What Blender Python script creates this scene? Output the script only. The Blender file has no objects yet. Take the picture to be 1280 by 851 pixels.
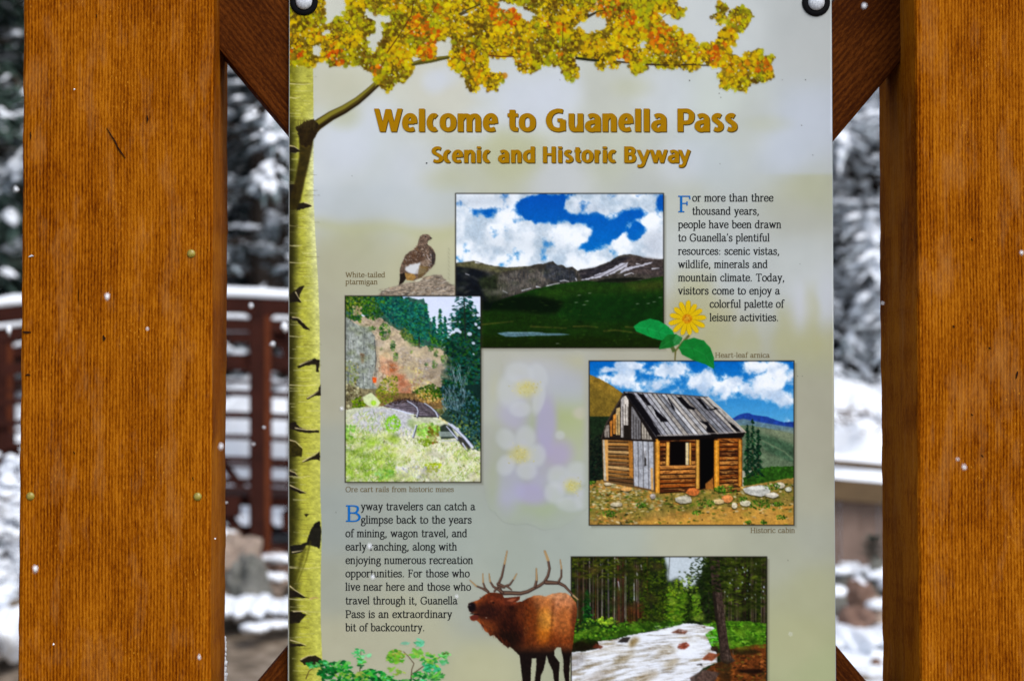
import bpy, bmesh, math, random
import numpy as np
from mathutils import Vector, Matrix
random.seed(7)
SC = bpy.context.scene
COL = SC.collection

# ------------------------------------------------------------------ camera
F_PX = 2900.0                       # focal length in photograph pixels (1280 wide)
PX0, PY0 = 513.0, 425.5             # principal point in the photograph
PITCH = math.radians(2.0)
CAM = Vector((0.0, -2.6, 1.6))
cd = bpy.data.cameras.new('camera')
cam = bpy.data.objects.new('camera', cd)
COL.objects.link(cam)
cam.location = CAM
cam.rotation_euler = (math.radians(90) + PITCH, 0, 0)
cd.sensor_width = 36.0
cd.lens = F_PX / 1280.0 * 36.0
cd.shift_x = (640.0 - PX0) / 1280.0
cd.clip_start = 0.05
cd.clip_end = 600.0
cd.dof.use_dof = True
cd.dof.focus_distance = 2.6
cd.dof.aperture_fstop = 7.2
SC.camera = cam

# ------------------------------------------------------------------ light
SUN_EL, SUN_AZ = math.radians(46), math.radians(150)   # azimuth clockwise from +Y (away from the camera)
w = bpy.data.worlds.new('World')
SC.world = w
w.use_nodes = True
nt = w.node_tree
bg = nt.nodes['Background']
sky = nt.nodes.new('ShaderNodeTexSky')
sky.sky_type = 'NISHITA'
sky.sun_disc = False
sky.sun_elevation = SUN_EL
sky.sun_rotation = SUN_AZ
sky.altitude = 2800
sky.air_density = 1.0
sky.dust_density = 6.0
sky.ozone_density = 1.0
hs = nt.nodes.new('ShaderNodeHueSaturation')          # cloud cover: the same sky, greyer
hs.inputs['Saturation'].default_value = 0.62
nt.links.new(sky.outputs[0], hs.inputs['Color'])
nt.links.new(hs.outputs[0], bg.inputs[0])
bg.inputs[1].default_value = 0.105
sl = bpy.data.lights.new('sun', 'SUN')
sl.energy = 1.5
sl.angle = math.radians(40)
sl.color = (1.0, 0.965, 0.92)
so = bpy.data.objects.new('sun', sl)
COL.objects.link(so)
sdir = Vector((math.sin(SUN_AZ) * math.cos(SUN_EL), math.cos(SUN_AZ) * math.cos(SUN_EL), math.sin(SUN_EL)))
so.rotation_euler = sdir.to_track_quat('Z', 'Y').to_euler()
SC.view_settings.view_transform = 'Standard'
SC.view_settings.look = 'None'
SC.view_settings.exposure = 1.0
SC.view_settings.gamma = 1.0

# ------------------------------------------------------------------ helpers
CP, SP = math.cos(PITCH), math.sin(PITCH)
def at(px, py, dist):
    """world point seen at photograph pixel (px, py), on the upright plane `dist` metres in front of the camera"""
    a = (px - PX0) / F_PX
    b = -(py - PY0) / F_PX
    d = Vector((a, CP - b * SP, SP + b * CP))
    return CAM + d * (dist / d.y)

def link(o, parent=None):
    COL.objects.link(o)
    if parent is not None:
        o.parent = parent
    return o

def tag(o, label=None, cat=None, group=None, kind=None):
    if label: o['label'] = label
    if cat: o['category'] = cat
    if group: o['group'] = group
    if kind: o['kind'] = kind
    return o

def empty(name, loc=(0, 0, 0), rot=(0, 0, 0)):
    o = bpy.data.objects.new(name, None)
    o.empty_display_size = 0.05
    o.location = loc
    o.rotation_euler = rot
    return link(o)

def obj(name, bm, mat, parent=None, smooth=False):
    me = bpy.data.meshes.new(name)
    bm.normal_update()
    bm.to_mesh(me)
    bm.free()
    if smooth:
        me.polygons.foreach_set('use_smooth', [True] * len(me.polygons))
    if mat is not None:
        me.materials.append(mat)
    return link(bpy.data.objects.new(name, me), parent)

def copy_tree(o, parent=None):
    c = o.copy()
    COL.objects.link(c)
    if parent is not None:
        c.parent = parent
    for ch in list(o.children):
        copy_tree(ch, c)
    return c

def box(bm, lo, hi, bevel=0.0):
    r = bmesh.ops.create_cube(bm, size=1.0)
    vs = r['verts']
    for v in vs:
        v.co = Vector([lo[i] + (v.co[i] + 0.5) * (hi[i] - lo[i]) for i in range(3)])
    if bevel > 0:
        es = list({e for v in vs for e in v.link_edges})
        bmesh.ops.bevel(bm, geom=es, offset=bevel, segments=2, affect='EDGES', profile=0.6)

def bar(bm, a, b, wy, wz, bevel=0.0):
    """box bar from a to b; wy along Y (depth), wz across"""
    a, b = Vector(a), Vector(b)
    d = b - a
    L = d.length
    x = d.normalized()
    y = Vector((0, 1, 0))
    y = (y - x * y.dot(x)).normalized()
    z = x.cross(y)
    tmp = bmesh.new()
    box(tmp, (0, -wy / 2, -wz / 2), (L, wy / 2, wz / 2), bevel)
    M = Matrix((x, y, z)).transposed().to_4x4()
    M.translation = a
    bmesh.ops.transform(tmp, matrix=M, verts=tmp.verts)
    merge(bm, tmp)

def merge(bm, tmp):
    me = bpy.data.meshes.new('tmp')
    tmp.to_mesh(me)
    tmp.free()
    bm.from_mesh(me)
    bpy.data.meshes.remove(me)

def tube(bm, pts, radii, seg=6):
    pts = [Vector(p) for p in pts]
    rings = []
    for i, p in enumerate(pts):
        d = (pts[min(i + 1, len(pts) - 1)] - pts[max(i - 1, 0)])
        if d.length < 1e-9: d = Vector((0, 0, 1))
        d.normalize()
        u = d.orthogonal().normalized()
        v = d.cross(u)
        rings.append([bm.verts.new(p + (u * math.cos(2 * math.pi * k / seg) + v * math.sin(2 * math.pi * k / seg)) * radii[i]) for k in range(seg)])
    # orthogonal() may flip between rings; use consistent frames instead
    return rings

def tube2(bm, pts, radii, seg=6):
    pts = [Vector(p) for p in pts]
    u = None
    rings = []
    for i, p in enumerate(pts):
        d = (pts[min(i + 1, len(pts) - 1)] - pts[max(i - 1, 0)]).normalized()
        if u is None: u = d.orthogonal().normalized()
        else:
            u = (u - d * u.dot(d))
            u = u.normalized() if u.length > 1e-6 else d.orthogonal().normalized()
        v = d.cross(u)
        rings.append([bm.verts.new(p + (u * math.cos(2 * math.pi * k / seg) + v * math.sin(2 * math.pi * k / seg)) * radii[i]) for k in range(seg)])
    for a, b in zip(rings[:-1], rings[1:]):
        for k in range(seg):
            bm.faces.new((a[k], a[(k + 1) % seg], b[(k + 1) % seg], b[k]))
    bm.faces.new(rings[0][::-1])
    bm.faces.new(rings[-1])

def hash3(p, s=0.0):
    v = math.sin(p[0] * 12.9898 + p[1] * 78.233 + p[2] * 37.719 + s * 4.1414) * 43758.5453
    return v - math.floor(v)

from mathutils import noise as mn
def blob(bm, c, r, sub=2, rough=0.25, freq=1.5, seed=0.0):
    """lumpy ball; c centre, r (rx,ry,rz)"""
    res = bmesh.ops.create_icosphere(bm, subdivisions=sub, radius=1.0)
    for v in res['verts']:
        n = mn.fractal(v.co * freq + Vector((seed * 3.1, seed * 1.7, seed)), 1.0, 2.0, 3)
        k = 1.0 + rough * n
        v.co = Vector((c[0] + v.co.x * r[0] * k, c[1] + v.co.y * r[1] * k, c[2] + v.co.z * r[2] * k))

# ------------------------------------------------------------------ materials
def mat(name, base=(0.5, 0.5, 0.5), rough=0.6, spec=0.4, metal=0.0):
    m = bpy.data.materials.new(name)
    m.use_nodes = True
    b = m.node_tree.nodes['Principled BSDF']
    b.inputs['Base Color'].default_value = (*base, 1)
    b.inputs['Roughness'].default_value = rough
    b.inputs['Specular IOR Level'].default_value = spec
    b.inputs['Metallic'].default_value = metal
    return m, m.node_tree, b

def N(nt, t, **kw):
    n = nt.nodes.new(t)
    for k, v in kw.items():
        if k.startswith('i_'):
            key = k[2:]
            n.inputs[int(key) if key.isdigit() else key.replace('_', ' ')].default_value = v
        else:
            setattr(n, k, v)
    return n

def ramp(nt, stops, fac=None):
    r = nt.nodes.new('ShaderNodeValToRGB')
    e = r.color_ramp.elements
    while len(e) < len(stops): e.new(0.5)
    for i, (p, c) in enumerate(stops):
        e[i].position = p
        e[i].color = (*c, 1) if len(c) == 3 else c
    if fac is not None: nt.links.new(fac, r.inputs[0])
    return r

def noisy(name, c1, c2, scale=8.0, rough=0.7, detail=6, bump=0.0, spec=0.3, bscale=None, mid=0.5, wid=0.2):
    m, t, b = mat(name, c1, rough, spec)
    tc = N(t, 'ShaderNodeTexCoord')
    n = N(t, 'ShaderNodeTexNoise', i_Scale=scale, i_Detail=detail, i_Roughness=0.65)
    t.links.new(tc.outputs['Object'], n.inputs['Vector'])
    r = ramp(t, [(mid - wid, c1), (mid + wid, c2)], n.outputs['Fac'])
    t.links.new(r.outputs[0], b.inputs['Base Color'])
    if bump > 0:
        n2 = N(t, 'ShaderNodeTexNoise', i_Scale=bscale or scale * 3, i_Detail=6.0)
        t.links.new(tc.outputs['Object'], n2.inputs['Vector'])
        bp = N(t, 'ShaderNodeBump', i_Strength=0.6, i_Distance=bump)
        t.links.new(n2.outputs['Fac'], bp.inputs['Height'])
        t.links.new(bp.outputs[0], b.inputs['Normal'])
    return m

def wood_mat(name, dark, mid, light, rib=560.0, speck=True, contrast=1.0, rough=0.85, spec=0.05):
    """resawn stained timber, grain along local Z"""
    m, t, b = mat(name, mid, rough, spec)
    L = t.links.new
    tc = N(t, 'ShaderNodeTexCoord')
    oi = N(t, 'ShaderNodeObjectInfo')
    off = N(t, 'ShaderNodeVectorMath', operation='SCALE')
    L(oi.outputs['Random'], off.inputs[0]); off.inputs['Scale'].default_value = 9.0
    add = N(t, 'ShaderNodeVectorMath', operation='ADD')
    L(tc.outputs['Object'], add.inputs[0]); L(off.outputs[0], add.inputs[1])
    # slight wander of the grain
    wn = N(t, 'ShaderNodeTexNoise', i_Scale=5.0, i_Detail=2.0)
    L(add.outputs[0], wn.inputs['Vector'])
    wsc = N(t, 'ShaderNodeVectorMath', operation='SCALE'); wsc.inputs['Scale'].default_value = 0.006
    L(wn.outputs['Color'], wsc.inputs[0])
    add2 = N(t, 'ShaderNodeVectorMath', operation='ADD')
    L(add.outputs[0], add2.inputs[0]); L(wsc.outputs[0], add2.inputs[1])
    def stretched(sx, sz, detail, rough_):
        mp = N(t, 'ShaderNodeMapping'); mp.inputs['Scale'].default_value = (sx, sx, sz)
        L(add2.outputs[0], mp.inputs[0])
        n = N(t, 'ShaderNodeTexNoise', i_Scale=1.0, i_Detail=detail, i_Roughness=rough_)
        L(mp.outputs[0], n.inputs['Vector'])
        return n
    # regular fine ribs
    mp = N(t, 'ShaderNodeMapping'); mp.inputs['Scale'].default_value = (1, 1, 0.15)
    L(add2.outputs[0], mp.inputs[0])
    wv = N(t, 'ShaderNodeTexWave', wave_type='BANDS', bands_direction='X', i_Scale=rib / 6.2832 * 1.0, i_Distortion=1.2, i_Detail=3.0)
    wv.inputs['Detail Scale'].default_value = 6.0
    L(mp.outputs[0], wv.inputs['Vector'])
    fine = stretched(400, 26, 3, 0.65)
    grain = stretched(60, 2.6, 4, 0.6)
    blotch = stretched(13, 8, 5, 0.65)
    fuzz = stretched(520, 170, 3, 0.75)
    def math_(op, a, bb, c=None):
        n = N(t, 'ShaderNodeMath', operation=op)
        for i, x in enumerate((a, bb, c)):
            if x is None: continue
            if isinstance(x, (int, float)): n.inputs[i].default_value = x
            else: L(x, n.inputs[i])
        return n.outputs[0]
    s = math_('MULTIPLY', wv.outputs['Fac'], 0.16 * contrast)
    s = math_('MULTIPLY_ADD', fine.outputs['Fac'], 0.42 * contrast, s)
    s = math_('MULTIPLY_ADD', grain.outputs['Fac'], 0.30, s)
    s = math_('MULTIPLY_ADD', blotch.outputs['Fac'], 0.42, s)
    s = math_('MULTIPLY_ADD', fuzz.outputs['Fac'], 0.60, s)
    r = ramp(t, [(0.30, dark), (0.52, mid), (0.78, light)], math_('MULTIPLY', math_('SUBTRACT', s, 0.16 + 0.31 * contrast), 1.15))
    colout = r.outputs[0]
    # sparse dark vertical checks
    chk = stretched(160, 9, 2, 0.5)
    cr = ramp(t, [(0.77, (0, 0, 0)), (0.83, (1, 1, 1))], chk.outputs['Fac'])
    mx = N(t, 'ShaderNodeMix', data_type='RGBA'); L(cr.outputs[0], mx.inputs[0]); L(colout, mx.inputs[6])
    mx.inputs[7].default_value = (dark[0] * .25, dark[1] * .25, dark[2] * .25, 1)
    colout = mx.outputs[2]
    if speck:
        pale = stretched(34, 9, 4, 0.7)              # dry, faded patches
        pr_ = ramp(t, [(0.52, (0, 0, 0)), (0.72, (.5, .5, .5))], pale.outputs['Fac'])
        mx0 = N(t, 'ShaderNodeMix', data_type='RGBA'); L(pr_.outputs[0], mx0.inputs[0]); L(colout, mx0.inputs[6])
        mx0.inputs[7].default_value = (light[0] * .95, light[1] * 1.2, light[2] * 7, 1)
        colout = mx0.outputs[2]
        sp = N(t, 'ShaderNodeTexVoronoi', i_Scale=240.0)
        mp3 = N(t, 'ShaderNodeMapping'); mp3.inputs['Scale'].default_value = (1, 1, 0.55)
        L(add2.outputs[0], mp3.inputs[0]); L(mp3.outputs[0], sp.inputs['Vector'])
        sm = ramp(t, [(0.10, (1, 1, 1)), (0.22, (0, 0, 0))], sp.outputs['Distance'])
        dens = stretched(30, 14, 2, 0.5)
        dm = ramp(t, [(0.48, (0, 0, 0)), (0.66, (1, 1, 1))], dens.outputs['Fac'])
        f = math_('MULTIPLY', math_('MULTIPLY', sm.outputs[0], dm.outputs[0]), 0.5)
        mx2 = N(t, 'ShaderNodeMix', data_type='RGBA'); L(f, mx2.inputs[0]); L(colout, mx2.inputs[6])
        mx2.inputs[7].default_value = (min(light[0] * 1.5, 1), light[1] * 1.9, light[2] * 3.5, 1)  # pale specks: small wet glints painted into the wood colour
        colout = mx2.outputs[2]
    L(colout, b.inputs['Base Color'])
    hb = math_('ADD', math_('MULTIPLY', wv.outputs['Fac'], 0.35), math_('MULTIPLY_ADD', fine.outputs['Fac'], 0.8, math_('MULTIPLY', fuzz.outputs['Fac'], 0.5)))
    bp = N(t, 'ShaderNodeBump', i_Strength=0.6, i_Distance=0.0006)
    L(hb, bp.inputs['Height']); L(bp.outputs[0], b.inputs['Normal'])
    return m

M = {}
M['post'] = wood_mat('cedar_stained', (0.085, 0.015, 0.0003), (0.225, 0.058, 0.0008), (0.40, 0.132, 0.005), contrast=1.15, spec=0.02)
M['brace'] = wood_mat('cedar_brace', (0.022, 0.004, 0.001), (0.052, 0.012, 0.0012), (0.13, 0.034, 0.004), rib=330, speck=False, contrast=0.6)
M['steel'] = noisy('weathering_steel', (0.022, 0.007, 0.005), (0.048, 0.013, 0.008), 9, 0.85, spec=0.1)
M['lit_rust'] = noisy('bright_rust', (0.075, 0.018, 0.007), (0.13, 0.034, 0.012), 14, 0.85, spec=0.1)  # brighter copy of the steel tone, for the lit face of the truss posts
M['snow'] = noisy('snow', (0.80, 0.83, 0.88), (0.88, 0.90, 0.93), 6, 0.7, bump=0.01, bscale=20, spec=0.2)
M['needle'] = noisy('needles', (0.030, 0.056, 0.046), (0.085, 0.125, 0.100), 3.0, 0.8, spec=0.1)
M['frosted'] = noisy('frosted_needles', (0.036, 0.062, 0.058), (0.42, 0.47, 0.51), 9.0, 0.8, spec=0.1, mid=0.49, wid=0.10)
M['snowy_needles'] = noisy('snowy_needles', (0.20, 0.245, 0.25), (0.78, 0.82, 0.86), 9.0, 0.8, spec=0.1, mid=0.45, wid=0.12)
M['bark'] = noisy('bark', (0.04, 0.03, 0.024), (0.10, 0.075, 0.06), 12, 0.9, spec=0.1)
M['twig'] = noisy('twig_bark', (0.09, 0.06, 0.045), (0.17, 0.12, 0.09), 12, 0.9, spec=0.1)
M['tan_rock'] = noisy('tan_granite', (0.22, 0.16, 0.12), (0.36, 0.28, 0.22), 7, 0.85, bump=0.02)
M['grey_rock'] = noisy('lichen_grey_rock', (0.09, 0.09, 0.075), (0.20, 0.19, 0.165), 9, 0.85, bump=0.02)
M['red_rock'] = noisy('reddish_rock', (0.12, 0.065, 0.045), (0.24, 0.15, 0.11), 9, 0.85, bump=0.02)
M['plank'] = noisy('weathered_boards', (0.12, 0.078, 0.058), (0.20, 0.135, 0.105), 5, 0.8, bump=0.003, bscale=30)
M['beam'] = noisy('brown_beam', (0.07, 0.042, 0.018), (0.12, 0.075, 0.035), 6, 0.8)
M['stone'] = noisy('pale_stone', (0.28, 0.24, 0.18), (0.40, 0.36, 0.29), 6, 0.85, bump=0.01)
M['brass'] = noisy('tarnished_brass', (0.16, 0.115, 0.008), (0.36, 0.29, 0.04), 200, 0.4, spec=0.6)
M['galv'] = noisy('galvanised_steel', (0.32, 0.34, 0.38), (0.72, 0.76, 0.80), 420, 0.4, spec=0.7)
M['rubber'] = mat('black_washer', (0.003, 0.003, 0.004), 0.7, 0.08)[0]
M['crack'] = mat('dark_crack', (0.02, 0.006, 0.002), 0.9, 0.1)[0]
M['edge'] = mat('panel_edge', (0.30, 0.32, 0.33), 0.5, 0.4)[0]
M['flake'] = mat('falling_snow', (0.9, 0.92, 0.95), 0.7, 0.2)[0]

def ground_mat():
    m, t, b = mat('gravel_and_snow', (0.2, 0.17, 0.13), 0.9, 0.15)
    L = t.links.new
    geo = N(t, 'ShaderNodeNewGeometry')
    n1 = N(t, 'ShaderNodeTexNoise', i_Scale=14.0, i_Detail=8.0)
    L(geo.outputs['Position'], n1.inputs['Vector'])
    r1 = ramp(t, [(0.35, (0.11, 0.085, 0.06)), (0.55, (0.22, 0.17, 0.125)), (0.75, (0.32, 0.27, 0.21))], n1.outputs['Fac'])
    at_ = N(t, 'ShaderNodeAttribute', attribute_name='snowy')
    n2 = N(t, 'ShaderNodeTexNoise', i_Scale=2.2, i_Detail=6.0, i_Roughness=0.6)
    L(geo.outputs['Position'], n2.inputs['Vector'])
    ad = N(t, 'ShaderNodeMath', operation='ADD')
    L(at_.outputs['Fac'], ad.inputs[0]); L(n2.outputs['Fac'], ad.inputs[1])
    r2 = ramp(t, [(0.96, (0, 0, 0)), (1.0, (1, 1, 1))], None)
    mu = N(t, 'ShaderNodeMath', operation='MULTIPLY'); mu.inputs[1].default_value = 0.98
    L(ad.outputs[0], mu.inputs[0]); L(mu.outputs[0], r2.inputs[0])
    mx = N(t, 'ShaderNodeMix', data_type='RGBA')
    L(r2.outputs[0], mx.inputs[0]); L(r1.outputs[0], mx.inputs[6]); mx.inputs[7].default_value = (0.85, 0.88, 0.92, 1)
    L(mx.outputs[2], b.inputs['Base Color'])
    bp = N(t, 'ShaderNodeBump', i_Strength=0.8, i_Distance=0.02)
    L(n1.outputs['Fac'], bp.inputs['Height']); L(bp.outputs[0], b.inputs['Normal'])
    return m
M['ground'] = ground_mat()

def print_mat():
    m, t, b = mat('printed_laminate', (0.5, 0.5, 0.5), 0.5, 0.03)
    a = N(t, 'ShaderNodeAttribute', attribute_name='ink')
    t.links.new(a.outputs['Color'], b.inputs['Base Color'])
    return m
M['print'] = print_mat()
PRINT_K = 0.87                     # ink albedo for a print tone shown as full white
def lin(c):
    c = np.clip(np.asarray(c, dtype=np.float64) / 255.0, 0, 1)
    return np.where(c <= 0.04045, c / 12.92, ((c + 0.055) / 1.055) ** 2.4)
def ink_mat(name, rgb):
    c = lin(rgb) * PRINT_K
    return mat(name, tuple(c), 0.5, 0.03)[0]

# ================================================================== terrain and background
def terrain_z(x, y):
    d = y + 2.6                                    # metres ahead of the camera
    if d < 4: z = 0.0
    elif d < 9: z = 0.55 * ((d - 4) / 5) ** 1.5
    elif d < 13: z = 0.55 + (d - 9) * 0.07
    elif d < 18: z = 0.83 + (d - 13) * 0.10
    else: z = 1.33 + (d - 18) * 0.075 + max(0, d - 30) * 0.22 + max(0, d - 60) * 0.1
    z += 0.05 * mn.fractal(Vector((x * 0.5, y * 0.5, 0)), 1.0, 2.0, 4) * min(1, max(0, (d - 3) / 5))
    return z

def build_ground():
    xs = np.concatenate([np.linspace(-300, -20, 15), np.linspace(-18, 18, 145), np.linspace(20, 300, 15)])
    ys = np.concatenate([np.linspace(-120, -6, 12), np.linspace(-5, 22, 136), np.linspace(23, 80, 40), np.linspace(90, 400, 20)])
    verts = [(float(x), float(y), terrain_z(float(x), float(y))) for y in ys for x in xs]
    W = len(xs)
    faces = [(j * W + i, j * W + i + 1, (j + 1) * W + i + 1, (j + 1) * W + i) for j in range(len(ys) - 1) for i in range(W - 1)]
    me = bpy.data.meshes.new('ground')
    me.from_pydata(verts, [], faces)
    me.polygons.foreach_set('use_smooth', [True] * len(faces))
    at_ = me.attributes.new('snowy', 'FLOAT', 'POINT')
    sn = []
    for x, y, z in verts:
        d = y + 2.6
        s = 0.15 if d < 9 else (0.0 if d < 10.3 else (0.35 if d < 12.6 else 0.62))
        if x > 1.2 and d > 8: s = max(s, 0.55)
        sn.append(s)
    at_.data.foreach_set('value', sn)
    me.materials.append(M['ground'])
    o = link(bpy.data.objects.new('ground', me))
    o['kind'] = 'structure'
build_ground()

# ---- conifers
def rand(a, b): return random.uniform(a, b)

def conifer_meshes(seed, H=9.0, R=2.1, snow=1.0, whorls=26):
    random.seed(seed)
    tb = bmesh.new()
    tube2(tb, [(0, 0, -0.3), (0, 0, H * 0.5), (0, 0, H)], [0.17, 0.10, 0.015], 8)
    fv, ff, sv, sf = [], [], [], []
    def tri_fan(p, d, L, wd):
        """a flat frond of needles: narrow diamond with a ragged side"""
        side = d.cross(Vector((0, 0, 1)))
        if side.length < 1e-4: side = Vector((1, 0, 0))
        side.normalize()
        side = (side + Vector((0, 0, rand(-0.7, 0.7)))).normalized()
        k = len(fv)
        fv.extend([p, p + d * L * 0.4 + side * wd, p + d * L, p + d * L * 0.4 - side * wd])
        ff.append((k, k + 1, k + 2, k + 3))
    def lump(c, r, dirn):
        k = len(sv)
        u = dirn.normalized()
        s = u.cross(Vector((0, 0, 1)))
        s = s.normalized() if s.length > 1e-3 else Vector((1, 0, 0))
        n = 6
        top = c + Vector((0, 0, r * 0.55))
        sv.append(top)
        for ring, (rr, zz) in enumerate(((0.62, 0.36), (1.0, -0.05))):
            for i in range(n):
                a = 2 * math.pi * i / n
                q = rand(0.75, 1.25)
                sv.append(c + u * math.cos(a) * r * 1.7 * rr * q + s * math.sin(a) * r * rr * q + Vector((0, 0, r * zz)))
        sv.append(c - Vector((0, 0, r * 0.25)))
        for i in range(n):
            j = (i + 1) % n
            sf.append((k, k + 1 + i, k + 1 + j))
            sf.append((k + 1 + i, k + 1 + n + i, k + 1 + n + j, k + 1 + j))
            sf.append((k + 1 + n + i, k + 1 + 2 * n, k + 1 + n + j))
    for wi in range(whorls):
        z = 0.5 + (H - 0.9) * ((wi + rand(-.35, .35)) / whorls)
        rad = R * (1 - z / H) ** 0.8 + 0.15
        nb = 7 if wi < whorls * 0.7 else 5
        a0 = rand(0, 6.28)
        for k in range(nb):
            a = a0 + 2 * math.pi * k / nb + rand(-0.3, 0.3)
            L = rad * rand(0.75, 1.15)
            out = Vector((math.cos(a), math.sin(a), 0))
            pts = []
            droop = rand(0.15, 0.75)
            for i in range(7):
                t = i / 6
                pts.append(out * L * t + Vector((0, 0, z + 0.12 * t * L - droop * L * t * t + rand(-.02, .02))))
            tube2(tb, [pts[0], pts[3], pts[6]], [0.025, 0.015, 0.004], 4)
            side = out.cross(Vector((0, 0, 1)))
            for i in range(1, 7):
                p = pts[i]
                dd = (pts[i] - pts[i - 1]).normalized()
                for sgn in (-1, 1, 0):
                    tw = L * (0.34 * (1 - i / 8)) + 0.10
                    for q in range(5):
                        d = (dd * rand(0.3, 1.0) + side * sgn * rand(0.4, 1.1) + Vector((0, 0, rand(-0.55, 0.15)))).normalized()
                        b0 = p + d * tw * rand(0, 0.55) + Vector((rand(-.04, .04), rand(-.04, .04), rand(-.05, .02)))
                        fl = rand(0.12, 0.24); fw = rand(0.018, 0.035)
                        tri_fan(b0, d, fl, fw)
                        if random.random() < 0.30 * snow:
                            sd = d.cross(Vector((0, 0, 1))).normalized()
                            k = len(sv); up = Vector((0, 0, 0.012)); b1 = b0 + up
                            sv.extend([b1, b1 + d * fl * .4 + sd * fw * 1.3, b1 + d * fl * .95 + up * .5, b1 + d * fl * .4 - sd * fw * 1.3])
                            sf.append((k, k + 1, k + 2, k + 3))
                    for _q in range(int((1.1 if snow < 1 else 1.9) * snow + random.random())):
                        d = (dd + side * sgn * 0.8).normalized()
                        lump(p + d * tw * rand(0.1, 0.8) + Vector((0, 0, 0.035)), (0.022 + 0.06 * random.random() ** 2) * (1.0 if snow < 1 else 0.72), d)
    def mk(nm, v, f, m, smooth):
        me = bpy.data.meshes.new(nm)
        me.from_pydata([tuple(x) for x in v], [], f)
        if smooth: me.polygons.foreach_set('use_smooth', [True] * len(f))
        me.materials.append(m)
        return me
    tm = bpy.data.meshes.new('trunk')
    tb.to_mesh(tm); tb.free(); tm.materials.append(M['bark'])
    return tm, mk('needles', fv, ff, M['needle'] if snow < 1 else (M['frosted'] if snow < 2 else M['snowy_needles']), False), mk('snow', sv, sf, M['snow'], True)

VAR = [conifer_meshes(11, 8.5, 1.9, 0.55), conifer_meshes(12, 9.5, 2.1, 1.25), conifer_meshes(13, 7.5, 2.0, 2.3, 30)]
def conifer(v, px, dist, scale, label, rz):
    p = at(px, 500, dist)
    r = empty('conifer_tree', (p.x, p.y, terrain_z(p.x, p.y) - 0.05), (0, 0, rz))
    r.scale = (scale,) * 3
    tag(r, label, 'tree', 'snowy conifers behind the sign')
    for nm, me in zip(('trunk', 'crown', 'snow_load'), VAR[v]):
        link(bpy.data.objects.new(nm, me), r)
    return r
TREES = [
    (0, -40, 17, 0.95, 'dark spruce left of the left post, leftmost tree above the railing'),
    (0, 90, 18.5, 1.0, 'dark spruce with light snow, mostly behind the left post'),
    (1, 335, 17, 1.0, 'snow-dusted spruce in the gap between left post and sign'),
    (0, 420, 19, 1.05, 'dark spruce just behind the left edge of the sign'),
    (1, 600, 18, 1.0, 'snowy spruce hidden behind the left half of the sign'),
    (1, 800, 19, 1.0, 'snowy spruce hidden behind the right half of the sign'),
    (2, 960, 20, 1.05, 'white-laden fir behind the upper right of the sign'),
    (2, 1075, 19, 1.05, 'heavily snow-covered fir in the gap between sign and right post'),
    (2, 1045, 22.5, 1.15, 'white-laden fir just behind the fir in the right gap'),
    (2, 1200, 20.5, 1.1, 'heavily snow-covered fir behind the right post'),
    (1, 1400, 19, 1.0, 'snowy spruce right of the right post'),
    (0, -250, 18, 1.0, 'spruce farther left, out past the left post'),
]
for i, (v, px, d, s, lb) in enumerate(TREES):
    conifer(v, px, d, s, lb, i * 1.3)
# second row closes the wood behind
random.seed(5)
BACK = ['second-row spruce far behind the dark leftmost tree', 'second-row spruce between the two left dark trees', 'second-row spruce behind the left gap', 'second-row spruce behind the sign, left part',
        'second-row spruce behind the middle of the sign', 'second-row fir behind the sign, right part', 'second-row fir behind the right gap', 'second-row fir behind the right post', 'second-row spruce at far right', 'second-row tree past the far right']
for i, lb in enumerate(BACK):
    px = -180 + i * 170
    conifer(0 if i < 3 else (1 if i < 5 else 2), px, 25 + (i % 3), 1.35, lb, i * 2.1 + 0.7)

def forest_mass():
    """the wood that closes the slope farther up, one mass"""
    random.seed(31)
    fv, ff = [], []
    for i in range(700):
        d = rand(30, 62)
        x = rand(-0.9, 0.9) * d * 0.9
        y = d - 2.6
        z0 = terrain_z(x, y)
        h = rand(6, 10); r = rand(1.2, 1.9)
        a0 = rand(0, 6)
        for L in range(5):
            k = len(fv)
            zb = z0 + h * L / 6
            fv.append((x, y, zb + h * 0.34))
            rr = r * (1 - L / 6)
            for q in range(7):
                a = a0 + q * 0.8976 + L
                fv.append((x + math.cos(a) * rr * rand(.7, 1.2), y + math.sin(a) * rr * rand(.7, 1.2), zb + rand(-.2, .2)))
            for q in range(7):
                ff.append((k, k + 1 + q, k + 1 + (q + 1) % 7))
    me = bpy.data.meshes.new('distant_wood')
    me.from_pydata(fv, [], ff)
    me.materials.append(noisy('frosted_needles', (0.04, 0.05, 0.045), (0.62, 0.66, 0.70), 1.1, 0.8, mid=0.48, wid=0.08))
    o = link(bpy.data.objects.new('distant_wood', me))
    o['kind'] = 'stuff'
forest_mass()

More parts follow.
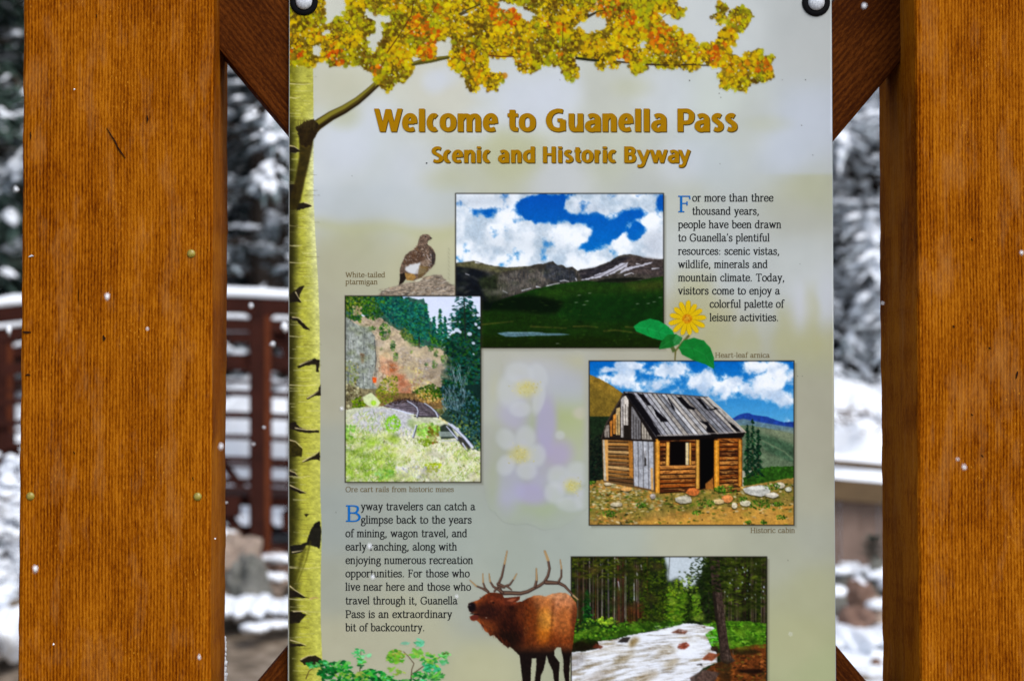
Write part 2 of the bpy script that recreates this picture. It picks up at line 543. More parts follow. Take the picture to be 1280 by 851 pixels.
# ---- the steel footbridge with snow on its rails
def build_bridge():
    D = 12.0
    yy = D + CAM.y
    S = D / F_PX                                    # metres per photograph pixel at that distance
    def cy(x): return 0.000246 * (x - 235) ** 2     # camber, pixels
    c = at(235, 690, D)
    root = empty('footbridge', (c.x, c.y, c.z))
    tag(root, 'rusty brown steel truss footbridge with snow on its rails behind the left post', 'footbridge')
    def P(x, y, dy=0.0):
        q = at(x, y + cy(x), D)
        return Vector((q.x, q.y + dy, q.z)) - root.location
    xs = [-480 + 60 * i for i in range(24)]
    def rail(name, y, th, depth, m, dy=0.0, x0=None, x1=None, parent=root):
        bm = bmesh.new()
        X = [x for x in xs if (x0 is None or x > x0) and (x1 is None or x < x1)]
        if x0 is not None: X = [x0] + X
        if x1 is not None: X = X + [x1]
        for a, b in zip(X[:-1], X[1:]):
            bar(bm, P(a, y, dy), P(b, y, dy), depth, th * S, 0.003)
        return obj(name, bm, m, parent)
    def snow_on(y, dy, depth, th, parent, x0=None, x1=None, seed=0):
        bm = bmesh.new()
        X0 = xs[0] if x0 is None else x0
        X1 = xs[-1] if x1 is None else x1
        n = max(4, int((X1 - X0) / 9))
        rows = []
        for i in range(n + 1):
            x = X0 + (X1 - X0) * i / n
            h = th * S * (0.95 + 0.22 * mn.noise(Vector((x * 0.03, seed, 0)))) * (0.35 if i in (0, n) else 1)
            ring = []
            for k in range(7):
                a = math.pi * k / 6
                ring.append(bm.verts.new(P(x, y, dy) + Vector((0, -math.cos(a) * depth * 0.52, h * math.sin(a) ** 0.5 if 0 < k < 6 else -0.002))))
            rows.append(ring)
        for r0, r1 in zip(rows[:-1], rows[1:]):
            for k in range(6):
                bm.faces.new((r0[k], r1[k], r1[k + 1], r0[k + 1]))
            bm.faces.new((r0[6], r1[6], r1[0], r0[0]))
        bm.faces.new(rows[0][::-1]); bm.faces.new(rows[-1])
        obj('snow', bm, M['snow'], parent, True)
    for side, dy in enumerate((0.0, 1.9)):
        t = rail('top_chord', 381 - 355 + 355, 21, 0.10, M['steel'], dy)
        snow_on(370, dy, 0.11, 13, t, seed=side)
        r2 = rail('hand_rail', 405, 16, 0.05, M['steel'], dy + (-0.02))
        for (a, b) in ((-60, 312), (341, 711), (741, 880), (-460, -90)):
            snow_on(397, dy - 0.02, 0.06, 9, r2, a, b, seed=a)
        for y, th in (((449, 15), (476, 4), (490, 8), (517, 8), (545, 7), (573, 8), (600, 8)) if side == 0 else ((449, 8), (520, 5), (590, 6))):
            rl = rail('rail', y, th, 0.03, M['steel'], dy)
        rail('bottom_chord', 684, 14, 0.10, M['steel'], dy)
        for px in ((-474, -74, 326, 726) if side == 0 else (-474, -74, 350, 726)):
            bm = bmesh.new()
            bar(bm, P(px, 392, dy), P(px, 690, dy), 0.11, 27 * S, 0.006)
            tp = obj('truss_post', bm, M['steel'], root)
            bm = bmesh.new(); bar(bm, P(px + 9.5, 393, dy - 0.058), P(px + 9.5, 689, dy - 0.058), 0.006, 7.5 * S); obj('lit_face_strip', bm, M['lit_rust'], tp)  # thin bright strip: the light on the post's right face, put in as colour
        for a, b in ((-60, 312), (341, 712), (-460, -88)):
            bm = bmesh.new()
            k = (b - a) * 0.28
            bar(bm, P(b - 90, 560, dy + 0.03), P(b + 10, 694, dy + 0.03), 0.05, 12 * S)
            obj('truss_diagonal', bm, M['steel'], root)
            bm = bmesh.new()
            bar(bm, P(a - 2, 394, dy + 0.03), P(a + 80, 560, dy + 0.03), 0.05, 14 * S)
            obj('truss_diagonal', bm, M['steel'], root)
    # deck planks between the trusses and the floor beams under it
    bm = bmesh.new()
    for a, b in zip(xs[:-1], xs[1:]):
        A, B = P(a, 625, 0.95), P(b, 625, 0.95)
        bar(bm, A, B, 1.76, 0.05)
    obj('deck', bm, M['steel'], root)
    for px in range(-440, 900, 100):
        bm = bmesh.new()
        a = P(px, 648, 0.05)
        box(bm, a + Vector((-0.035, 0, -0.05)), a + Vector((0.035, 1.8, 0.05)))
        obj('floor_beam', bm, M['steel'], root)
    rail('underside_shade_strip', 632, 26, 0.015, M['steel'], -0.01, -480, 300)  # dark strip left of the post, standing for the shade under the bridge
build_bridge()

# ---- boulders
def boulder(px, py, dist, rx, rz, m, label, snow=0.0, seed=1.0, ry=None, part_snow=None):
    S = dist / F_PX
    c = at(px, py, dist)
    base = Vector((c.x, c.y, c.z - rz * S))
    root = empty('boulder', base)
    tag(root, label, 'boulder', 'boulders around the bridge end')
    bm = bmesh.new()
    blob(bm, (0, 0, rz * S), (rx * S, (ry or rx) * S, rz * S), 3, 0.5, 1.1, seed)
    obj('rock', bm, m, root, False)
    if snow > 0:
        bm = bmesh.new()
        blob(bm, (0.0, -0.01, rz * S * (2 - 0.45 * 1)), (rx * S * snow, (ry or rx) * S * snow, rz * S * 0.42), 3, 0.35, 1.5, seed + 4)
        obj('snow', bm, M['snow'], root, True)
    return root
boulder(300, 708, 11.3, 34, 40, M['tan_rock'], 'large tan boulder under the bridge end beside the left post', 0.0, 1.2)
boulder(310, 722, 10.9, 27, 32, M['grey_rock'], 'grey-green lichened boulder in front of the tan boulder', 0.0, 2.3)
boulder(276, 676, 11.8, 22, 16, M['tan_rock'], 'small snow-capped tan rock under the footbridge diagonal', 0.9, 3.1)
boulder(342, 706, 11.5, 26, 15, M['red_rock'], 'brown rock carrying a flat slab of snow below the bridge post', 0.95, 4.4)
boulder(338, 730, 11.1, 20, 16, M['tan_rock'], 'round-capped snowy rock left of the sign edge', 1.0, 5.9)
boulder(378, 738, 11.2, 24, 22, M['grey_rock'], 'snowy grey rock mostly behind the sign left edge', 1.0, 6.6)
def snow_drift(px0, px1, py, dist, h, label, seed=0.0, depth=0.35):
    S = dist / F_PX
    c = at((px0 + px1) / 2, py, dist)
    root_z = c.z
    bm = bmesh.new()
    n = max(3, int((px1 - px0) / 16))
    for i in range(n + 1):
        x = (px0 + (px1 - px0) * i / n - (px0 + px1) / 2) * S
        k = 0.75 + 0.45 * hash3((i, seed, 2))
        blob(bm, (x, 0.1 * (hash3((i, seed, 5)) - .5), 0), (15 * S, depth * k, h * S * k), 3, 0.25, 1.4, seed + i)
    o = obj('snow_drift', bm, M['snow'], None, True)
    o.location = c
    tag(o, label, 'snow drift', 'snow drifts on the ground')
    return o
snow_drift(270, 380, 759, 10.5, 13, 'long low snow drift below the boulders, between left post and sign', 1.0)
snow_drift(316, 322, 784, 10.0, 6, 'small snow lump on the gravel, left of the trio', 2.0, 0.08)
snow_drift(338, 352, 781, 10.1, 6, 'small snow lumps on the gravel beside the sign edge', 3.0, 0.1)
snow_drift(-60, 26, 790, 9.6, 30, 'snow drift under the snowy shrub left of the left post', 4.0)

# ---- snowy shrub at far left
def shrub(px, py, dist, hpx, wpx, label, seed):
    random.seed(seed)
    S = dist / F_PX
    b = at(px, py, dist)
    root = empty('snowy_shrub', b)
    tag(root, label, 'shrub')
    tb, sb = bmesh.new(), bmesh.new()
    for i in range(46):
        a = rand(0, 6.28)
        out = Vector((math.cos(a), math.sin(a) * 0.8, 0))
        L = rand(0.35, 1.0)
        pts = [Vector((0, 0, 0)) + out * 0.05 * i / 20]
        for k in range(1, 7):
            t = k / 6
            pts.append(out * wpx * S * t * L * rand(.9, 1.1) + Vector((0, 0, hpx * S * L * (1.35 * t - 0.45 * t * t * (1.1 + L * .3)) + rand(-.02, .02))))
        tube2(tb, pts, [0.009 * (1.1 - k / 7) for k in range(7)], 4)
        for k in range(2, 7):
            for q in range(3):
                t = rand(0, 1)
                p = pts[k - 1].lerp(pts[k], t)
                blob(sb, p + Vector((rand(-.03, .03), rand(-.03, .03), 0.016)), (rand(.03, .06), rand(.03, .06), rand(.016, .032)), 1, 0.3, 1.3, i + k * .3)
            # side twig
            p = pts[k]
            q = p + Vector((rand(-.13, .13), rand(-.13, .13), rand(-.02, .12)))
            tube2(tb, [p, q], [0.005, 0.002], 3)
            blob(sb, p.lerp(q, .7) + Vector((0, 0, .012)), (.035, .025, .016), 1, 0.3, 1.3, k)
    obj('branches', tb, M['twig'], root)
    obj('snow_load', sb, M['snow'], root, True)
shrub(-15, 800, 9.8, 300, 120, 'snow-covered bare shrub left of the left post', 3)

# ---- right gap: plank fence with snow-topped beam, rocks, stone step
def right_side():
    D = 11.6
    S = D / F_PX
    c = at(1071, 700, D)
    root = empty('board_fence', c)
    tag(root, 'weathered board fence with snow-topped beam between sign and right post', 'fence')
    def P(x, y, dy=0): 
        q = at(x, y + (x - 1071) * 0.09, D)
        return Vector((q.x, q.y + dy, q.z)) - c
    bm = bmesh.new(); bar(bm, P(760, 613), P(1560, 613), 0.12, 28 * S, 0.008); beam = obj('beam', bm, M['beam'], root)
    bm = bmesh.new(); bar(bm, P(760, 581, 0.32), P(1560, 581, 0.32), 0.28, 9 * S, 0.005); cap = obj('cap_plank', bm, M['beam'], root)
    def cap_snow(y, dy, depth, th, seed, parent):
        bm = bmesh.new(); rows = []
        for i in range(101):
            x = 760 + 8 * i
            h = th * S * (0.9 + 0.5 * mn.noise(Vector((x * 0.04, seed, 0))))
            ring = []
            for k in range(7):
                a = math.pi * k / 6
                ring.append(bm.verts.new(P(x, y, dy) + Vector((0, -math.cos(a) * depth * 0.5, h * math.sin(a) ** 0.6 if 0 < k < 6 else -.004))))
            rows.append(ring)
        for r0, r1 in zip(rows[:-1], rows[1:]):
            for k in range(6): bm.faces.new((r0[k], r1[k], r1[k + 1], r0[k + 1]))
        obj('snow', bm, M['snow'], parent, True)
    cap_snow(599, 0.0, 0.13, 10, 2, beam)
    cap_snow(576.5, 0.32, 0.26, 12, 7, cap)
    x = 764; i = 0
    shared = None
    while x < 1550:
        wd = 23
        bm = bmesh.new()
        a = P(x + wd / 2, 659, 0.03)
        box(bm, (-wd / 2 * S - .001, -0.012, -44 * S), (wd / 2 * S + .001, 0.012, 44 * S), 0.004)
        if shared is None:
            o = obj('board', bm, M['plank'], root); shared = o.data
        else:
            bm.free(); o = link(bpy.data.objects.new('board', shared), root)
        o.location = a + Vector((0, 0.012 * (i % 2), -0.01 * (i % 3)))
        x += wd + 1; i += 1
    # dead brush stripe on the snow slope behind
    boulder(1050, 722, 11.2, 17, 15, M['grey_rock'], 'dark grey rock with thick snow cap beside the sign right edge', 1.05, 7.7)
    boulder(1072, 742, 10.9, 18, 22, M['red_rock'], 'reddish round rock between the snowy rocks right of the sign', 0.55, 8.1)
    boulder(1096, 728, 11.1, 20, 22, M['grey_rock'], 'dark rock with snow on top touching the right post edge', 1.0, 9.4)
    boulder(1042, 752, 10.7, 14, 22, M['grey_rock'], 'snowy grey rock half hidden by the sign right edge', 1.05, 10.4)
    boulder(1068, 776, 10.5, 22, 17, M['red_rock'], 'low brown rock just above the front snow drift', 0.3, 11.2)
    boulder(1098, 766, 10.6, 15, 20, M['tan_rock'], 'snow-plastered tan rock by the right post', 1.1, 12.2)
    boulder(1125, 745, 10.9, 24, 30, M['grey_rock'], 'snowy grey rock behind the right post', 1.05, 13.2)
    boulder(1010, 745, 10.9, 24, 30, M['grey_rock'], 'snowy grey rock behind the lower right of the sign', 1.05, 14.2)
    boulder(1092, 838, 9.6, 12, 14, M['red_rock'], 'pinkish stone at the bottom of the right gap', 0.0, 15.5)
    snow_drift(1030, 1115, 799, 10.2, 15, 'thick snow drift in front of the rocks, right of the sign', 6.0)
    # pale stone step
    s = at(1071, 818, 10.0)
    bm = bmesh.new()
    box(bm, (-0.55, -0.2, -0.22), (0.55, 0.25, 0.0), 0.02)
    o = obj('stone_step', bm, M['stone'])
    o.location = s
    tag(o, 'pale stone step below the snow drift, right of the sign', 'step')
    # small evergreen seedling before the boards
    r = empty('evergreen_seedling', at(1092, 706, 11.3))
    tag(r, 'small dark evergreen sprig in front of the fence boards', 'plant')
    random.seed(4)
    fv, ff = [], []
    for i in range(260):
        a = rand(0, 6.28); h = rand(0, 0.14)
        rr = (0.15 - h) * 0.9
        p = Vector((math.cos(a) * rr * rand(0, .8), math.sin(a) * rr * rand(0, .8), h))
        d = Vector((math.cos(a), math.sin(a), rand(-.1, .5))).normalized()
        s_ = d.cross(Vector((0, 0, 1))) * 0.008
        k = len(fv); fv += [p - s_, p + d * 0.06, p + s_]; ff.append((k, k + 1, k + 2))
    me = bpy.data.meshes.new('needles'); me.from_pydata([tuple(v) for v in fv], [], ff); me.materials.append(M['needle'])
    link(bpy.data.objects.new('needles', me), r)
    bm = bmesh.new(); tube2(bm, [(0, 0, -.03), (0, 0, .13)], [.006, .002], 5); obj('stem', bm, M['bark'], r)
right_side()

def bank_behind_bridge():
    D = 15.6
    c = at(250, 560, D)
    bm = bmesh.new()
    for i in range(14):
        blob(bm, ((i - 7) * 0.62 + 0.1, 1.4 * hash3((i, 4, 4)), -0.1), (0.62, 1.2, 0.42 + 0.26 * hash3((i, 1, 2))), 3, 0.28, 1.2, i + 20)
    o = obj('snowbank', bm, M['snow'], None, True); o.location = c
    o['kind'] = 'structure'
bank_behind_bridge()

def snowbank():
    """the snowy bank behind the fence with its band of bare brush"""
    D = 15.0
    S = D / F_PX
    c = at(1071, 560, D)
    bm = bmesh.new()
    for i in range(9):
        blob(bm, ((i - 4) * 0.75, 1.6, -0.15), (0.75, 1.9, 0.62 + 0.1 * hash3((i, 1, 2))), 3, 0.12, 1.0, i)
    o = obj('snowbank', bm, M['snow'], None, True); o.location = c
    o['kind'] = 'structure'
    random.seed(8)
    tb = bmesh.new()
    for i in range(420):
        p = Vector((rand(-2.6, 2.6), rand(-.1, .5), rand(-0.02, 0.13)))
        d = Vector((rand(-1, 1), rand(-.4, .4), rand(0.0, 0.7))).normalized() * rand(.05, .17)
        tube2(tb, [p, p + d], [0.008, 0.003], 3)
    t = obj('brush', tb, M['twig']); t.location = at(1071, 540, 14.4)
    t['kind'] = 'stuff'
    bm = bmesh.new()
    random.seed(18)
    for i in range(60):
        blob(bm, (rand(-2.6, 2.6), rand(-.2, .4), rand(0.0, .14)), (rand(.04, .10), rand(.04, .08), rand(.02, .04)), 1, .3, 1.3, i)
    s = obj('brush_snow', bm, M['snow'], None, True); s.location = t.location
    s['kind'] = 'stuff'
snowbank()

# ================================================================== timber kiosk
kiosk = empty('timber_frame', (0.17, 0.03, 0))
tag(kiosk, 'heavy stained timber frame with two square posts and crossed braces holding the sign', 'sign frame')
def KL(v): return Vector(v) - kiosk.location
PF, PB = -0.065, 0.135                      # front and back faces of the posts (Y)
XL0, XL1 = -0.4262, -0.2168                 # left post
XR0, XR1 = 0.5542, 0.763                    # right post

def make_post(x0, x1, lean_l, seed):
    bm = bmesh.new()
    hx, hy = (x1 - x0) / 2, (PB - PF) / 2
    z0, z1, n = -0.02, 2.75, 460
    prof = []
    bv = 0.0045
    for sx, sy, a0 in ((1, -1, -90), (1, 1, 0), (-1, 1, 90), (-1, -1, 180)):
        for k in range(4):
            a = math.radians(a0 + 30 * k)
            prof.append((sx * (hx - bv), sy * (hy - bv), math.cos(a) * bv, math.sin(a) * bv))
    rows = []
    for i in range(n + 1):
        z = z0 + (z1 - z0) * i / n
        row = []
        for k, (cx, cy_, dx, dy) in enumerate(prof):
            j = mn.fractal(Vector((k // 4 * 7.3 + seed, z * 26, seed)), 1.0, 2.0, 4) * 0.0010
            j2 = mn.noise(Vector((k // 4 * 3.3 + seed, z * 3, 4))) * 0.0012
            row.append(bm.verts.new((cx + dx + (j + j2) * (1 if cx > 0 else -1) + lean_l * (z - 1.6) , cy_ + dy + j * .5, z)))
        rows.append(row)
    K = len(prof)
    for r0, r1 in zip(rows[:-1], rows[1:]):
        for k in range(K):
            bm.faces.new((r0[k], r0[(k + 1) % K], r1[(k + 1) % K], r1[k]))
    bm.faces.new(rows[0][::-1]); bm.faces.new(rows[-1])
    o = obj('post', bm, M['post'], kiosk, False)
    o.location = KL(((x0 + x1) / 2, (PF + PB) / 2, 0))
    return o
postL = make_post(XL0, XL1, 0.003, 1.0)
postR = make_post(XR0, XR1, -0.0, 5.0)
postL['label'] = 'left square post with brass tacks'
postR['label'] = 'right square post'

# crossed braces behind the sign
def brace(p0, p1, yf, yb, width, lb):
    """beam whose LOWER visible edge runs p0 -> p1 in the sign plane (world x,z)"""
    a, b = Vector((p0[0], 0, p0[1])), Vector((p1[0], 0, p1[1]))
    d = (b - a).normalized()
    L = (b - a).length
    n = Vector((-d.z, 0, d.x))
    if n.z < 0: n = -n
    mid = (a + b) / 2 + n * width / 2
    bm = bmesh.new()
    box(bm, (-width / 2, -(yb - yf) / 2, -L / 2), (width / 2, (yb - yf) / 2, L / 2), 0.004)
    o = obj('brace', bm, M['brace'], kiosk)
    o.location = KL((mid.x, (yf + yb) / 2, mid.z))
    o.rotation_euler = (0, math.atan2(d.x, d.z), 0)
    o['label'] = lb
    return o
DB = 2.607
def xz(px, py):
    q = at(px, py, DB); return (q.x, q.z)
T = 175.0
# top-left to bottom-right: lower edge through (283,79) and (361,166), upper edge through (1044,805)
s1 = (805 + T - 166) / (1044 - 361)
xa, xb = 190, 1180
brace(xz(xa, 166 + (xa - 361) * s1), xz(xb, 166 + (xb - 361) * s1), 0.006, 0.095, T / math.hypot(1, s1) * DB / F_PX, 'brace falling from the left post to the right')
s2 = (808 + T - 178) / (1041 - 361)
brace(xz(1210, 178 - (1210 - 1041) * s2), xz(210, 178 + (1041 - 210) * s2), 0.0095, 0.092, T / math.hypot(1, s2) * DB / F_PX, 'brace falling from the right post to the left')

# header beam, unseen above the view, added to shade the upper timbers
bm = bmesh.new(); box(bm, (XL1 + 0.001, -0.03, 2.26), (XR0 - 0.001, 0.10, 2.42), 0.005)
o = obj('unseen_header_beam', bm, M['brace'], kiosk); o.location = KL((0, 0, 0))
bm = bmesh.new(); box(bm, (XL1 + 0.001, -0.03, 0.34), (XR0 - 0.001, 0.10, 0.48), 0.005)
o = obj('lower_rail', bm, M['brace'], kiosk); o.location = KL((0, 0, 0))

# brass tacks, cracks and dents in the left post
def on_post(px, py, lift=0.0):
    q = at(px, py, PF + 2.6); return Vector((q.x, PF - lift, q.z))
def make_tack(px, py, r=0.0047):
    bm = bmesh.new()
    res = bmesh.ops.create_uvsphere(bm, u_segments=16, v_segments=8, radius=1.0)
    for v in res['verts']:
        v.co = Vector((v.co.x * r, v.co.y * r * 0.55, v.co.z * r))
    o = obj('tack', bm, M['brass'], kiosk, True)
    o.location = KL(on_post(px, py, 0.0))
for p in ((239, 317), (247, 620.5), (38, 620)):
    make_tack(*p)
def crack(pts, wpx, post_y=PF, m='crack', name='crack'):
    S = (2.6 + PF) / F_PX
    bm = bmesh.new()
    P = [on_post(x, y, 0.0012) for x, y in pts]
    n = len(P)
    L_, R_ = [], []
    for i, p in enumerate(P):
        d = (P[min(i + 1, n - 1)] - P[max(i - 1, 0)]).normalized()
        s = Vector((-d.z, 0, d.x)) * wpx * S * 0.5 * (0.25 if i in (0, n - 1) else 1.0) * (0.8 + 0.5 * hash3((i, p.x * 99, 1)))
        L_.append(bm.verts.new(p + s)); R_.append(bm.verts.new(p - s))
    for i in range(n - 1):
        bm.faces.new((L_[i], L_[i + 1], R_[i + 1], R_[i]))
    r = bmesh.ops.extrude_face_region(bm, geom=bm.faces[:])
    for v in [g for g in r['geom'] if isinstance(g, bmesh.types.BMVert)]: v.co.y += 0.002
    o = obj(name, bm, M[m], kiosk); o.location = KL((0, 0, 0))
crack([(133.5, 160), (139, 169), (144, 177), (147, 184), (151, 190), (157, 198)], 1.5)
crack([(184, 144), (184.5, 149), (184, 154)], 1.8)
crack([(28, 414.5), (33, 415.5), (39, 415)], 2.4)
crack([(129, 419), (130.5, 423), (129.5, 426)], 3.2)
crack([(32, 469), (35, 468), (38, 469)], 2.4)
crack([(38, 165), (38.5, 170), (38, 175)], 1.6)
crack([(121, 18), (121, 22)], 2.0)
crack([(241, 596), (242, 600)], 1.8)
crack([(92, 564), (94, 567)], 2.0)
crack([(1191, 407), (1193, 409)], 4.0)
crack([(1236, 434), (1238, 436)], 3.2)
crack([(1270, 473), (1271, 468), (1272, 464)], 2.6)
crack([(1214, 517), (1216, 519)], 3.0)
crack([(1214, 298), (1216, 301)], 2.6)
crack([(1227, 568), (1229, 571)], 2.6)
# staple
crack([(36, 321), (40, 319.5), (42, 320)], 2.6, m='galv', name='staple')

# ================================================================== the sign and its print
SX0, SX1, SY0, SY1 = 360.0, 1045.0, -18.0, 1002.0     # sheet of print in photograph pixels
CY1 = 892.0                                            # artwork is drawn down to here
RS = 1.25                                              # print dots per photograph pixel
CW = int((SX1 - SX0) * RS) + 1
CH = int((CY1 - SY0) * RS) + 1
GX, GY = np.meshgrid(SX0 + np.arange(CW) / RS, SY0 + np.arange(CH) / RS)

def hash_grid(seed, n=256):
    return np.random.RandomState(seed).rand(n, n)
_HG = {}
def vnoise(X, Y, seed):
    if seed not in _HG: _HG[seed] = hash_grid(seed)
    g = _HG[seed]
    xi = np.floor(X).astype(int); yi = np.floor(Y).astype(int)
    fx = X - xi; fy = Y - yi
    fx = fx * fx * (3 - 2 * fx); fy = fy * fy * (3 - 2 * fy)
    a = g[yi % 256, xi % 256]; b = g[yi % 256, (xi + 1) % 256]
    c = g[(yi + 1) % 256, xi % 256]; d = g[(yi + 1) % 256, (xi + 1) % 256]
    return (a * (1 - fx) + b * fx) * (1 - fy) + (c * (1 - fx) + d * fx) * fy
def fbm(X, Y, scale, octv=4, seed=1, rough=0.55):
    s = np.zeros_like(X, dtype=float); amp = 1.0; tot = 0
    for o in range(octv):
        s += amp * vnoise(X / scale * 2 ** o + 17.3 * o, Y / scale * 2 ** o + 9.1 * o, seed + o)
        tot += amp; amp *= rough
    return s / tot
def sstep(a, b, x):
    t = np.clip((x - a) / (b - a), 0, 1)
    return t * t * (3 - 2 * t)

# ---- tinted backdrop of the sheet
BG_PTS = [(430,100,190,190,168),(560,108,198,198,184),(430,60,196,198,186),(440,175,196,201,214),(480,230,194,199,208),(400,240,205,210,222),
 (640,190,182,184,152),(690,120,200,203,211),(640,120,196,199,204),(760,110,186,189,178),(900,40,192,195,202),(1010,60,176,178,184),(900,130,190,195,196),
 (1010,150,184,189,204),(985,190,186,192,208),(940,150,182,187,180),(760,190,182,186,168),(880,200,188,194,204),(700,225,192,196,196),(560,225,186,189,172),(820,225,182,186,180),
 (430,262,190,194,198),(520,262,196,200,204),(440,300,178,178,146),(540,300,190,188,152),(430,330,174,172,146),(520,340,184,182,150),
 (415,400,170,168,146),(415,500,171,169,148),(415,560,162,165,152),(612,560,164,166,156),(415,650,156,163,156),(415,740,160,163,148),(415,800,178,176,150),
 (850,240,184,188,176),(1010,235,174,176,150),(1000,270,176,178,168),(860,320,190,193,196),(1000,320,188,191,196),(1020,360,192,195,202),(920,330,186,190,196),
 (870,400,178,176,158),(840,440,172,170,150),(1020,440,168,168,142),(1015,500,168,166,146),(1015,560,168,166,146),(1015,620,169,168,147),(1015,670,164,166,150),
 (1015,740,170,171,138),(1000,800,174,175,136),(1030,840,168,174,132),(860,675,177,178,156),(760,670,168,175,162),(700,680,162,170,160),(640,700,160,168,156),(560,680,160,168,158),(600,760,166,170,156),
 (520,800,178,177,150),(600,840,180,179,144),(450,830,178,176,150),(620,500,178,180,168),(720,450,174,174,160),(660,440,176,176,162),(560,640,160,168,158),(980,690,170,172,152),
 (780,450,172,170,152),(500,900,170,170,135),(900,900,160,165,130),(700,900,165,168,140)]
_bp = np.array(BG_PTS, dtype=float)
_cool = _bp[:, 4] > _bp[:, 2] + 4
_bp[_cool, 4] -= 6; _bp[_cool, 3] += 2
def bg_eval(X, Y):
    acc = np.zeros(X.shape + (3,)); wt = np.zeros(X.shape)
    for x, y, r, g, b in _bp:
        d2 = (X - x) ** 2 + (Y - y) ** 2
        w_ = 1.0 / (d2 / 900.0 + 0.6) ** 2.1
        acc += w_[..., None] * np.array([r, g, b]); wt += w_
    c = acc / wt[..., None]
    # cloudy lilac sky above a beige slope: soft edge
    def mixc(c, m, col):
        return c * (1 - m[..., None]) + np.array(col, float) * m[..., None]
    edge = 281 + 5 * np.sin(X / 38.0) + 4 * np.sin(X / 17.0 + 1)
    lft = sstep(600, 560, X)
    c = mixc(c, 0.6 * lft * sstep(edge + 4, edge - 16, Y) * sstep(215, 245, Y), (186, 194, 198))
    c = mixc(c, 0.55 * lft * np.exp(-((Y - edge - 6) / 8.0) ** 2), (184, 186, 146))
    # sheet is cooler above the print seam at the right
    c = mixc(c, 0.5 * sstep(221, 215, Y) * sstep(925, 1000, X) * sstep(90, 150, Y), (184, 191, 202))
    c = mixc(c, 0.25 * sstep(215, 221, Y) * sstep(300, 250, Y) * sstep(930, 1000, X), (174, 176, 150))
    # ghosted trees at right
    for x0, top, wd in ((985, 372, 15), (1013, 352, 11), (935, 395, 14), (868, 330, 26), (900, 372, 20), (1040, 400, 18)):
        ax = np.abs(X - x0) + 2.0 * np.sin(Y / 7.0)
        m = sstep(wd * 1.3, wd * 0.35, ax * (1 - 0.25 * sstep(top, top + 60, Y))) * sstep(top - 10, top + 30, Y) * sstep(470, 425, Y)
        c = mixc(c, 0.55 * m, (174, 172, 128))
    m = np.exp(-((X - 1000) / 12.0) ** 2 - ((Y - 385) / 26.0) ** 2)
    c = mixc(c, 0.8 * m, (196, 199, 207))
    m = np.exp(-((X - 1034) / 12.0) ** 2 - ((Y - 375) / 36.0) ** 2)
    c = mixc(c, 0.6 * m, (193, 197, 206))
    # blurred bokeh lights near the title
    for x0, y0, r, a in ((543, 102, 17, .7), (560, 95, 15, .5), (655, 130, 42, .75), (700, 115, 30, .6), (470, 140, 26, .5), (600, 155, 24, .5), (600, 110, 16, .35), (830, 120, 40, .5), (850, 205, 30, .5), (430, 190, 34, .5), (520, 205, 36, .5)):
        d = np.hypot(X - x0, Y - y0)
        c = mixc(c, a * sstep(r * 1.4, r * 0.35, d), (199, 205, 214))
    for x0, y0, rx, ry, a in ((642, 190, 34, 26, .7), (430, 145, 20, 15, .6), (790, 110, 24, 12, .4), (960, 155, 26, 10, .3), (560, 225, 30, 14, .4)):
        d = np.hypot((X - x0) / rx, (Y - y0) / ry)
        c = mixc(c, a * sstep(1.7, 0.2, d), (180, 182, 148))
    c += (fbm(X, Y, 60, 3, 91)[..., None] - 0.5) * 10 + (fbm(X, Y, 14, 2, 95)[..., None] - 0.5) * 3
    return c * (1 + 0.035 * sstep(290, 120, Y))[..., None]

RGB = bg_eval(GX, GY)
LAB = np.zeros((CH, CW), dtype=np.int16)
CUR = [0]; CLIP = [None]
def reg(x0, y0, x1, y1):
    if CLIP[0]:
        c = CLIP[0]; x0, y0, x1, y1 = max(x0, c[0]), max(y0, c[1]), min(x1, c[2]), min(y1, c[3])
    i0 = max(0, int(math.floor((x0 - SX0) * RS))); i1 = min(CW, int(math.ceil((x1 - SX0) * RS)) + 1)
    j0 = max(0, int(math.floor((y0 - SY0) * RS))); j1 = min(CH, int(math.ceil((y1 - SY0) * RS)) + 1)
    return slice(j0, j1), slice(i0, i1)
def put(sl, a, col, mark=True):
    if a.size == 0: return
    if CLIP[0]:
        c = CLIP[0]; X, Y = GX[sl], GY[sl]
        a = a * (np.clip((X - c[0]) * RS + .5, 0, 1) * np.clip((c[2] - X) * RS + .5, 0, 1) * np.clip((Y - c[1]) * RS + .5, 0, 1) * np.clip((c[3] - Y) * RS + .5, 0, 1))
    col = np.asarray(col, dtype=float)
    if col.ndim == 1: col = col[None, None, :]
    RGB[sl] = RGB[sl] * (1 - a[..., None]) + col * a[..., None]
    if mark: LAB[sl] = np.where(a > 0.04, CUR[0], LAB[sl])
def cover(pts, pad=1.0, ss=3):
    p = np.array(pts, float)
    sl = reg(p[:, 0].min() - pad, p[:, 1].min() - pad, p[:, 0].max() + pad, p[:, 1].max() + pad)
    X, Y = GX[sl], GY[sl]
    if X.size == 0: return sl, X
    acc = np.zeros(X.shape)
    for a in range(ss):
        for b in range(ss):
            xx = X + ((a + .5) / ss - .5) / RS; yy = Y + ((b + .5) / ss - .5) / RS
            ins = np.zeros(X.shape, bool)
            x0, y0 = p[-1]
            for x1, y1 in p:
                if y0 != y1:
                    cnd = (yy < y1) != (yy < y0)
                    ins ^= cnd & (xx < (x0 - x1) * (yy - y1) / (y0 - y1) + x1)
                x0, y0 = x1, y1
            acc += ins
    return sl, acc / (ss * ss)
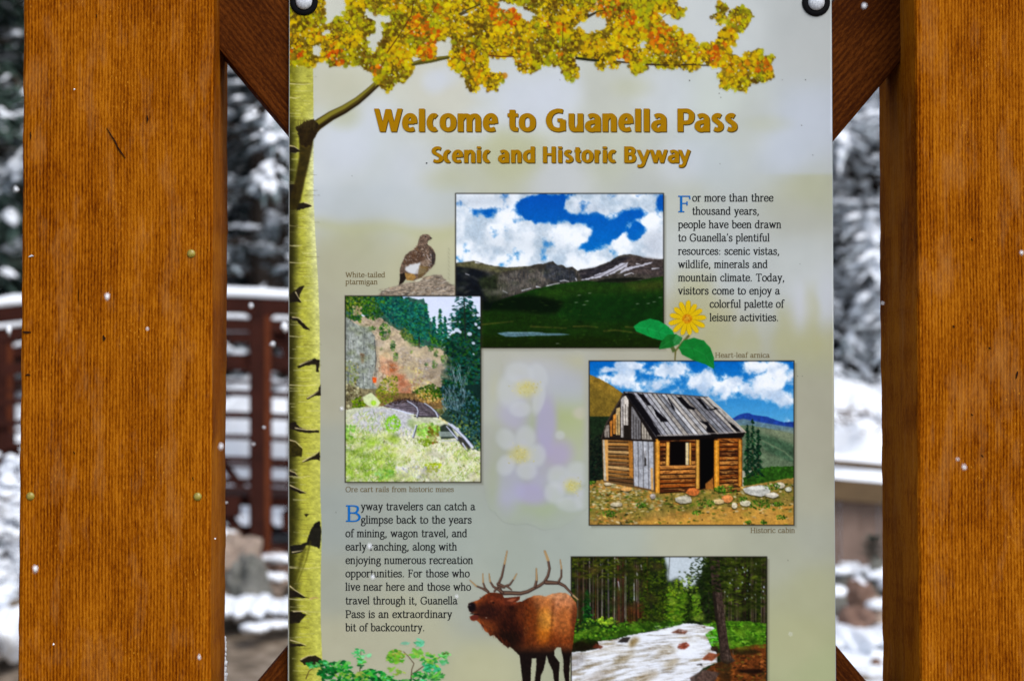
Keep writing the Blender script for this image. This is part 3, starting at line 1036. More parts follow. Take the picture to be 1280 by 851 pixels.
def gblur(a, s):
    s *= RS
    if s < 0.3: return a
    r = int(3 * s) + 1
    k = np.exp(-0.5 * (np.arange(-r, r + 1) / s) ** 2); k /= k.sum()
    b = np.apply_along_axis(lambda v: np.convolve(np.pad(v, r, mode='edge'), k, 'valid'), 0, a)
    return np.apply_along_axis(lambda v: np.convolve(np.pad(v, r, mode='edge'), k, 'valid'), 1, b)
def rough(pts, amp, step=2.0, seed=0, closed=True):
    rs = np.random.RandomState(seed + len(pts) * 13)
    out = []
    n = len(pts)
    for i in range(n if closed else n - 1):
        a = np.array(pts[i], float); b = np.array(pts[(i + 1) % n], float)
        k = max(1, int(np.hypot(*(b - a)) / step))
        for j in range(k):
            q = a + (b - a) * j / k
            out.append(tuple(q + (rs.rand(2) - .5) * 2 * amp))
    if not closed: out.append(tuple(pts[-1]))
    return out
def poly(pts, col, a=1.0, blur=0.0, jit=0.0, step=2.0, nz=None, seed=0):
    """nz = (scale, strength[, seed]) brightness mottling; col may be f(X, Y) -> rgb"""
    if jit: pts = rough(pts, jit, step, seed)
    sl, c = cover(pts, 1 + 3 * blur)
    if c.size == 0: return
    if blur: c = gblur(c, blur)
    X, Y = GX[sl], GY[sl]
    cc = col(X, Y) if callable(col) else np.ones(X.shape + (3,)) * np.array(col, float)
    if nz:
        f = (fbm(X, Y, nz[0], 4, nz[2] if len(nz) > 2 else 7, 0.65) - .5) * 2
        cc = cc * (1 + f[..., None] * nz[1])
    put(sl, c * a, cc)
def line(pts, w0, col, a=1.0, w1=None, blur=0.0):
    p = np.array(pts, float)
    w1 = w0 if w1 is None else w1
    m = max(w0, w1) / 2 + 1 + 2 * blur
    sl = reg(p[:, 0].min() - m, p[:, 1].min() - m, p[:, 0].max() + m, p[:, 1].max() + m)
    X, Y = GX[sl], GY[sl]
    if X.size == 0: return
    best = np.full(X.shape, -9.0)
    seg = np.hypot(*(p[1:] - p[:-1]).T); tot = max(seg.sum(), 1e-6); run = 0
    for i in range(len(p) - 1):
        d = p[i + 1] - p[i]; L2 = max((d ** 2).sum(), 1e-9)
        t = np.clip(((X - p[i, 0]) * d[0] + (Y - p[i, 1]) * d[1]) / L2, 0, 1)
        dist = np.hypot(X - p[i, 0] - t * d[0], Y - p[i, 1] - t * d[1])
        ww = w0 + (w1 - w0) * (run + t * seg[i]) / tot
        best = np.maximum(best, ww / 2 - dist)
        run += seg[i]
    e = 1.0 / RS + 2 * blur
    put(sl, np.clip(best / e + .5, 0, 1) * a, col)
def dab(x, y, rx, ry, ang, col, a=1.0, soft=0.35):
    m = max(rx, ry) + 1
    sl = reg(x - m, y - m, x + m, y + m)
    X, Y = GX[sl], GY[sl]
    if X.size == 0: return
    ca, sa = math.cos(ang), math.sin(ang)
    u = ((X - x) * ca + (Y - y) * sa) / rx; v = (-(X - x) * sa + (Y - y) * ca) / ry
    d = np.sqrt(u * u + v * v)
    s = max(soft, 0.8 / RS / max(min(rx, ry), .3))
    put(sl, np.clip((1 + s / 2 - d) / s, 0, 1) * a, col)
def Z(ox, oy, f):
    return lambda *pts: [(ox + x / f, oy + y / f) for x, y in pts]
R_ = np.random.RandomState
def vary(c, k, rs):
    q = 1 + (rs.rand() - .5) * 2 * k
    return [min(255, max(0, v * q)) for v in c]
PARTS = {}
def begin(name, clip=None):
    CUR[0] = len(PARTS) + 1
    PARTS[CUR[0]] = name
    CLIP[0] = clip
def grain(x0, y0, x1, y1, amp=.2, con=1.08, sc=1.6, seed=500, mid=105):
    """the fine mottling and punch of a printed photograph"""
    sl = reg(x0, y0, x1, y1); X, Y = GX[sl], GY[sl]
    n = (fbm(X, Y, sc, 2, seed, .7) - .5) * 2 + (fbm(X, Y, sc * 3.5, 3, seed + 9, .6) - .5) * 1.4
    c = RGB[sl]
    lum = c.mean(-1, keepdims=True)
    c = lum + (c - lum) * 1.05
    c = mid + (c - mid) * con
    k = np.clip((X - x0) * RS, 0, 1) * np.clip((x1 - X) * RS, 0, 1) * np.clip((Y - y0) * RS, 0, 1) * np.clip((y1 - Y) * RS, 0, 1)
    c = c * (1 + (n * amp * k)[..., None] * np.clip((235 - lum) / 130, .12, 1) * np.where(c[..., 2:] > c[..., :1] + 50, .35, 1))
    RGB[sl] = RGB[sl] * (1 - k[..., None]) + np.clip(c, 0, 250) * k[..., None]
def tones(pts, n, cols, rs, r=(3, 9), a=.28):
    p = np.array(pts, float); xa, ya = p.min(0); xb, yb = p.max(0); k = 0; t = 0
    while k < n and t < 9 * n:
        t += 1
        x = rs.uniform(xa, xb); y = rs.uniform(ya, yb); ins = False; u0, v0 = p[-1]
        for u1, v1 in p:
            if (v1 > y) != (v0 > y) and x < (u0 - u1) * (y - v1) / (v0 - v1) + u1: ins = not ins
            u0, v0 = u1, v1
        if not ins: continue
        k += 1; q = rs.uniform(*r)
        dab(x, y, q, q * rs.uniform(.35, .7), rs.uniform(-.5, .5), vary(cols[rs.randint(len(cols))], .1, rs), a, 1.6)
def frame(x0, y0, x1, y1, w=1.3, col=(28, 24, 18), shadow=True):
    grain(x0, y0, x1, y1)
    CLIP[0] = None
    if shadow:
        for k in range(4):
            a = 0.26 - 0.05 * k
            line([(x1 + .8 + k * .8, y0 + 3), (x1 + .8 + k * .8, y1 + .8 + k * .8), (x0 + 3, y1 + .8 + k * .8)], 1.0, (60, 55, 35), a)
    line([(x0, y0), (x1, y0), (x1, y1), (x0, y1), (x0, y0)], w, col, 0.9)

def conifer2d(x, y0, y1, wd, cols, rs, n=90, a=0.9, trunk=(40, 34, 28)):
    line([(x, y0), (x, y1)], 0.6, trunk, .8, 1.6)
    for i in range(n):
        t = rs.rand() ** 0.75
        y = y0 + (y1 - y0) * t
        hw = wd * (0.08 + 0.92 * t) * (0.65 + 0.35 * math.sin(t * 40 + x))
        dx = (rs.rand() * 2 - 1) * hw
        c = cols[rs.randint(len(cols))]
        dab(x + dx, y + abs(dx) * 0.25, 0.8 + 1.6 * rs.rand(), 0.5 + 0.7 * rs.rand(), 0.45 * (1 if dx > 0 else -1) + rs.rand() - .5, vary(c, .3, rs), a)

# ---------------------------------------------------------------- aspen trunk
def paint_trunk():
    begin('aspen_trunk_print')
    L0 = 361.5
    ys = [60, 100, 150, 200, 250, 300, 350, 400, 450, 500, 560, 620, 660, 720, 780, 830, 892]
    xr = [391, 391.5, 392, 392, 392, 394.5, 397.5, 399.5, 400, 400.5, 400.5, 400.5, 402, 401, 401, 403, 404]
    pts = [(L0, 60), (L0, 892)] + [(x, y) for x, y in zip(xr[::-1], ys[::-1])]
    def col(X, Y):
        xe = np.interp(Y, ys, xr)
        u = np.clip((X - L0) / (xe - L0), 0, 1)
        dark = np.array([44, 42, 10.]); mid = np.array([174, 173, 62.]); lite = np.array([210, 212, 132.]); pale = np.array([226, 228, 184.])
        k1 = sstep(0.04, 0.46, u + 0.10 * (fbm(X, Y, 22, 3, 33) - .5) * 2)[..., None]
        k2 = sstep(0.45, 0.95, u)[..., None]
        c = dark * (1 - k1) + mid * k1
        top = sstep(560, 230, Y)[..., None]
        tgt = lite * top + np.array([190, 190, 84.]) * (1 - top)
        c = c * (1 - k2) + tgt * k2
        c = c * (1 - 0.5 * top * sstep(.75, 1, u)[..., None]) + pale * 0.5 * top * sstep(.75, 1, u)[..., None]
        upper = sstep(175, 120, Y)[..., None]
        c = c * (1 - upper) + upper * (np.array([120, 118, 28.]) * (1 - k1) + np.array([178, 176, 72.]) * k1)
        return c
    poly(pts, col, nz=(9, 0.14, 41))
    CLIP[0] = (L0, -20, 402, 892)
    rs = R_(4)
    for y in list(range(92, 880, 4)):
        y += rs.rand() * 4
        L = 3 + rs.rand() * 20
        x = L0 + rs.rand() ** 1.7 * 22
        light = rs.rand() < .55
        line([(x, y), (x + L * .5, y + rs.rand() - .2), (x + L, y)], .8, (232, 226, 180) if light else (70, 60, 20), .30 + .35 * rs.rand(), .3)
    for y, L in ((105, 30), (122, 14), (282, 12), (307, 16), (328, 24), (420, 20), (481, 36), (595, 26), (709, 38), (748, 20)):
        line([(L0, y), (L0 + L * .6, y + 1), (L0 + L, y - .5)], 1.1, (236, 224, 176), .75, .4)
    def scar(pts, hi=None, col=(26, 20, 14)):
        poly(pts, col, .95, jit=.45, step=1.6, nz=(2.5, .5), seed=int(pts[0][1]))
        if hi: line(hi, 1.5, (214, 196, 150), .9, .5)
    W = Z(355, 80, 4.255)
    scar(W((28, 440), (50, 438), (75, 455), (92, 466), (60, 475), (28, 474)), W((30, 435), (55, 440), (88, 462)))
    scar(W((28, 640), (60, 640), (70, 660), (55, 740), (28, 745)))
    scar(W((60, 750), (95, 738), (120, 742), (150, 758), (110, 770), (70, 780)), W((110, 738), (130, 742), (150, 755)))
    W = Z(355, 270, 4.255)
    scar(W((30, 415), (60, 395), (80, 375), (110, 370), (88, 410), (80, 440), (92, 460), (60, 458), (30, 462)), W((62, 405), (75, 430), (90, 450)))
    scar(W((30, 535), (60, 535), (95, 560), (140, 608), (105, 600), (70, 560), (32, 550)), W((45, 538), (80, 542), (100, 566)))
    scar(W((70, 800), (110, 775), (160, 758), (190, 765), (185, 830), (172, 830), (170, 790), (110, 795), (75, 812)), W((85, 790), (120, 775), (150, 765)))
    W = Z(355, 460, 4.255)
    scar(W((120, 160), (150, 140), (180, 120), (195, 85), (197, 145), (160, 148), (125, 168)), W((125, 158), (160, 138), (186, 118)))
    scar(W((28, 290), (60, 285), (80, 312), (125, 330), (185, 330), (185, 342), (110, 345), (28, 322)), W((60, 318), (120, 328), (180, 326)))
    scar(W((28, 380), (55, 388), (98, 430), (95, 470), (30, 470)), W((32, 382), (62, 390), (98, 425)), (44, 38, 10))
    scar(W((92, 505), (130, 480), (165, 462), (190, 440), (192, 490), (150, 485), (105, 500)), W((100, 495), (140, 472), (188, 443)))
    scar(W((28, 545), (60, 556), (75, 574), (28, 572)), W((32, 545), (58, 555), (70, 570)))
    scar(W((28, 625), (70, 640), (120, 664), (90, 668), (28, 640)), W((32, 622), (80, 645), (118, 662)))
    scar(W((105, 775), (135, 775), (118, 792)))
    scar(W((150, 851), (165, 825), (190, 810), (192, 851)))
    W = Z(355, 651, 4.255)
    scar(W((120, 110), (140, 50), (165, 10), (190, 0), (200, 60), (190, 145), (150, 130), (120, 128), (95, 165), (40, 175), (30, 130), (90, 125)), W((45, 165), (75, 160), (105, 155)), (22, 20, 18))
    line(W((140, 110), (120, 200), (75, 320)), 2.5, (70, 66, 14), .6, 1, blur=.6)
    line(W((110, 150), (80, 250), (40, 340)), 6, (58, 54, 10), .6, 3, blur=1.4)
    scar(W((28, 365), (60, 370), (110, 402), (135, 408), (28, 405)), W((32, 345), (60, 368), (110, 398)))
    scar(W((28, 480), (80, 478), (120, 498), (80, 540), (28, 545)), W((50, 480), (100, 478), (140, 498)))
    scar(W((28, 648), (90, 652), (118, 662), (28, 668)), W((34, 632), (80, 645), (118, 660)))
    scar(W((85, 740), (120, 718), (170, 715), (200, 735), (190, 760), (110, 765)), W((90, 735), (130, 715), (160, 712)))
    line(W((140, 412), (165, 405), (182, 410)), 2.2, (200, 160, 110), .8, 1)
    CLIP[0] = None
    # shaded limb that drops along the trunk
    poly([(373, 160), (392, 158), (391, 182), (386, 205), (381, 226), (376, 250), (371, 262), (364, 262), (362, 250), (369, 225), (374, 195), (374, 176)], (42, 32, 8), .93, blur=.9, nz=(6, .4))
    poly([(362, 244), (372, 246), (372, 285), (362, 300)], (40, 34, 6), .5, blur=3)

def paint_limb():
    begin('aspen_limb_print')
    def limb(pts, w0, w1, a=1.0):
        line(pts, w0, (72, 58, 18), a, w1)
        line([(x - .4, y - w0 * .17) for x, y in pts], w0 * .42, (142, 134, 42), .8, w1 * .35, blur=.3)
        line([(x + .4, y + w0 * .28) for x, y in pts], w0 * .3, (30, 20, 8), .85, w1 * .3, blur=.3)
    limb([(382, 178), (386, 168), (396, 157), (414, 145), (430, 137), (447, 126), (460, 115), (473, 103)], 15, 7)
    poly([(370, 160), (380, 152), (392, 150), (400, 158), (394, 172), (388, 182), (376, 182)], (38, 27, 10), .95, jit=1.2, nz=(3, .5))
    rs = R_(9)
    for i in range(22):
        x = 372 + rs.rand() * 22
        line([(x, 158 + rs.rand() * 6), (x + rs.rand() * 8 - 3, 147 + rs.rand() * 6)], .8, (60, 48, 22), .6, .3)
    limb([(470, 108), (487, 93), (505, 84), (525, 77), (550, 73), (580, 70), (610, 67), (645, 69), (680, 70), (722, 73), (745, 76)], 5, 2.4)
    line([(745, 75), (800, 80), (850, 82), (900, 82), (935, 82)], 2.4, (52, 38, 20), 1, 1.2)
    line([(484, 66), (500, 42), (513, 24), (516, 5), (520, -18)], 2.2, (74, 44, 18), .9, 1.2)
    line([(574, 20), (600, 8), (625, -8)], 2.2, (66, 48, 18), .95, 1.2)
    line([(735, 22), (748, 15), (762, 12)], 2.0, (50, 38, 22), .95, 1.0)
    line([(744, 74), (752, 66), (760, 60)], 1.4, (50, 38, 22), .9, .8)
    line([(825, 24), (834, 18)], 1.2, (60, 50, 28), .9, .7)

LEAF = [(756,20,16,30),(756,62,30,16),(748,78,16,9),(776,4,26,20),(776,36,26,28),(792,18,30,20),(800,60,30,22),(797,86,12,9),(768,82,8,7),(816,-4,30,14),
 (816,42,22,22),(840,52,22,18),(848,16,14,8),(830,6,18,12),(833,78,18,10),(856,56,16,16),(860,76,18,14),(884,68,16,14),(902,56,12,18),(912,44,12,14),(922,26,14,16),(898,24,9,10),(904,10,9,7),(926,14,12,8),(934,18,7,5),
 (900,76,24,12),(916,96,18,14),(908,106,10,7),(928,108,10,8),(938,92,13,12),(942,70,11,10),(955,92,12,12),(960,78,8,8),(950,82,14,10),(926,80,20,12)]
HOLES = [(746,29,13,11),(736,36,9,5),(803,56,4,6),(762,92,9,4),(890,38,8,16),(866,26,16,14),(875,47,10,8),(396,63,5.5,7),(407,42,5,4),(582,16,9,2.5)]
def paint_leaves():
    begin('aspen_leaves_print')
    rs = R_(21)
    za, zb = Z(360, 0, 6.4), Z(560, 0, 6.4)
    outline = za((0, -115), (0, 530), (100, 535), (200, 530), (300, 480), (340, 545), (420, 530), (480, 530), (560, 520), (620, 570), (670, 590), (690, 650), (730, 700), (800, 750), (850, 700), (890, 650), (920, 690), (960, 640), (1010, 590), (1000, 520), (980, 450), (1060, 470), (1100, 500), (1180, 470), (1200, 410), (1170, 350), (1240, 330)) + \
        zb((0, 300), (30, 320), (20, 400), (0, 490), (15, 530), (70, 590), (130, 620), (130, 680), (180, 740), (230, 740), (240, 690), (280, 680), (320, 730), (360, 720), (400, 765), (400, 690), (440, 660), (470, 620), (430, 570), (380, 590), (330, 570), (320, 460), (520, 460), (560, 570), (620, 590), (680, 595), (730, 570), (740, 530), (820, 520), (890, 540), (910, 590), (940, 640), (990, 655), (1040, 620), (1050, 560), (1010, 500), (1030, 470), (1280, 490), (1300, -115))
    holes = [za((290, -30), (300, 200), (350, 170), (390, 130), (440, 130), (465, 80), (470, 20), (460, -30)), za((605, 80), (650, 75), (700, 120), (820, 130), (820, 175), (750, 190), (770, 230), (740, 330), (680, 430), (650, 400), (630, 290), (690, 270), (700, 180), (620, 130)),
             zb((400, 15), (440, 15), (540, 40), (620, 70), (700, 120), (650, 180), (600, 150), (540, 85), (400, 65)), zb((1165, -60), (1250, -60), (1245, 60), (1290, 120), (1290, 225), (1215, 235), (1170, 270), (1100, 225), (1005, 240), (1060, 180), (1130, 155), (1120, 110), (1180, 80)), zb((80, 120), (160, 90), (250, 62), (200, 100), (110, 135))]
    sl = reg(361, -18, 990, 125)
    X, Y = GX[sl], GY[sl]
    m = np.zeros(X.shape)
    full = np.zeros(GX.shape)
    s_, c_ = cover(outline); full[s_] = c_
    for h_ in holes:
        s_, c_ = cover(h_); full[s_] *= (1 - c_)
    m = full[sl]
    wx = (fbm(X, Y, 8, 3, 61) - .5) * 10; wy = (fbm(X, Y, 8, 3, 66) - .5) * 10
    for x, y, rx, ry in LEAF:
        d = np.sqrt(((X + wx - x) / rx) ** 2 + ((Y + wy - y) / ry) ** 2)
        m = np.maximum(m, sstep(1.03, 0.90, d) * (X > 745))
    for x, y, rx, ry in HOLES:
        d = np.sqrt(((X + wx * .6 - x) / rx) ** 2 + ((Y + wy * .6 - y) / ry) ** 2)
        m = m * sstep(0.85, 1.05, d)
    core = sstep(.5, .95, gblur(m, 1.6))
    br = fbm(X, Y, 6, 3, 12)[..., None]
    put(sl, core * .95, np.array([70, 52, 6.]) * (1 - br) + np.array([170, 138, 10.]) * br)
    ok = np.argwhere(m > 0.55)
    h = fbm(X, Y, 26, 3, 101); dk = fbm(X, Y, 15, 3, 131)
    spots = ((622,18,14),(638,22,10),(584,70,10),(606,92,8),(420,66,12),(424,74,8),(522,32,14),(538,46,12),(530,66,10),(468,88,7),(760,6,14),(784,24,12),(826,46,16),(838,58,10),(680,32,6),(700,36,8),(892,68,10),(954,84,10),(904,58,6),(372,66,8),(700,66,6),(780,70,8),(548,12,6))
    for k in range(7600):
        j, i = ok[rs.randint(len(ok))]
        x = X[j, i] + rs.rand() - .5; y = Y[j, i] + rs.rand() - .5
        o = min(math.hypot(x - a, y - b) / r_ for a, b, r_ in spots)
        q = rs.rand(); t = h[j, i]; dd = dk[j, i]
        if k < 1400: c = (86, 62, 6) if q < .6 else (118, 84, 8)
        elif o < 1 and q < .62: c = ((206, 96, 4), (190, 66, 2), (222, 132, 8), (176, 84, 4))[rs.randint(4)]
        elif dd > .56 and q < .5: c = ((92, 76, 8), (112, 100, 10), (78, 52, 6))[rs.randint(3)]
        elif t > .54: c = ((182, 168, 6), (160, 158, 12), (140, 146, 18), (198, 182, 6))[rs.randint(4)]
        elif q < .1: c = (190, 116, 6)
        else: c = ((204, 168, 4), (214, 180, 2), (190, 150, 4), (200, 184, 10))[rs.randint(4)]
        r = 1.2 + 2.3 * rs.rand() ** 1.7
        if k > 5200 and dd < .56: r *= 1.15
        dab(x, y, r, r * (.6 + .35 * rs.rand()), rs.rand() * 3.14, vary(c, .12, rs), .78, .55)
    for k in range(1500):
        j, i = ok[rs.randint(len(ok))]
        if dk[j, i] < .47: continue
        dab(X[j, i], Y[j, i], .9, .6, rs.rand() * 3, (58, 38, 4) if rs.rand() < .85 else (214, 196, 110), .7, .6)
    for k in range(260):
        j, i = ok[rs.randint(len(ok))]
        dab(X[j, i], Y[j, i], .7 + .9 * rs.rand(), .6 + .6 * rs.rand(), rs.rand() * 3, (198, 198, 184), .75, .6)
    line([(484, 66), (498, 46), (506, 33), (514, 20), (517, 2)], 1.6, (70, 34, 10), .85, 1.0)
    line([(506, 45), (520, 36), (534, 22), (545, 8)], 1.0, (80, 46, 10), .7, .7)
    line([(416, 52), (426, 46)], 1.4, (60, 40, 10), .8, .7)
    line([(574, 18), (586, 12), (600, 6)], 2.0, (50, 44, 20), .9, 1.4)
    line([(516, 81), (540, 77), (561, 72)], 3.2, (84, 80, 22), .9, 2.8); line([(516, 82), (540, 78), (561, 73)], 1.0, (50, 40, 12), .7)
    line([(612, 70), (625, 71), (642, 71)], 1.8, (84, 36, 10), .9, 1.4)
    line([(721, 73), (735, 75), (748, 76)], 3.0, (26, 30, 16), .95, 2.4); line([(748, 75), (754, 67)], 1.3, (50, 46, 22), .9, .9)
    line([(735, 20), (746, 15), (756, 13)], 1.8, (40, 36, 18), .9, 1.2)
    line([(704, 30), (703, 50), (704, 66)], 1.2, (60, 36, 8), .7, .8)
    line([(808, 81), (836, 82)], 2.0, (50, 34, 20), .9, 1.6); line([(852, 81), (870, 81)], 1.8, (50, 34, 20), .9, 1.4)

# ---------------------------------------------------------------- mountain photograph
def sky_clouds(x0, y0, x1, y1, blue_top, blue_bot, mask_fn, seed, shade=(176, 192, 206)):
    sl = reg(x0, y0, x1, y1)
    X, Y = GX[sl], GY[sl]
    t = np.clip((Y - y0) / (y1 - y0), 0, 1)[..., None]
    put(sl, np.ones(X.shape), np.array(blue_top, float) * (1 - t) + np.array(blue_bot, float) * t)
    n = fbm(X, Y, 17, 5, seed, .58)
    cl = sstep(0.26, 0.86, mask_fn(X, Y) + (n - .5) * 2.1)
    sh = fbm(X + 3, Y + 5, 20, 4, seed + 20) + (mask_fn(X, Y) - .8) * .12
    k = sstep(.26, .68, sh)[..., None]
    cc = np.array(shade, float) * (1 - k) + np.array([236, 240, 244.]) * k
    put(sl, cl, cc)

def ribbon_ridge(z, ridge, ybase):
    r = z(*ridge)
    return r + [(r[-1][0], ybase), (r[0][0], ybase)]

def paint_mountain():
    x0, y0, x1, y1 = 569.5, 242, 829.5, 434.5
    begin('mountain_photo_print', (x0, y0, x1, y1))
    z = Z(560, 230, 4.054)
    blue = [z((330, 100), (400, 70), (540, 50), (680, 45), (600, 80), (580, 130), (640, 155), (760, 140), (830, 195), (900, 130), (960, 110), (1040, 140), (1060, 60), (1100, 55), (1100, 130), (980, 160), (920, 190), (880, 250), (800, 310), (720, 348), (650, 338), (600, 330), (700, 290), (745, 240), (680, 205), (610, 215), (600, 180), (500, 208), (420, 185), (370, 150)),
            z((905, 290), (915, 230), (950, 190), (990, 205), (985, 250), (950, 295)), z((110, 140), (190, 120), (270, 130), (240, 155), (130, 160)), z((475, 295), (540, 295), (530, 318), (480, 318)), z((215, 402), (310, 404), (310, 425), (215, 422))]
    sl0 = reg(x0, y0, x1, 345)
    mb = np.zeros(GX.shape)
    for b in blue:
        s_, c_ = cover(b)
        mb[s_] = np.maximum(mb[s_], c_)
    full = gblur(mb[sl0], 3.6)
    X, Y = GX[sl0], GY[sl0]
    def mf(XX, YY):
        out = 1 - full
        return out[:XX.shape[0], :XX.shape[1]] * 1.1 - 0.02
    sky_clouds(x0, y0, x1, 345, (0, 80, 166), (14, 116, 188), mf, 300)
    # grey bellies
    poly(z((40, 60), (330, 55), (320, 110), (150, 120), (40, 110)), (150, 164, 180), .45, blur=4)
    poly(z((60, 260), (560, 260), (600, 330), (500, 360), (200, 340)), (178, 190, 200), .35, blur=5)
    poly(z((980, 260), (1092, 230), (1092, 380), (1000, 360)), (150, 160, 175), .5, blur=5)
    poly(z((600, 90), (760, 100), (840, 150), (700, 150)), (170, 180, 195), .35, blur=3)
    ridge = [(30, 402), (75, 396), (130, 390), (170, 400), (210, 412), (300, 424), (360, 420), (420, 415), (455, 404), (480, 406), (505, 398), (532, 390), (545, 404), (556, 411), (578, 410), (600, 425), (630, 419), (645, 430), (656, 441), (672, 432), (700, 431), (740, 424), (775, 410), (820, 392), (850, 372), (880, 360), (920, 356), (960, 362), (985, 372), (1020, 380), (1060, 382), (1100, 378)]
    poly(ribbon_ridge(z, ridge, 440), (66, 62, 56), jit=.35, nz=(5, .55))
    # grass shoulder at left, cliffs
    poly(z((40, 402), (130, 392), (210, 414), (300, 426), (430, 418), (330, 436), (250, 450), (150, 432), (40, 418)), (92, 90, 62), .85, blur=1, nz=(5, .3))
    poly(z((40, 418), (130, 430), (200, 450), (240, 470), (250, 560), (230, 640), (40, 640)), (16, 20, 26), .94, blur=1.0, nz=(6, .5))
    poly(z((150, 480), (260, 450), (300, 500), (260, 600), (200, 600)), (44, 52, 30), .7, blur=2, nz=(4, .5))
    poly(z((250, 460), (380, 440), (500, 430), (520, 500), (400, 545), (300, 575), (260, 540)), (92, 86, 80), .7, blur=1.4, nz=(3, .6))
    poly(z((500, 400), (550, 410), (600, 430), (640, 440), (655, 490), (560, 500), (480, 470)), (48, 52, 60), .8, blur=1, nz=(2.6, .7))
    poly(z((660, 440), (780, 415), (870, 372), (930, 365), (860, 430), (760, 470), (680, 490)), (42, 40, 46), .85, blur=1, nz=(3, .6))
    poly(z((930, 362), (1092, 385), (1092, 470), (900, 450), (880, 400)), (74, 64, 62), .8, blur=1.2, nz=(3, .5))
    rs = R_(5)
    for k in range(340):
        x = rs.uniform(250, 660); y = rs.uniform(435, 570)
        if y > 600 - (x - 250) * .28: continue
        line(z((x, y), (x + rs.uniform(-8, 8), y + rs.uniform(8, 34))), .8, vary((118, 112, 104) if rs.rand() < .45 else (30, 34, 42), .3, rs), .5, .4)
    for k in range(200):
        x = rs.uniform(660, 1090); y = rs.uniform(390, 480)
        if y < 452 - (x - 660) * .28 and x < 860: continue
        line(z((x, y), (x + rs.uniform(10, 30), y - rs.uniform(0, 12))), .8, vary((96, 86, 84) if rs.rand() < .4 else (34, 34, 40), .3, rs), .45, .4)
    # snowfields
    for q in (((672, 488), (720, 472), (770, 452), (830, 428), (880, 402), (915, 396), (905, 420), (860, 442), (800, 468), (740, 480)), ((860, 455), (900, 425), (960, 412), (1050, 392), (1000, 412), (930, 432))):
        poly(z(*q), (206, 206, 218), .85, jit=.7, step=2.2, seed=3)
    for q in (((775, 440), (830, 418), (860, 405)), ((780, 470), (840, 440), (900, 405)), ((740, 470), (790, 455))):
        line(z(*q), 1.4, (60, 54, 58), .8, .6)
    for q in (((570, 492), (590, 488), (612, 494)), ((500, 518), (540, 506), (565, 503)), ((280, 542), (300, 552)), ((895, 462), (930, 450), (940, 455)), ((1035, 430), (1070, 426)), ((955, 405), (975, 408)), ((960, 488), (990, 486)), ((90, 455), (108, 462)), ((448, 520), (470, 524)), ((376, 540), (420, 528)), ((648, 480), (652, 490)), ((140, 398), (160, 402))):
        line(z(*q), 1.7, (206, 206, 214), .9, .7)
    tones(z((50, 420), (540, 430), (640, 470), (300, 560), (240, 600), (50, 600)), 60, [(84, 84, 80), (26, 30, 34), (60, 66, 50), (104, 100, 92)], rs, (2, 6), .35)
    # green slopes
    hill = [(210, 640), (230, 600), (300, 575), (380, 552), (430, 535), (500, 519), (560, 507), (640, 496), (700, 490), (760, 495), (900, 500), (1000, 482), (1100, 466)]
    poly(z(*hill) + [(832, 436), (566, 436), (566, 386)], (22, 52, 14), nz=(9, .35))
    poly(z((740, 497), (800, 480), (920, 474), (1000, 478), (960, 492), (880, 500)), (14, 18, 14), .9, blur=.6)
    poly(z((440, 545), (560, 515), (700, 500), (900, 505), (1092, 490), (1092, 560), (800, 560), (600, 570), (480, 600)), (40, 60, 18), .5, blur=3, nz=(5, .5))
    poly(z((870, 500), (1000, 495), (1092, 480), (1092, 530), (950, 540)), (84, 76, 34), .4, blur=3)
    poly(z((40, 600), (230, 590), (380, 560), (480, 570), (590, 600), (560, 650), (480, 662), (380, 650), (240, 640), (40, 650)), (7, 16, 8), .85, blur=2.2)
    poly(z((640, 560), (1092, 560), (1092, 720), (700, 700), (560, 660)), (10, 40, 12), .55, blur=4)
    poly(z((30, 640), (400, 650), (640, 700), (1092, 700), (1092, 832), (30, 832)), (24, 42, 10), .6, blur=3, nz=(7, .3))
    poly(z((30, 770), (1092, 780), (1092, 832), (30, 832)), (20, 26, 4), .55, blur=3)
    for q in (((635, 722), (700, 720), (760, 726)), ((790, 745), (850, 740), (940, 752), (980, 760)), ((900, 724), (950, 726)), ((170, 712), (330, 696)), ((420, 722), (600, 730))):
        line(z(*q), 1.9, (104, 92, 40), .5, .9, blur=.4)
    for k in range(170):
        x = rs.uniform(200, 1085); y = rs.uniform(560, 820)
        dab(*z((x, y))[0], rs.uniform(.8, 3), rs.uniform(.4, .9), rs.uniform(-.2, .2), (52, 76, 24) if rs.rand() < .5 else (8, 22, 6), .4)
    for q in ((665, 563), (718, 553), (705, 593), (960, 607), (1045, 597), (1075, 575), (690, 612), (555, 808), (650, 600), (1015, 605)):
        dab(*z(q)[0], 2.2, .6, -.1, (160, 164, 150), .5)
    poly(z((248, 756), (300, 749), (360, 750), (430, 749), (500, 756), (560, 756), (622, 762), (560, 767), (420, 769), (330, 774), (290, 772)), (92, 122, 136), .9, blur=.3)
    line(z((300, 752), (480, 753)), .8, (150, 178, 190), .6, .5)
    frame(x0, y0, x1, y1)

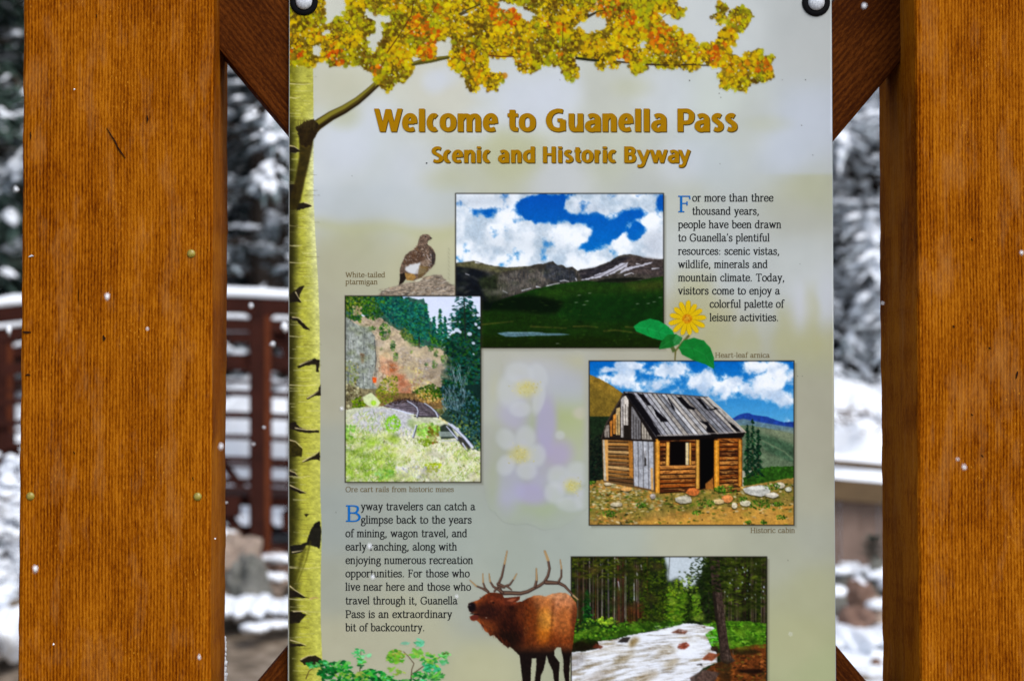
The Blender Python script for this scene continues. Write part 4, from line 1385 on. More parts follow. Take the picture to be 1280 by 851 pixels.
# ---------------------------------------------------------------- ore cart rails photograph
def paint_rails():
    x0, y0, x1, y1 = 431.5, 370, 601, 602.5
    begin('ore_cart_rails_photo_print', (x0, y0, x1, y1))
    z = Z(430, 368, 6.977); zl = Z(430, 470, 6.35)
    poly([(x0, y0), (x1, y0), (x1, y1), (x0, y1)], (212, 220, 240))
    poly(z((330, 0), (520, 0), (520, 160), (400, 200)), (70, 140, 190), .8, blur=4)
    rs = R_(15)
    def spray(pts, n, cols, s=(.7, 1.8), asp=(.5, .9), a=.8, va=.2, ang=3.1, zz=z):
        p = np.array(zz(*pts)); xa, ya = p.min(0); xb, yb = p.max(0)
        k = 0; t = 0
        while k < n and t < n * 6:
            t += 1
            x = rs.uniform(xa, xb); y = rs.uniform(ya, yb)
            ins = False; u0, v0 = p[-1]
            for u1, v1 in p:
                if (v1 > y) != (v0 > y) and x < (u0 - u1) * (y - v1) / (v0 - v1) + u1: ins = not ins
                u0, v0 = u1, v1
            if not ins: continue
            k += 1; r = rs.uniform(*s)
            dab(x, y, r, r * rs.uniform(*asp), rs.uniform(-ang / 2, ang / 2), vary(cols[rs.randint(len(cols))], va, rs), a, .5)
    # scree slope
    slope = ((0, 200), (300, 180), (480, 290), (560, 430), (860, 450), (960, 620), (900, 860), (0, 900))
    poly(z(*slope), (178, 162, 138), jit=.5, nz=(4, .3))
    spray(slope, 950, [(206, 192, 168), (140, 122, 104), (186, 166, 142), (158, 146, 140), (108, 94, 72), (196, 176, 140)], (.6, 1.6), (.35, .7), .6, .12, 1.0)
    spray(((460, 470), (700, 480), (860, 640), (880, 820), (700, 740), (520, 600)), 340, [(160, 156, 160), (196, 190, 184), (120, 112, 110), (174, 160, 146)], (.6, 1.8), (.3, .6), .6, .1, 1.0)
    spray(((480, 620), (650, 640), (760, 760), (780, 851), (560, 851)), 240, [(190, 176, 90), (206, 196, 110), (176, 140, 110), (150, 110, 80)], (.7, 1.6), (.5, .8), .7)
    # grey crag
    poly(z((0, 170), (60, 230), (130, 270), (220, 290), (270, 370), (280, 470), (270, 640), (240, 740), (300, 851), (0, 880)), (142, 148, 140), jit=.5, nz=(3.2, .42))
    spray(((0, 180), (120, 270), (230, 300), (270, 400), (270, 650), (200, 851), (0, 851)), 420, [(190, 196, 186), (96, 100, 96), (150, 160, 140), (70, 72, 70), (168, 172, 166)], (.6, 1.9), (.35, .7), .55, .15)
    for k in range(46):
        x = rs.uniform(20, 290); y = rs.uniform(300, 720); line(z((x, y), (x + rs.uniform(-10, 14), y + rs.uniform(50, 150))), .9, (62, 66, 68) if rs.rand() < .55 else (198, 202, 204), .55, .4)
    line(z((266, 400), (280, 540), (268, 710)), 1.3, (40, 44, 48), .8, .8)
    spray(((0, 560), (120, 600), (130, 720), (60, 851), (0, 851)), 130, [(120, 136, 50), (86, 104, 40), (160, 150, 90)], (.7, 1.7))
    poly(z((140, 510), (180, 520), (170, 600), (150, 600)), (132, 92, 56), .8, blur=.6)
    # pink and orange rock
    poly(z((310, 540), (360, 500), (420, 540), (470, 600), (480, 690), (560, 760), (600, 900), (440, 900), (420, 740), (330, 680)), (198, 148, 116), .85, jit=.6, nz=(3, .28))
    poly(z((460, 700), (540, 690), (580, 780), (590, 900), (500, 900)), (178, 102, 70), .75, blur=1, nz=(2.6, .4))
    poly(z((375, 580), (430, 590), (470, 632), (400, 630)), (176, 92, 44), .95); poly(z((396, 640), (470, 650), (430, 678), (400, 675)), (180, 88, 36), .95); line(z((380, 600), (420, 640), (470, 645)), 1.0, (84, 46, 30), .8)
    spray(((300, 540), (450, 560), (600, 860), (400, 860), (310, 680)), 170, [(222, 180, 150), (170, 116, 84), (196, 130, 90), (120, 84, 60)], (.6, 1.6), (.4, .7), .6)
    poly(z((248, 720), (286, 725), (280, 770), (252, 770)), (214, 88, 34), .97)
    # shrubs and trees
    GD = [(30, 76, 24), (62, 108, 26), (18, 50, 26), (88, 116, 30)]; TE = [(18, 82, 78), (30, 104, 92), (12, 56, 58), (44, 120, 80)]; GB = [(60, 110, 30), (30, 84, 34), (90, 130, 30), (20, 60, 30)]
    poly(z((0, -10), (700, 40), (740, 200), (870, 440), (860, 475), (700, 450), (570, 450), (490, 320), (400, 270), (320, 200), (160, 180), (140, 240), (0, 195)), (26, 68, 52), .85, jit=1.6, step=3, nz=(3, .5))
    spray(((0, -10), (400, -10), (420, 120), (300, 200), (250, 225), (160, 180), (140, 240), (60, 220), (0, 190)), 620, GD, (.8, 2.0), (.5, .9), .85)
    spray(((0, 0), (150, 0), (140, 80), (30, 150), (0, 120)), 90, [(110, 130, 30), (130, 140, 50), (40, 70, 20)], (.8, 1.8)); spray(((70, 100), (160, 110), (150, 170), (90, 190)), 40, [(170, 160, 120), (150, 130, 100)], (.8, 1.8))
    spray(((240, 0), (400, -10), (480, 30), (560, 50), (640, 90), (720, 90), (745, 200), (760, 330), (850, 430), (760, 400), (700, 390), (640, 400), (520, 300), (430, 260), (360, 180)), 900, TE, (.8, 2.0), (.5, .9), .85)
    for x, a_, b_, w_ in ((500, 20, 260, 40), (545, 30, 300, 44), (625, 60, 330, 44), (660, 75, 460, 62), (715, 80, 340, 34), (838, 130, 430, 52), (785, 200, 420, 30), (880, 190, 440, 40)):
        p = z((x, a_), (x, b_)); conifer2d(p[0][0], p[0][1], p[1][1], w_ / 6.977, TE + GB[1:2], rs, 150, .9)
    spray(((480, 330), (530, 290), (600, 360), (620, 440), (560, 440)), 130, [(76, 104, 40), (50, 84, 40), (110, 120, 60)], (.8, 1.8)); spray(((560, 390), (640, 400), (650, 440), (580, 460)), 60, GB, (.8, 1.7))
    spray(((740, 330), (860, 430), (840, 460), (760, 420)), 60, GB)
    line(z((656, 370), (655, 465)), 1.6, (40, 30, 26), .95)
    for cx, cy, rx, ry, n in ((355, 325, 50, 75, 130), (425, 445, 24, 48, 50), (450, 550, 22, 44, 44), (245, 295, 34, 18, 30), (755, 470, 26, 26, 30), (802, 515, 20, 30, 24), (865, 560, 26, 38, 34), (788, 608, 26, 36, 40), (718, 608, 14, 12, 8), (590, 500, 14, 12, 6), (320, 470, 12, 12, 6)):
        for k in range(n):
            t = rs.rand() * 6.28; r = math.sqrt(rs.rand())
            dab(*z((cx + math.cos(t) * rx * r, cy + math.sin(t) * ry * r))[0], rs.uniform(.7, 1.4), rs.uniform(.5, 1), rs.rand() * 3, vary(GB[rs.randint(4)], .2, rs), .85)
    # the big conifer
    poly(z((1000, 150), (1080, 100), (1130, 200), (1195, 260), (1195, 900), (860, 860), (860, 660), (920, 590), (870, 480), (900, 390), (980, 330), (990, 230)), (14, 44, 36), .9, jit=1.4, step=3, nz=(3, .6))
    spray(((1000, 130), (1110, 60), (1190, 200), (1190, 900), (860, 860), (840, 640), (900, 590), (850, 470), (880, 380), (960, 330), (930, 220)), 1500, [(10, 44, 34), (16, 64, 44), (8, 30, 26), (34, 78, 26), (20, 86, 74)], (.9, 2.3), (.4, .8), .88, .2, 1.0)
    for k in range(190):
        y = rs.uniform(10, 330); dx = rs.uniform(-1, 1) * (60 + y * .38)
        dab(*z((1045 + dx, y + abs(dx) * .16))[0], rs.uniform(1, 2.6), rs.uniform(.4, .9), .25 * np.sign(dx), vary(((14, 60, 56), (24, 90, 84), (10, 44, 40))[rs.randint(3)], .2, rs), .9)
    line(z((1046, 10), (1060, 380)), 1.2, (30, 40, 34), .95, 2.4)
    for q in ((985, 310, 3.4), (1010, 325, 2.4), (1095, 345, 3.0), (1128, 425, 2.2), (960, 180, 2.6), (1130, 110, 2.6), (1170, 180, 2.6), (1150, 260, 2.2), (1178, 290, 2), (1010, 240, 1.2), (1130, 520, 1.2), (1160, 60, 3)):
        dab(*z(q[:2])[0], q[2], q[2] * .75, rs.rand(), (208, 216, 236), .9)
    for k in range(70):
        x = rs.uniform(930, 1080); y = rs.uniform(600, 851); line(z((x, y + 60), (x + rs.uniform(-30, 30), y)), .6, (150, 166, 176), .6, .4)
    tones(z((300, 250), (480, 320), (560, 440), (860, 480), (940, 640), (860, 840), (480, 840), (300, 540)), 110, [(206, 190, 160), (150, 142, 140), (176, 160, 130), (130, 116, 96), (198, 182, 140)], rs, (2.5, 8), .42)
    tones(z((0, 190), (240, 300), (270, 700), (0, 800)), 60, [(176, 182, 170), (104, 110, 104), (130, 140, 100), (190, 194, 190)], rs, (2, 6), .42)
    tones(z((310, 540), (440, 560), (600, 860), (440, 860)), 30, [(214, 164, 130), (176, 112, 82), (150, 120, 100)], rs, (2, 6), .4)
    # ---- lower half
    poly(zl((540, 120), (880, 100), (900, 350), (560, 350)), (84, 88, 52), nz=(2.5, .5))
    poly(zl((750, 90), (1095, 60), (1095, 620), (1000, 560), (890, 330), (780, 220)), (20, 44, 40)); poly(zl((0, 60), (150, 100), (330, 100), (330, 260), (0, 300)), (120, 112, 84), nz=(2.5, .4)); poly(zl((250, 130), (800, 140), (780, 260), (250, 250)), (120, 96, 60), nz=(2.5, .4))
    spray(((250, 110), (330, 0), (420, 0), (430, 150), (370, 220), (280, 230)), 260, [(110, 130, 20), (140, 150, 40), (76, 100, 20), (160, 150, 60)], (.8, 1.8), (.3, .6), .85, .2, 2.6, zl)
    spray(((560, 110), (700, 60), (760, 100), (800, 180), (700, 200), (600, 170)), 220, [(40, 84, 14), (60, 100, 20), (24, 56, 14), (130, 130, 40)], (.8, 1.8), zz=zl)
    spray(((560, 130), (640, 110), (780, 190), (800, 200), (640, 215), (580, 190)), 90, [(206, 180, 120), (190, 150, 80), (150, 120, 60)], (.8, 1.6), zz=zl)
    spray(((0, 40), (110, 60), (160, 200), (100, 280), (0, 240)), 170, [(150, 150, 110), (110, 104, 70), (180, 176, 140), (70, 60, 40)], (.8, 1.8), zz=zl); spray(((60, 190), (130, 160), (180, 230), (140, 280), (70, 270)), 110, [(80, 110, 14), (110, 130, 20), (50, 80, 14)], (.8, 1.7), zz=zl)
    poly(zl((150, 165), (215, 130), (260, 170), (290, 210), (270, 245), (200, 240), (160, 210)), (206, 216, 170), .95, nz=(3, .1)); dab(*zl((235, 212))[0], 3.4, 3.2, 0, (150, 200, 40), .8)
    spray(((760, 90), (930, 60), (1090, 180), (1090, 500), (960, 440), (880, 300), (780, 220)), 560, [(18, 54, 50), (40, 84, 96), (12, 34, 30), (70, 110, 110), (26, 60, 20)], (.9, 2.0), (.4, .8), .85, zz=zl)
    for k in range(110):
        x = rs.uniform(790, 960); y = rs.uniform(80, 330); line(zl((x, y + 40), (x + rs.uniform(-40, 30), y - 20)), .6, (140, 160, 172), .55, .4)
    poly(zl((0, 270), (150, 245), (310, 240), (500, 300), (740, 325), (830, 380), (1000, 560), (1095, 560), (1095, 860), (0, 860)), (196, 200, 172), nz=(3, .22), jit=.5)
    poly(zl((60, 300), (180, 255), (320, 250), (520, 300), (560, 380), (520, 480), (330, 470), (150, 430), (60, 380)), (188, 188, 196), .9, blur=1.2, nz=(2, .25))
    poly(zl((310, 240), (370, 205), (470, 190), (520, 185), (640, 215), (700, 250), (765, 305), (740, 325), (600, 325), (560, 300), (420, 262)), (92, 84, 92), .97, nz=(1.8, .4))
    for k in range(8): line(zl((330 + k * 34, 228 + k * 11), (520 + k * 24, 214 + k * 14)), .9, (168, 160, 172), .7, .6)
    for k in range(6): line(zl((400 + k * 40, 240 + k * 12), (600 + k * 20, 236 + k * 14)), .8, (36, 28, 34), .8, .6)
    spray(((420, 180), (520, 175), (640, 212), (500, 205), (340, 232)), 60, [(60, 44, 40), (40, 30, 28)], (.7, 1.4), zz=zl); line(zl((560, 318), (730, 322)), 1.6, (30, 26, 30), .9)
    gc = [(204, 208, 130), (222, 224, 180), (160, 190, 66), (120, 166, 40), (206, 190, 140), (86, 126, 30), (230, 230, 204)]
    def grass(pts, n, cols, L_=(8, 34), w_=.8, a=.7):
        p = np.array(zl(*pts)); xa, ya = p.min(0); xb, yb = p.max(0)
        for k in range(n):
            x = rs.uniform(xa, xb); y = rs.uniform(ya, yb); L = rs.uniform(*L_) / 6.35 * 1.6; an = rs.uniform(-2.7, -.45)
            line([(x, y), (x + math.cos(an) * L * .5, y + math.sin(an) * L * .5), (x + math.cos(an + .35) * L, y + math.sin(an + .35) * L)], w_, vary(cols[rs.randint(len(cols))], .1, rs), a, .4)
    grass(((0, 430), (1090, 850)), 900, gc + [(96, 116, 40), (120, 120, 60)]); grass(((0, 300), (330, 560)), 260, gc); grass(((0, 580), (1090, 850)), 700, gc, (12, 50), .9)
    for k in range(420):
        dab(rs.uniform(432, 600), rs.uniform(548, 602), rs.uniform(.8, 2.4), rs.uniform(.5, 1.2), rs.rand() * 3, ((60, 80, 20), (120, 150, 20), (90, 70, 40), (160, 190, 40))[rs.randint(4)], .45, .6)
    grass(((420, 500), (1090, 850)), 420, [(232, 230, 206), (216, 206, 166), (238, 238, 224)], (14, 44), .9, .6)
    grass(((0, 640), (420, 850)), 200, [(84, 130, 20), (110, 160, 30), (70, 100, 30), (140, 180, 60)]); grass(((420, 480), (900, 780)), 260, [(236, 232, 200), (226, 216, 170), (244, 244, 226)], (14, 50))
    spray(((0, 400), (90, 380), (80, 500), (0, 520)), 60, [(140, 190, 90), (110, 160, 60)], (.8, 2), zz=zl)
    spray(((320, 380), (350, 320), (400, 300), (440, 340), (450, 390), (420, 440), (360, 450), (330, 420)), 190, [(120, 186, 20), (140, 200, 40), (90, 156, 14)], (.7, 1.5), (.4, .7), .7, .15, zz=zl); spray(((560, 390), (680, 370), (780, 400), (700, 500), (600, 500)), 230, [(130, 190, 70), (150, 206, 90), (110, 160, 40), (180, 200, 110)], (.9, 2), zz=zl)
    spray(((670, 400), (760, 400), (740, 530), (660, 540)), 100, [(110, 90, 30), (84, 110, 20), (130, 80, 40)], (.8, 1.7), zz=zl); spray(((740, 330), (830, 280), (900, 330), (900, 370), (800, 370)), 130, [(214, 206, 140), (190, 176, 100), (230, 224, 180)], (.7, 1.7), zz=zl); spray(((580, 500), (700, 500), (680, 560), (600, 550)), 60, [(120, 150, 30), (96, 120, 20)], (.8, 1.7), zz=zl)
    spray(((230, 740), (400, 740), (400, 800), (260, 820)), 70, [(90, 150, 70), (120, 190, 130), (80, 140, 50)], (.9, 2), zz=zl); spray(((640, 690), (780, 690), (740, 760), (660, 760)), 50, [(170, 190, 30), (150, 170, 20)], (.8, 1.8), zz=zl); spray(((400, 700), (660, 720), (640, 810), (420, 790)), 90, [(170, 170, 190), (140, 140, 160), (196, 196, 200)], (.7, 1.6), zz=zl)
    tones(zl((0, 440), (420, 440), (420, 840), (0, 840)), 90, [(150, 190, 50), (120, 160, 30), (206, 212, 150), (90, 120, 30), (190, 206, 90)], rs, (2, 8), .4)
    tones(zl((420, 540), (1090, 620), (1090, 840), (420, 840)), 80, [(232, 232, 214), (206, 206, 150), (170, 190, 90), (150, 144, 120), (236, 236, 226)], rs, (2, 8), .4)
    tones(zl((500, 330), (760, 340), (760, 540), (560, 540)), 26, [(206, 206, 160), (150, 190, 80), (120, 150, 50)], rs, (2, 5), .4)
    poly(zl((760, 320), (830, 250), (960, 300), (1090, 420), (1095, 600), (1000, 560), (900, 400), (830, 370)), (34, 60, 54), .92, nz=(2.5, .6), jit=.8); spray(((790, 250), (1090, 380), (1090, 590), (960, 500), (860, 350)), 330, [(40, 84, 96), (70, 110, 110), (26, 60, 30), (110, 130, 60), (14, 30, 24)], (.8, 1.9), (.4, .8), .85, zz=zl)
    # rails
    poly(zl((760, 400), (800, 380), (850, 400), (900, 490), (770, 500)), (34, 44, 40), .9, blur=.4); poly(zl((750, 440), (860, 440), (870, 480), (760, 480)), (134, 146, 140), .9, blur=.3); line(zl((780, 512), (900, 512)), 2.0, (190, 194, 186), .95)
    poly(zl((905, 470), (960, 500), (1020, 540), (1000, 590), (940, 560), (900, 500)), (36, 34, 36), .85, blur=.5)
    for q, w0, w1 in ((((500, 195), (545, 222), (578, 248), (588, 280), (578, 320)), 0.9, 1.5), (((572, 390), (560, 430), (545, 480)), 1.4, 1.9), (((640, 215), (690, 248), (728, 285), (745, 320)), 1.0, 1.8), (((830, 375), (900, 430), (960, 490), (1020, 565)), 2.0, 3.8), (((815, 398), (850, 440), (900, 498)), 1.3, 1.9), (((940, 530), (975, 585)), 1.6, 1.8)):
        line([(a_ + .7, b_ + .9) for a_, b_ in zl(*q)], w0 + .6, (50, 50, 66), .8, w1 + .6); line(zl(*q), w0, (182, 188, 208), .97, w1); line([(a_ - .3, b_ - .3) for a_, b_ in zl(*q)], w0 * .3, (226, 230, 240), .8, w1 * .3)
    grass(((880, 560), (1080, 700)), 60, gc, (10, 30))
    frame(x0, y0, x1, y1)

# ---------------------------------------------------------------- cabin photograph
def paint_cabin():
    x0, y0, x1, y1 = 736.5, 451, 992.5, 656
    begin('cabin_photo_print', (x0, y0, x1, y1))
    z = Z(725, 360, 2.746)
    def mf(X, Y):
        zx = (X - 725) * 2.746; zy = (Y - 360) * 2.746
        b = np.zeros(X.shape)
        for cx, cy, rx, ry in ((170, 265, 60, 16), (300, 285, 90, 34), (400, 315, 110, 40), (150, 310, 70, 30), (250, 330, 120, 34), (600, 270, 60, 26), (690, 290, 70, 44), (560, 350, 120, 36), (620, 330, 110, 30), (500, 330, 60, 20), (700, 380, 60, 40), (90, 280, 40, 12)):
            b = np.maximum(b, 1.15 - np.sqrt(((zx - cx) / rx) ** 2 + ((zy - cy) / ry) ** 2) * .75)
        return np.clip(b, 0, 1)
    sky_clouds(x0, y0, x1, 545, (4, 96, 176), (104, 172, 208), mf, 340, (176, 196, 218))
    rs = R_(25)
    # hills
    poly(z((30, 295), (70, 312), (110, 335), (160, 370), (120, 440), (30, 520)), (132, 106, 42), nz=(6, .25), jit=.3)
    poly(z((30, 330), (90, 360), (140, 380), (100, 430), (30, 470)), (100, 84, 34), .6, blur=3)
    poly(z((30, 440), (120, 440), (120, 680), (30, 680)), (26, 40, 24), nz=(3, .5))
    for k in range(14):
        p = z((36 + k * 5, 480 + (k * 37) % 40), (36 + k * 5, 670)); conifer2d(p[0][0], p[0][1], p[1][1], 3.2, [(14, 24, 18), (24, 40, 26), (8, 16, 14)], rs, 40)
    poly(z((500, 452), (520, 450), (545, 435), (575, 427), (600, 436), (640, 440), (680, 455), (700, 460), (735, 458), (735, 500), (500, 500)), (34, 64, 140), nz=(4, .25), jit=.3)
    poly(z((520, 456), (560, 448), (620, 460), (680, 470), (735, 478), (735, 530), (520, 530)), (96, 122, 130), .95, blur=.5, nz=(4, .2))
    poly(z((520, 470), (580, 470), (650, 482), (735, 500), (735, 620), (520, 620)), (92, 108, 84), nz=(6, .25), jit=.4)
    poly(z((600, 480), (735, 488), (735, 530), (650, 500)), (128, 134, 108), .6, blur=1.5)
    poly(z((600, 500), (660, 512), (735, 540), (735, 600), (640, 560)), (56, 84, 62), .8, blur=1.5, nz=(3, .4))
    line(z((620, 520), (700, 560), (735, 590)), 2.0, (150, 150, 120), .4, 1.2, blur=.5)
    poly(z((560, 650), (600, 620), (660, 612), (735, 610), (735, 670), (560, 680)), (40, 76, 22), nz=(2.5, .5), jit=.8)
    for x, a, b, wd in ((575, 470, 640, 12), (592, 448, 645, 17), (612, 480, 640, 12)):
        p = z((x, a), (x, b)); conifer2d(p[0][0], p[0][1], p[1][1], wd * .55, [(14, 44, 28), (24, 60, 32), (10, 30, 20)], rs, 150, .9, (70, 50, 30))
    # foreground
    poly(z((30, 665), (90, 655), (280, 700), (560, 680), (735, 650), (735, 820), (30, 820)), (150, 118, 60), nz=(5, .3), jit=.6)
    poly(z((30, 690), (300, 710), (735, 670), (735, 740), (400, 760), (30, 780)), (104, 104, 44), .6, blur=2.5, nz=(4, .4))
    poly(z((200, 800), (450, 760), (735, 745), (735, 815), (200, 815)), (186, 140, 64), .9, blur=1.5, nz=(6, .15))
    for k in range(850):
        x = rs.uniform(30, 735); y = rs.uniform(670, 812)
        if y > 765 and x > 200 and rs.rand() < .75: continue
        c = ((54, 84, 20), (84, 96, 30), (40, 56, 16), (196, 184, 150), (166, 110, 50), (206, 170, 90), (30, 30, 16))[rs.randint(7)]
        dab(*z((x, y))[0], rs.uniform(.8, 3), rs.uniform(.5, 1.3), rs.uniform(-.4, .4), vary(c, .2, rs), .7)
    for k in range(240):
        x = rs.uniform(30, 280); y = rs.uniform(670, 760)
        dab(*z((x, y))[0], rs.uniform(1, 3), rs.uniform(.6, 1.3), 0, vary(((190, 130, 60), (150, 150, 110), (210, 196, 160))[rs.randint(3)], .2, rs), .7)
    tones(z((30, 690), (280, 710), (735, 680), (735, 800), (30, 800)), 90, [(120, 116, 50), (176, 140, 80), (90, 96, 36), (150, 110, 56), (196, 160, 90)], rs, (2.5, 8), .35)
    # back wall of walls
    poly(z((75, 512), (262, 512), (262, 700), (80, 664)), (96, 72, 44))
    # left wall logs
    for k in range(11):
        y = 522 + k * 13
        line(z((92, y), (190, y + k * 1.2 + 1)), 3.2, vary(((122, 82, 40), (150, 104, 52), (88, 60, 36), (170, 136, 90))[k % 4], .15, rs), .95)
        line(z((92, y + 6.5), (190, y + k * 1.2 + 8)), 1.1, (26, 18, 12), .95)
        line(z((95, y - 2), (160, y - 1)), .7, (198, 170, 120), .6)
    poly(z((78, 520), (96, 520), (96, 662), (82, 660)), (186, 178, 160), .95, nz=(2, .25))
    poly(z((84, 520), (96, 520), (97, 662), (90, 661)), (206, 146, 70), .8)
    poly(z((166, 528), (182, 528), (184, 650), (170, 648)), (168, 112, 48), .95, nz=(2, .25))
    # weathered door and boards
    poly(z((182, 524), (252, 520), (254, 692), (186, 678)), (168, 170, 176), nz=(3, .2))
    for x in (182, 199, 216, 234, 252):
        line(z((x, 524), (x + 2, 680 + (x - 182) * .15)), .9, (56, 52, 50), .8)
    for k in range(30):
        x = rs.uniform(186, 250); y = rs.uniform(530, 640); line(z((x, y), (x + 1, y + rs.uniform(10, 40))), .6, (110, 110, 116), .6)
    poly(z((220, 560), (226, 556), (228, 608), (220, 612)), (40, 36, 34), .9); line(z((222, 548), (224, 580)), 1.2, (226, 226, 230), .9)
    line(z((246, 620), (248, 690)), 2.6, (208, 160, 92), .9)
    # front wall
    poly(z((258, 512), (556, 508), (556, 678), (272, 706)), (60, 34, 16))
    wood = [(132, 70, 26), (98, 48, 20), (160, 92, 36), (70, 36, 18), (176, 116, 56)]
    for k in range(12):
        y = 524 + k * 15.2
        for xa, xb in ((276, 400), (478, 548)):
            sl_ = (k - 5) * .6
            line(z((xa, y + sl_), (xb, y - 2)), 4.0, vary(wood[rs.randint(5)], .15, rs), .95)
            line(z((xa, y + 7.5 + sl_), (xb, y + 5.5)), 1.2, (24, 12, 8), .95)
            line(z((xa + 10, y - 2), (xb - rs.uniform(10, 60), y - 3.5)), .8, (224, 172, 96), .45)
            for q_ in range(5):
                xx = rs.uniform(xa, xb - 20); line(z((xx, y + rs.uniform(-5, 5)), (xx + rs.uniform(8, 30), y + rs.uniform(-5, 5))), rs.uniform(.6, 1.5), ((30, 16, 10), (206, 150, 80), (60, 30, 14))[rs.randint(3)], .6)
    poly(z((308, 526), (372, 526), (372, 606), (308, 608)), (10, 6, 6))
    poly(z((408, 515), (462, 515), (458, 640), (440, 680), (412, 692)), (8, 5, 5))
    poly(z((430, 672), (456, 650), (458, 690), (432, 690)), (170, 110, 50), .8)
    def post(xa, xb, ya, yb, c=(196, 134, 48), lean=0):
        poly(z((xa, ya), (xb, ya), (xb + lean, yb), (xa + lean, yb)), c, nz=(2.4, .25))
        line(z((xa, ya), (xa + lean, yb)), .9, (60, 34, 14), .8); line(z((xb, ya), (xb + lean, yb)), .9, (80, 44, 16), .7)
        line(z(((xa + xb) / 2, ya + 4), ((xa + xb) / 2 + lean, yb - 4)), .9, (232, 186, 96), .7)
    post(258, 274, 516, 702); post(296, 308, 528, 610, (214, 156, 72), -2); post(362, 374, 530, 606, (206, 200, 170)); post(374, 382, 530, 606, (198, 140, 60))
    post(397, 410, 520, 688, (188, 138, 62)); post(460, 478, 522, 692, (206, 138, 44)); post(543, 556, 520, 680, (176, 112, 36))
    line(z((276, 612), (398, 610)), 2.0, (192, 132, 70), .9)
    # gable
    poly(z((152, 356), (258, 522), (74, 516), (92, 462)), (34, 28, 24))
    gx = [(84, 468, 100, 512), (102, 452, 112, 508), (114, 430, 124, 500), (124, 408, 138, 504), (140, 372, 150, 512), (150, 366, 166, 470), (176, 402, 208, 520), (212, 450, 250, 520)]
    gcol = [(150, 140, 130), (190, 120, 50), (210, 140, 60), (196, 170, 120), (186, 180, 176), (214, 206, 196), (120, 118, 120), (170, 162, 150)]
    for (a, b, c_, d), cc in zip(gx, gcol):
        poly(z((a, b + 6), (c_, b), (c_, d), (a, d)), cc, .93, nz=(2.2, .3), jit=.2)
    for x in range(84, 250, 9):
        t = (x - 80) / 75 if x < 152 else (250 - x) / 98
        line(z((x, 514 - max(0, min(1, t)) * 120), (x + 1, 516)), .8, (30, 24, 20), .8)
    line(z((74, 516), (258, 524)), 2.4, (24, 18, 16), .95)
    line(z((152, 358), (110, 430), (92, 462), (74, 514)), 2.2, (60, 52, 46), .95, 1.6)
    # roof
    roof = z((152, 355), (220, 358), (300, 364), (380, 370), (440, 374), (480, 408), (530, 458), (569, 494), (550, 502), (480, 506), (400, 508), (330, 512), (262, 512))
    poly(z((148, 354), (180, 358), (275, 514), (250, 522)), (26, 22, 22))
    poly(roof, (112, 112, 116))
    n = 17
    CL = CLIP[0]
    for k in range(n):
        t0 = k / n; t1 = (k + 1) / n
        def top(t): return (165 + (440 - 165) * t, 357 + 17 * t)
        def bot(t): return (268 + (566 - 268) * t, 508 - 12 * t)
        a, b, c_, d = top(t0), top(t1), bot(t1), bot(t0)
        cc = ((150, 150, 156), (126, 128, 134), (166, 160, 152), (104, 104, 110), (178, 178, 180), (140, 132, 124))[rs.randint(6)]
        poly(z(a, b, c_, d), vary(cc, .1, rs), 1, nz=(3, .3, 7 + k))
        line(z(a, d), 1.0, (34, 30, 32), .85)
        for q in range(4):
            u = rs.uniform(.1, .9); v0 = rs.uniform(0, .6); v1 = v0 + rs.uniform(.1, .4)
            A = [top(t0 + (t1 - t0) * u)[i] * (1 - v0) + bot(t0 + (t1 - t0) * u)[i] * v0 for i in (0, 1)]
            B = [top(t0 + (t1 - t0) * u)[i] * (1 - v1) + bot(t0 + (t1 - t0) * u)[i] * v1 for i in (0, 1)]
            line(z(A, B), .7, (90, 88, 92) if rs.rand() < .6 else (206, 206, 206), .6)
    for q in (((155, 360), (180, 360), (232, 430), (280, 508), (262, 510), (205, 430)), ((195, 362), (218, 364), (236, 392), (246, 404), (232, 402)), ((262, 420), (300, 452), (305, 460), (278, 458), (256, 430)), ((330, 372), (348, 374), (380, 405), (400, 415), (372, 414), (352, 400)),
              ((360, 404), (395, 412), (392, 418), (368, 414)), ((398, 378), (414, 380), (440, 415), (462, 412), (455, 404), (476, 414), (450, 420), (430, 416)), ((410, 456), (436, 458), (460, 490), (472, 502), (450, 504), (432, 486), (436, 474)), ((300, 376), (306, 378), (328, 420), (318, 414)),
              ((506, 460), (520, 462), (556, 494), (540, 496)), ((246, 400), (262, 418), (274, 440), (262, 436))):
        poly(z(*q), (14, 12, 16), .97, jit=.4, step=2)
    line(z((165, 356), (300, 363), (440, 374)), 1.3, (80, 70, 66), .95, 1.2)
    line(z((440, 374), (500, 428), (568, 494)), 1.4, (196, 180, 160), .95, 1.6)
    poly(z((262, 508), (400, 506), (568, 494), (560, 512), (400, 520), (270, 524)), (14, 10, 10), .97)
    line(z((266, 506), (566, 493)), 1.2, (170, 160, 150), .7)
    # rocks in front
    def rock(cx, cy, rx, ry, c):
        pts = [(cx + math.cos(t) * rx * rs.uniform(.8, 1.1), cy + math.sin(t) * ry * rs.uniform(.8, 1.1)) for t in np.linspace(0, 6.28, 10)[:-1]]
        poly(z(*[(a, b + 4) for a, b in pts]), (44, 40, 24), .8, blur=.6)
        poly(z(*pts), c, .97, nz=(2.5, .3))
        dab(*z((cx - rx * .1, cy - ry * .4))[0], rx * .55 / 2.746, ry * .3 / 2.746, 0, [min(255, v * 1.25) for v in c], .6)
    rock(388, 698, 26, 15, (190, 106, 54)); rock(357, 726, 32, 15, (176, 170, 152)); rock(250, 714, 10, 10, (166, 156, 150)); rock(610, 694, 54, 20, (186, 186, 178)); rock(660, 710, 24, 10, (196, 190, 176)); rock(686, 676, 18, 11, (190, 182, 160))
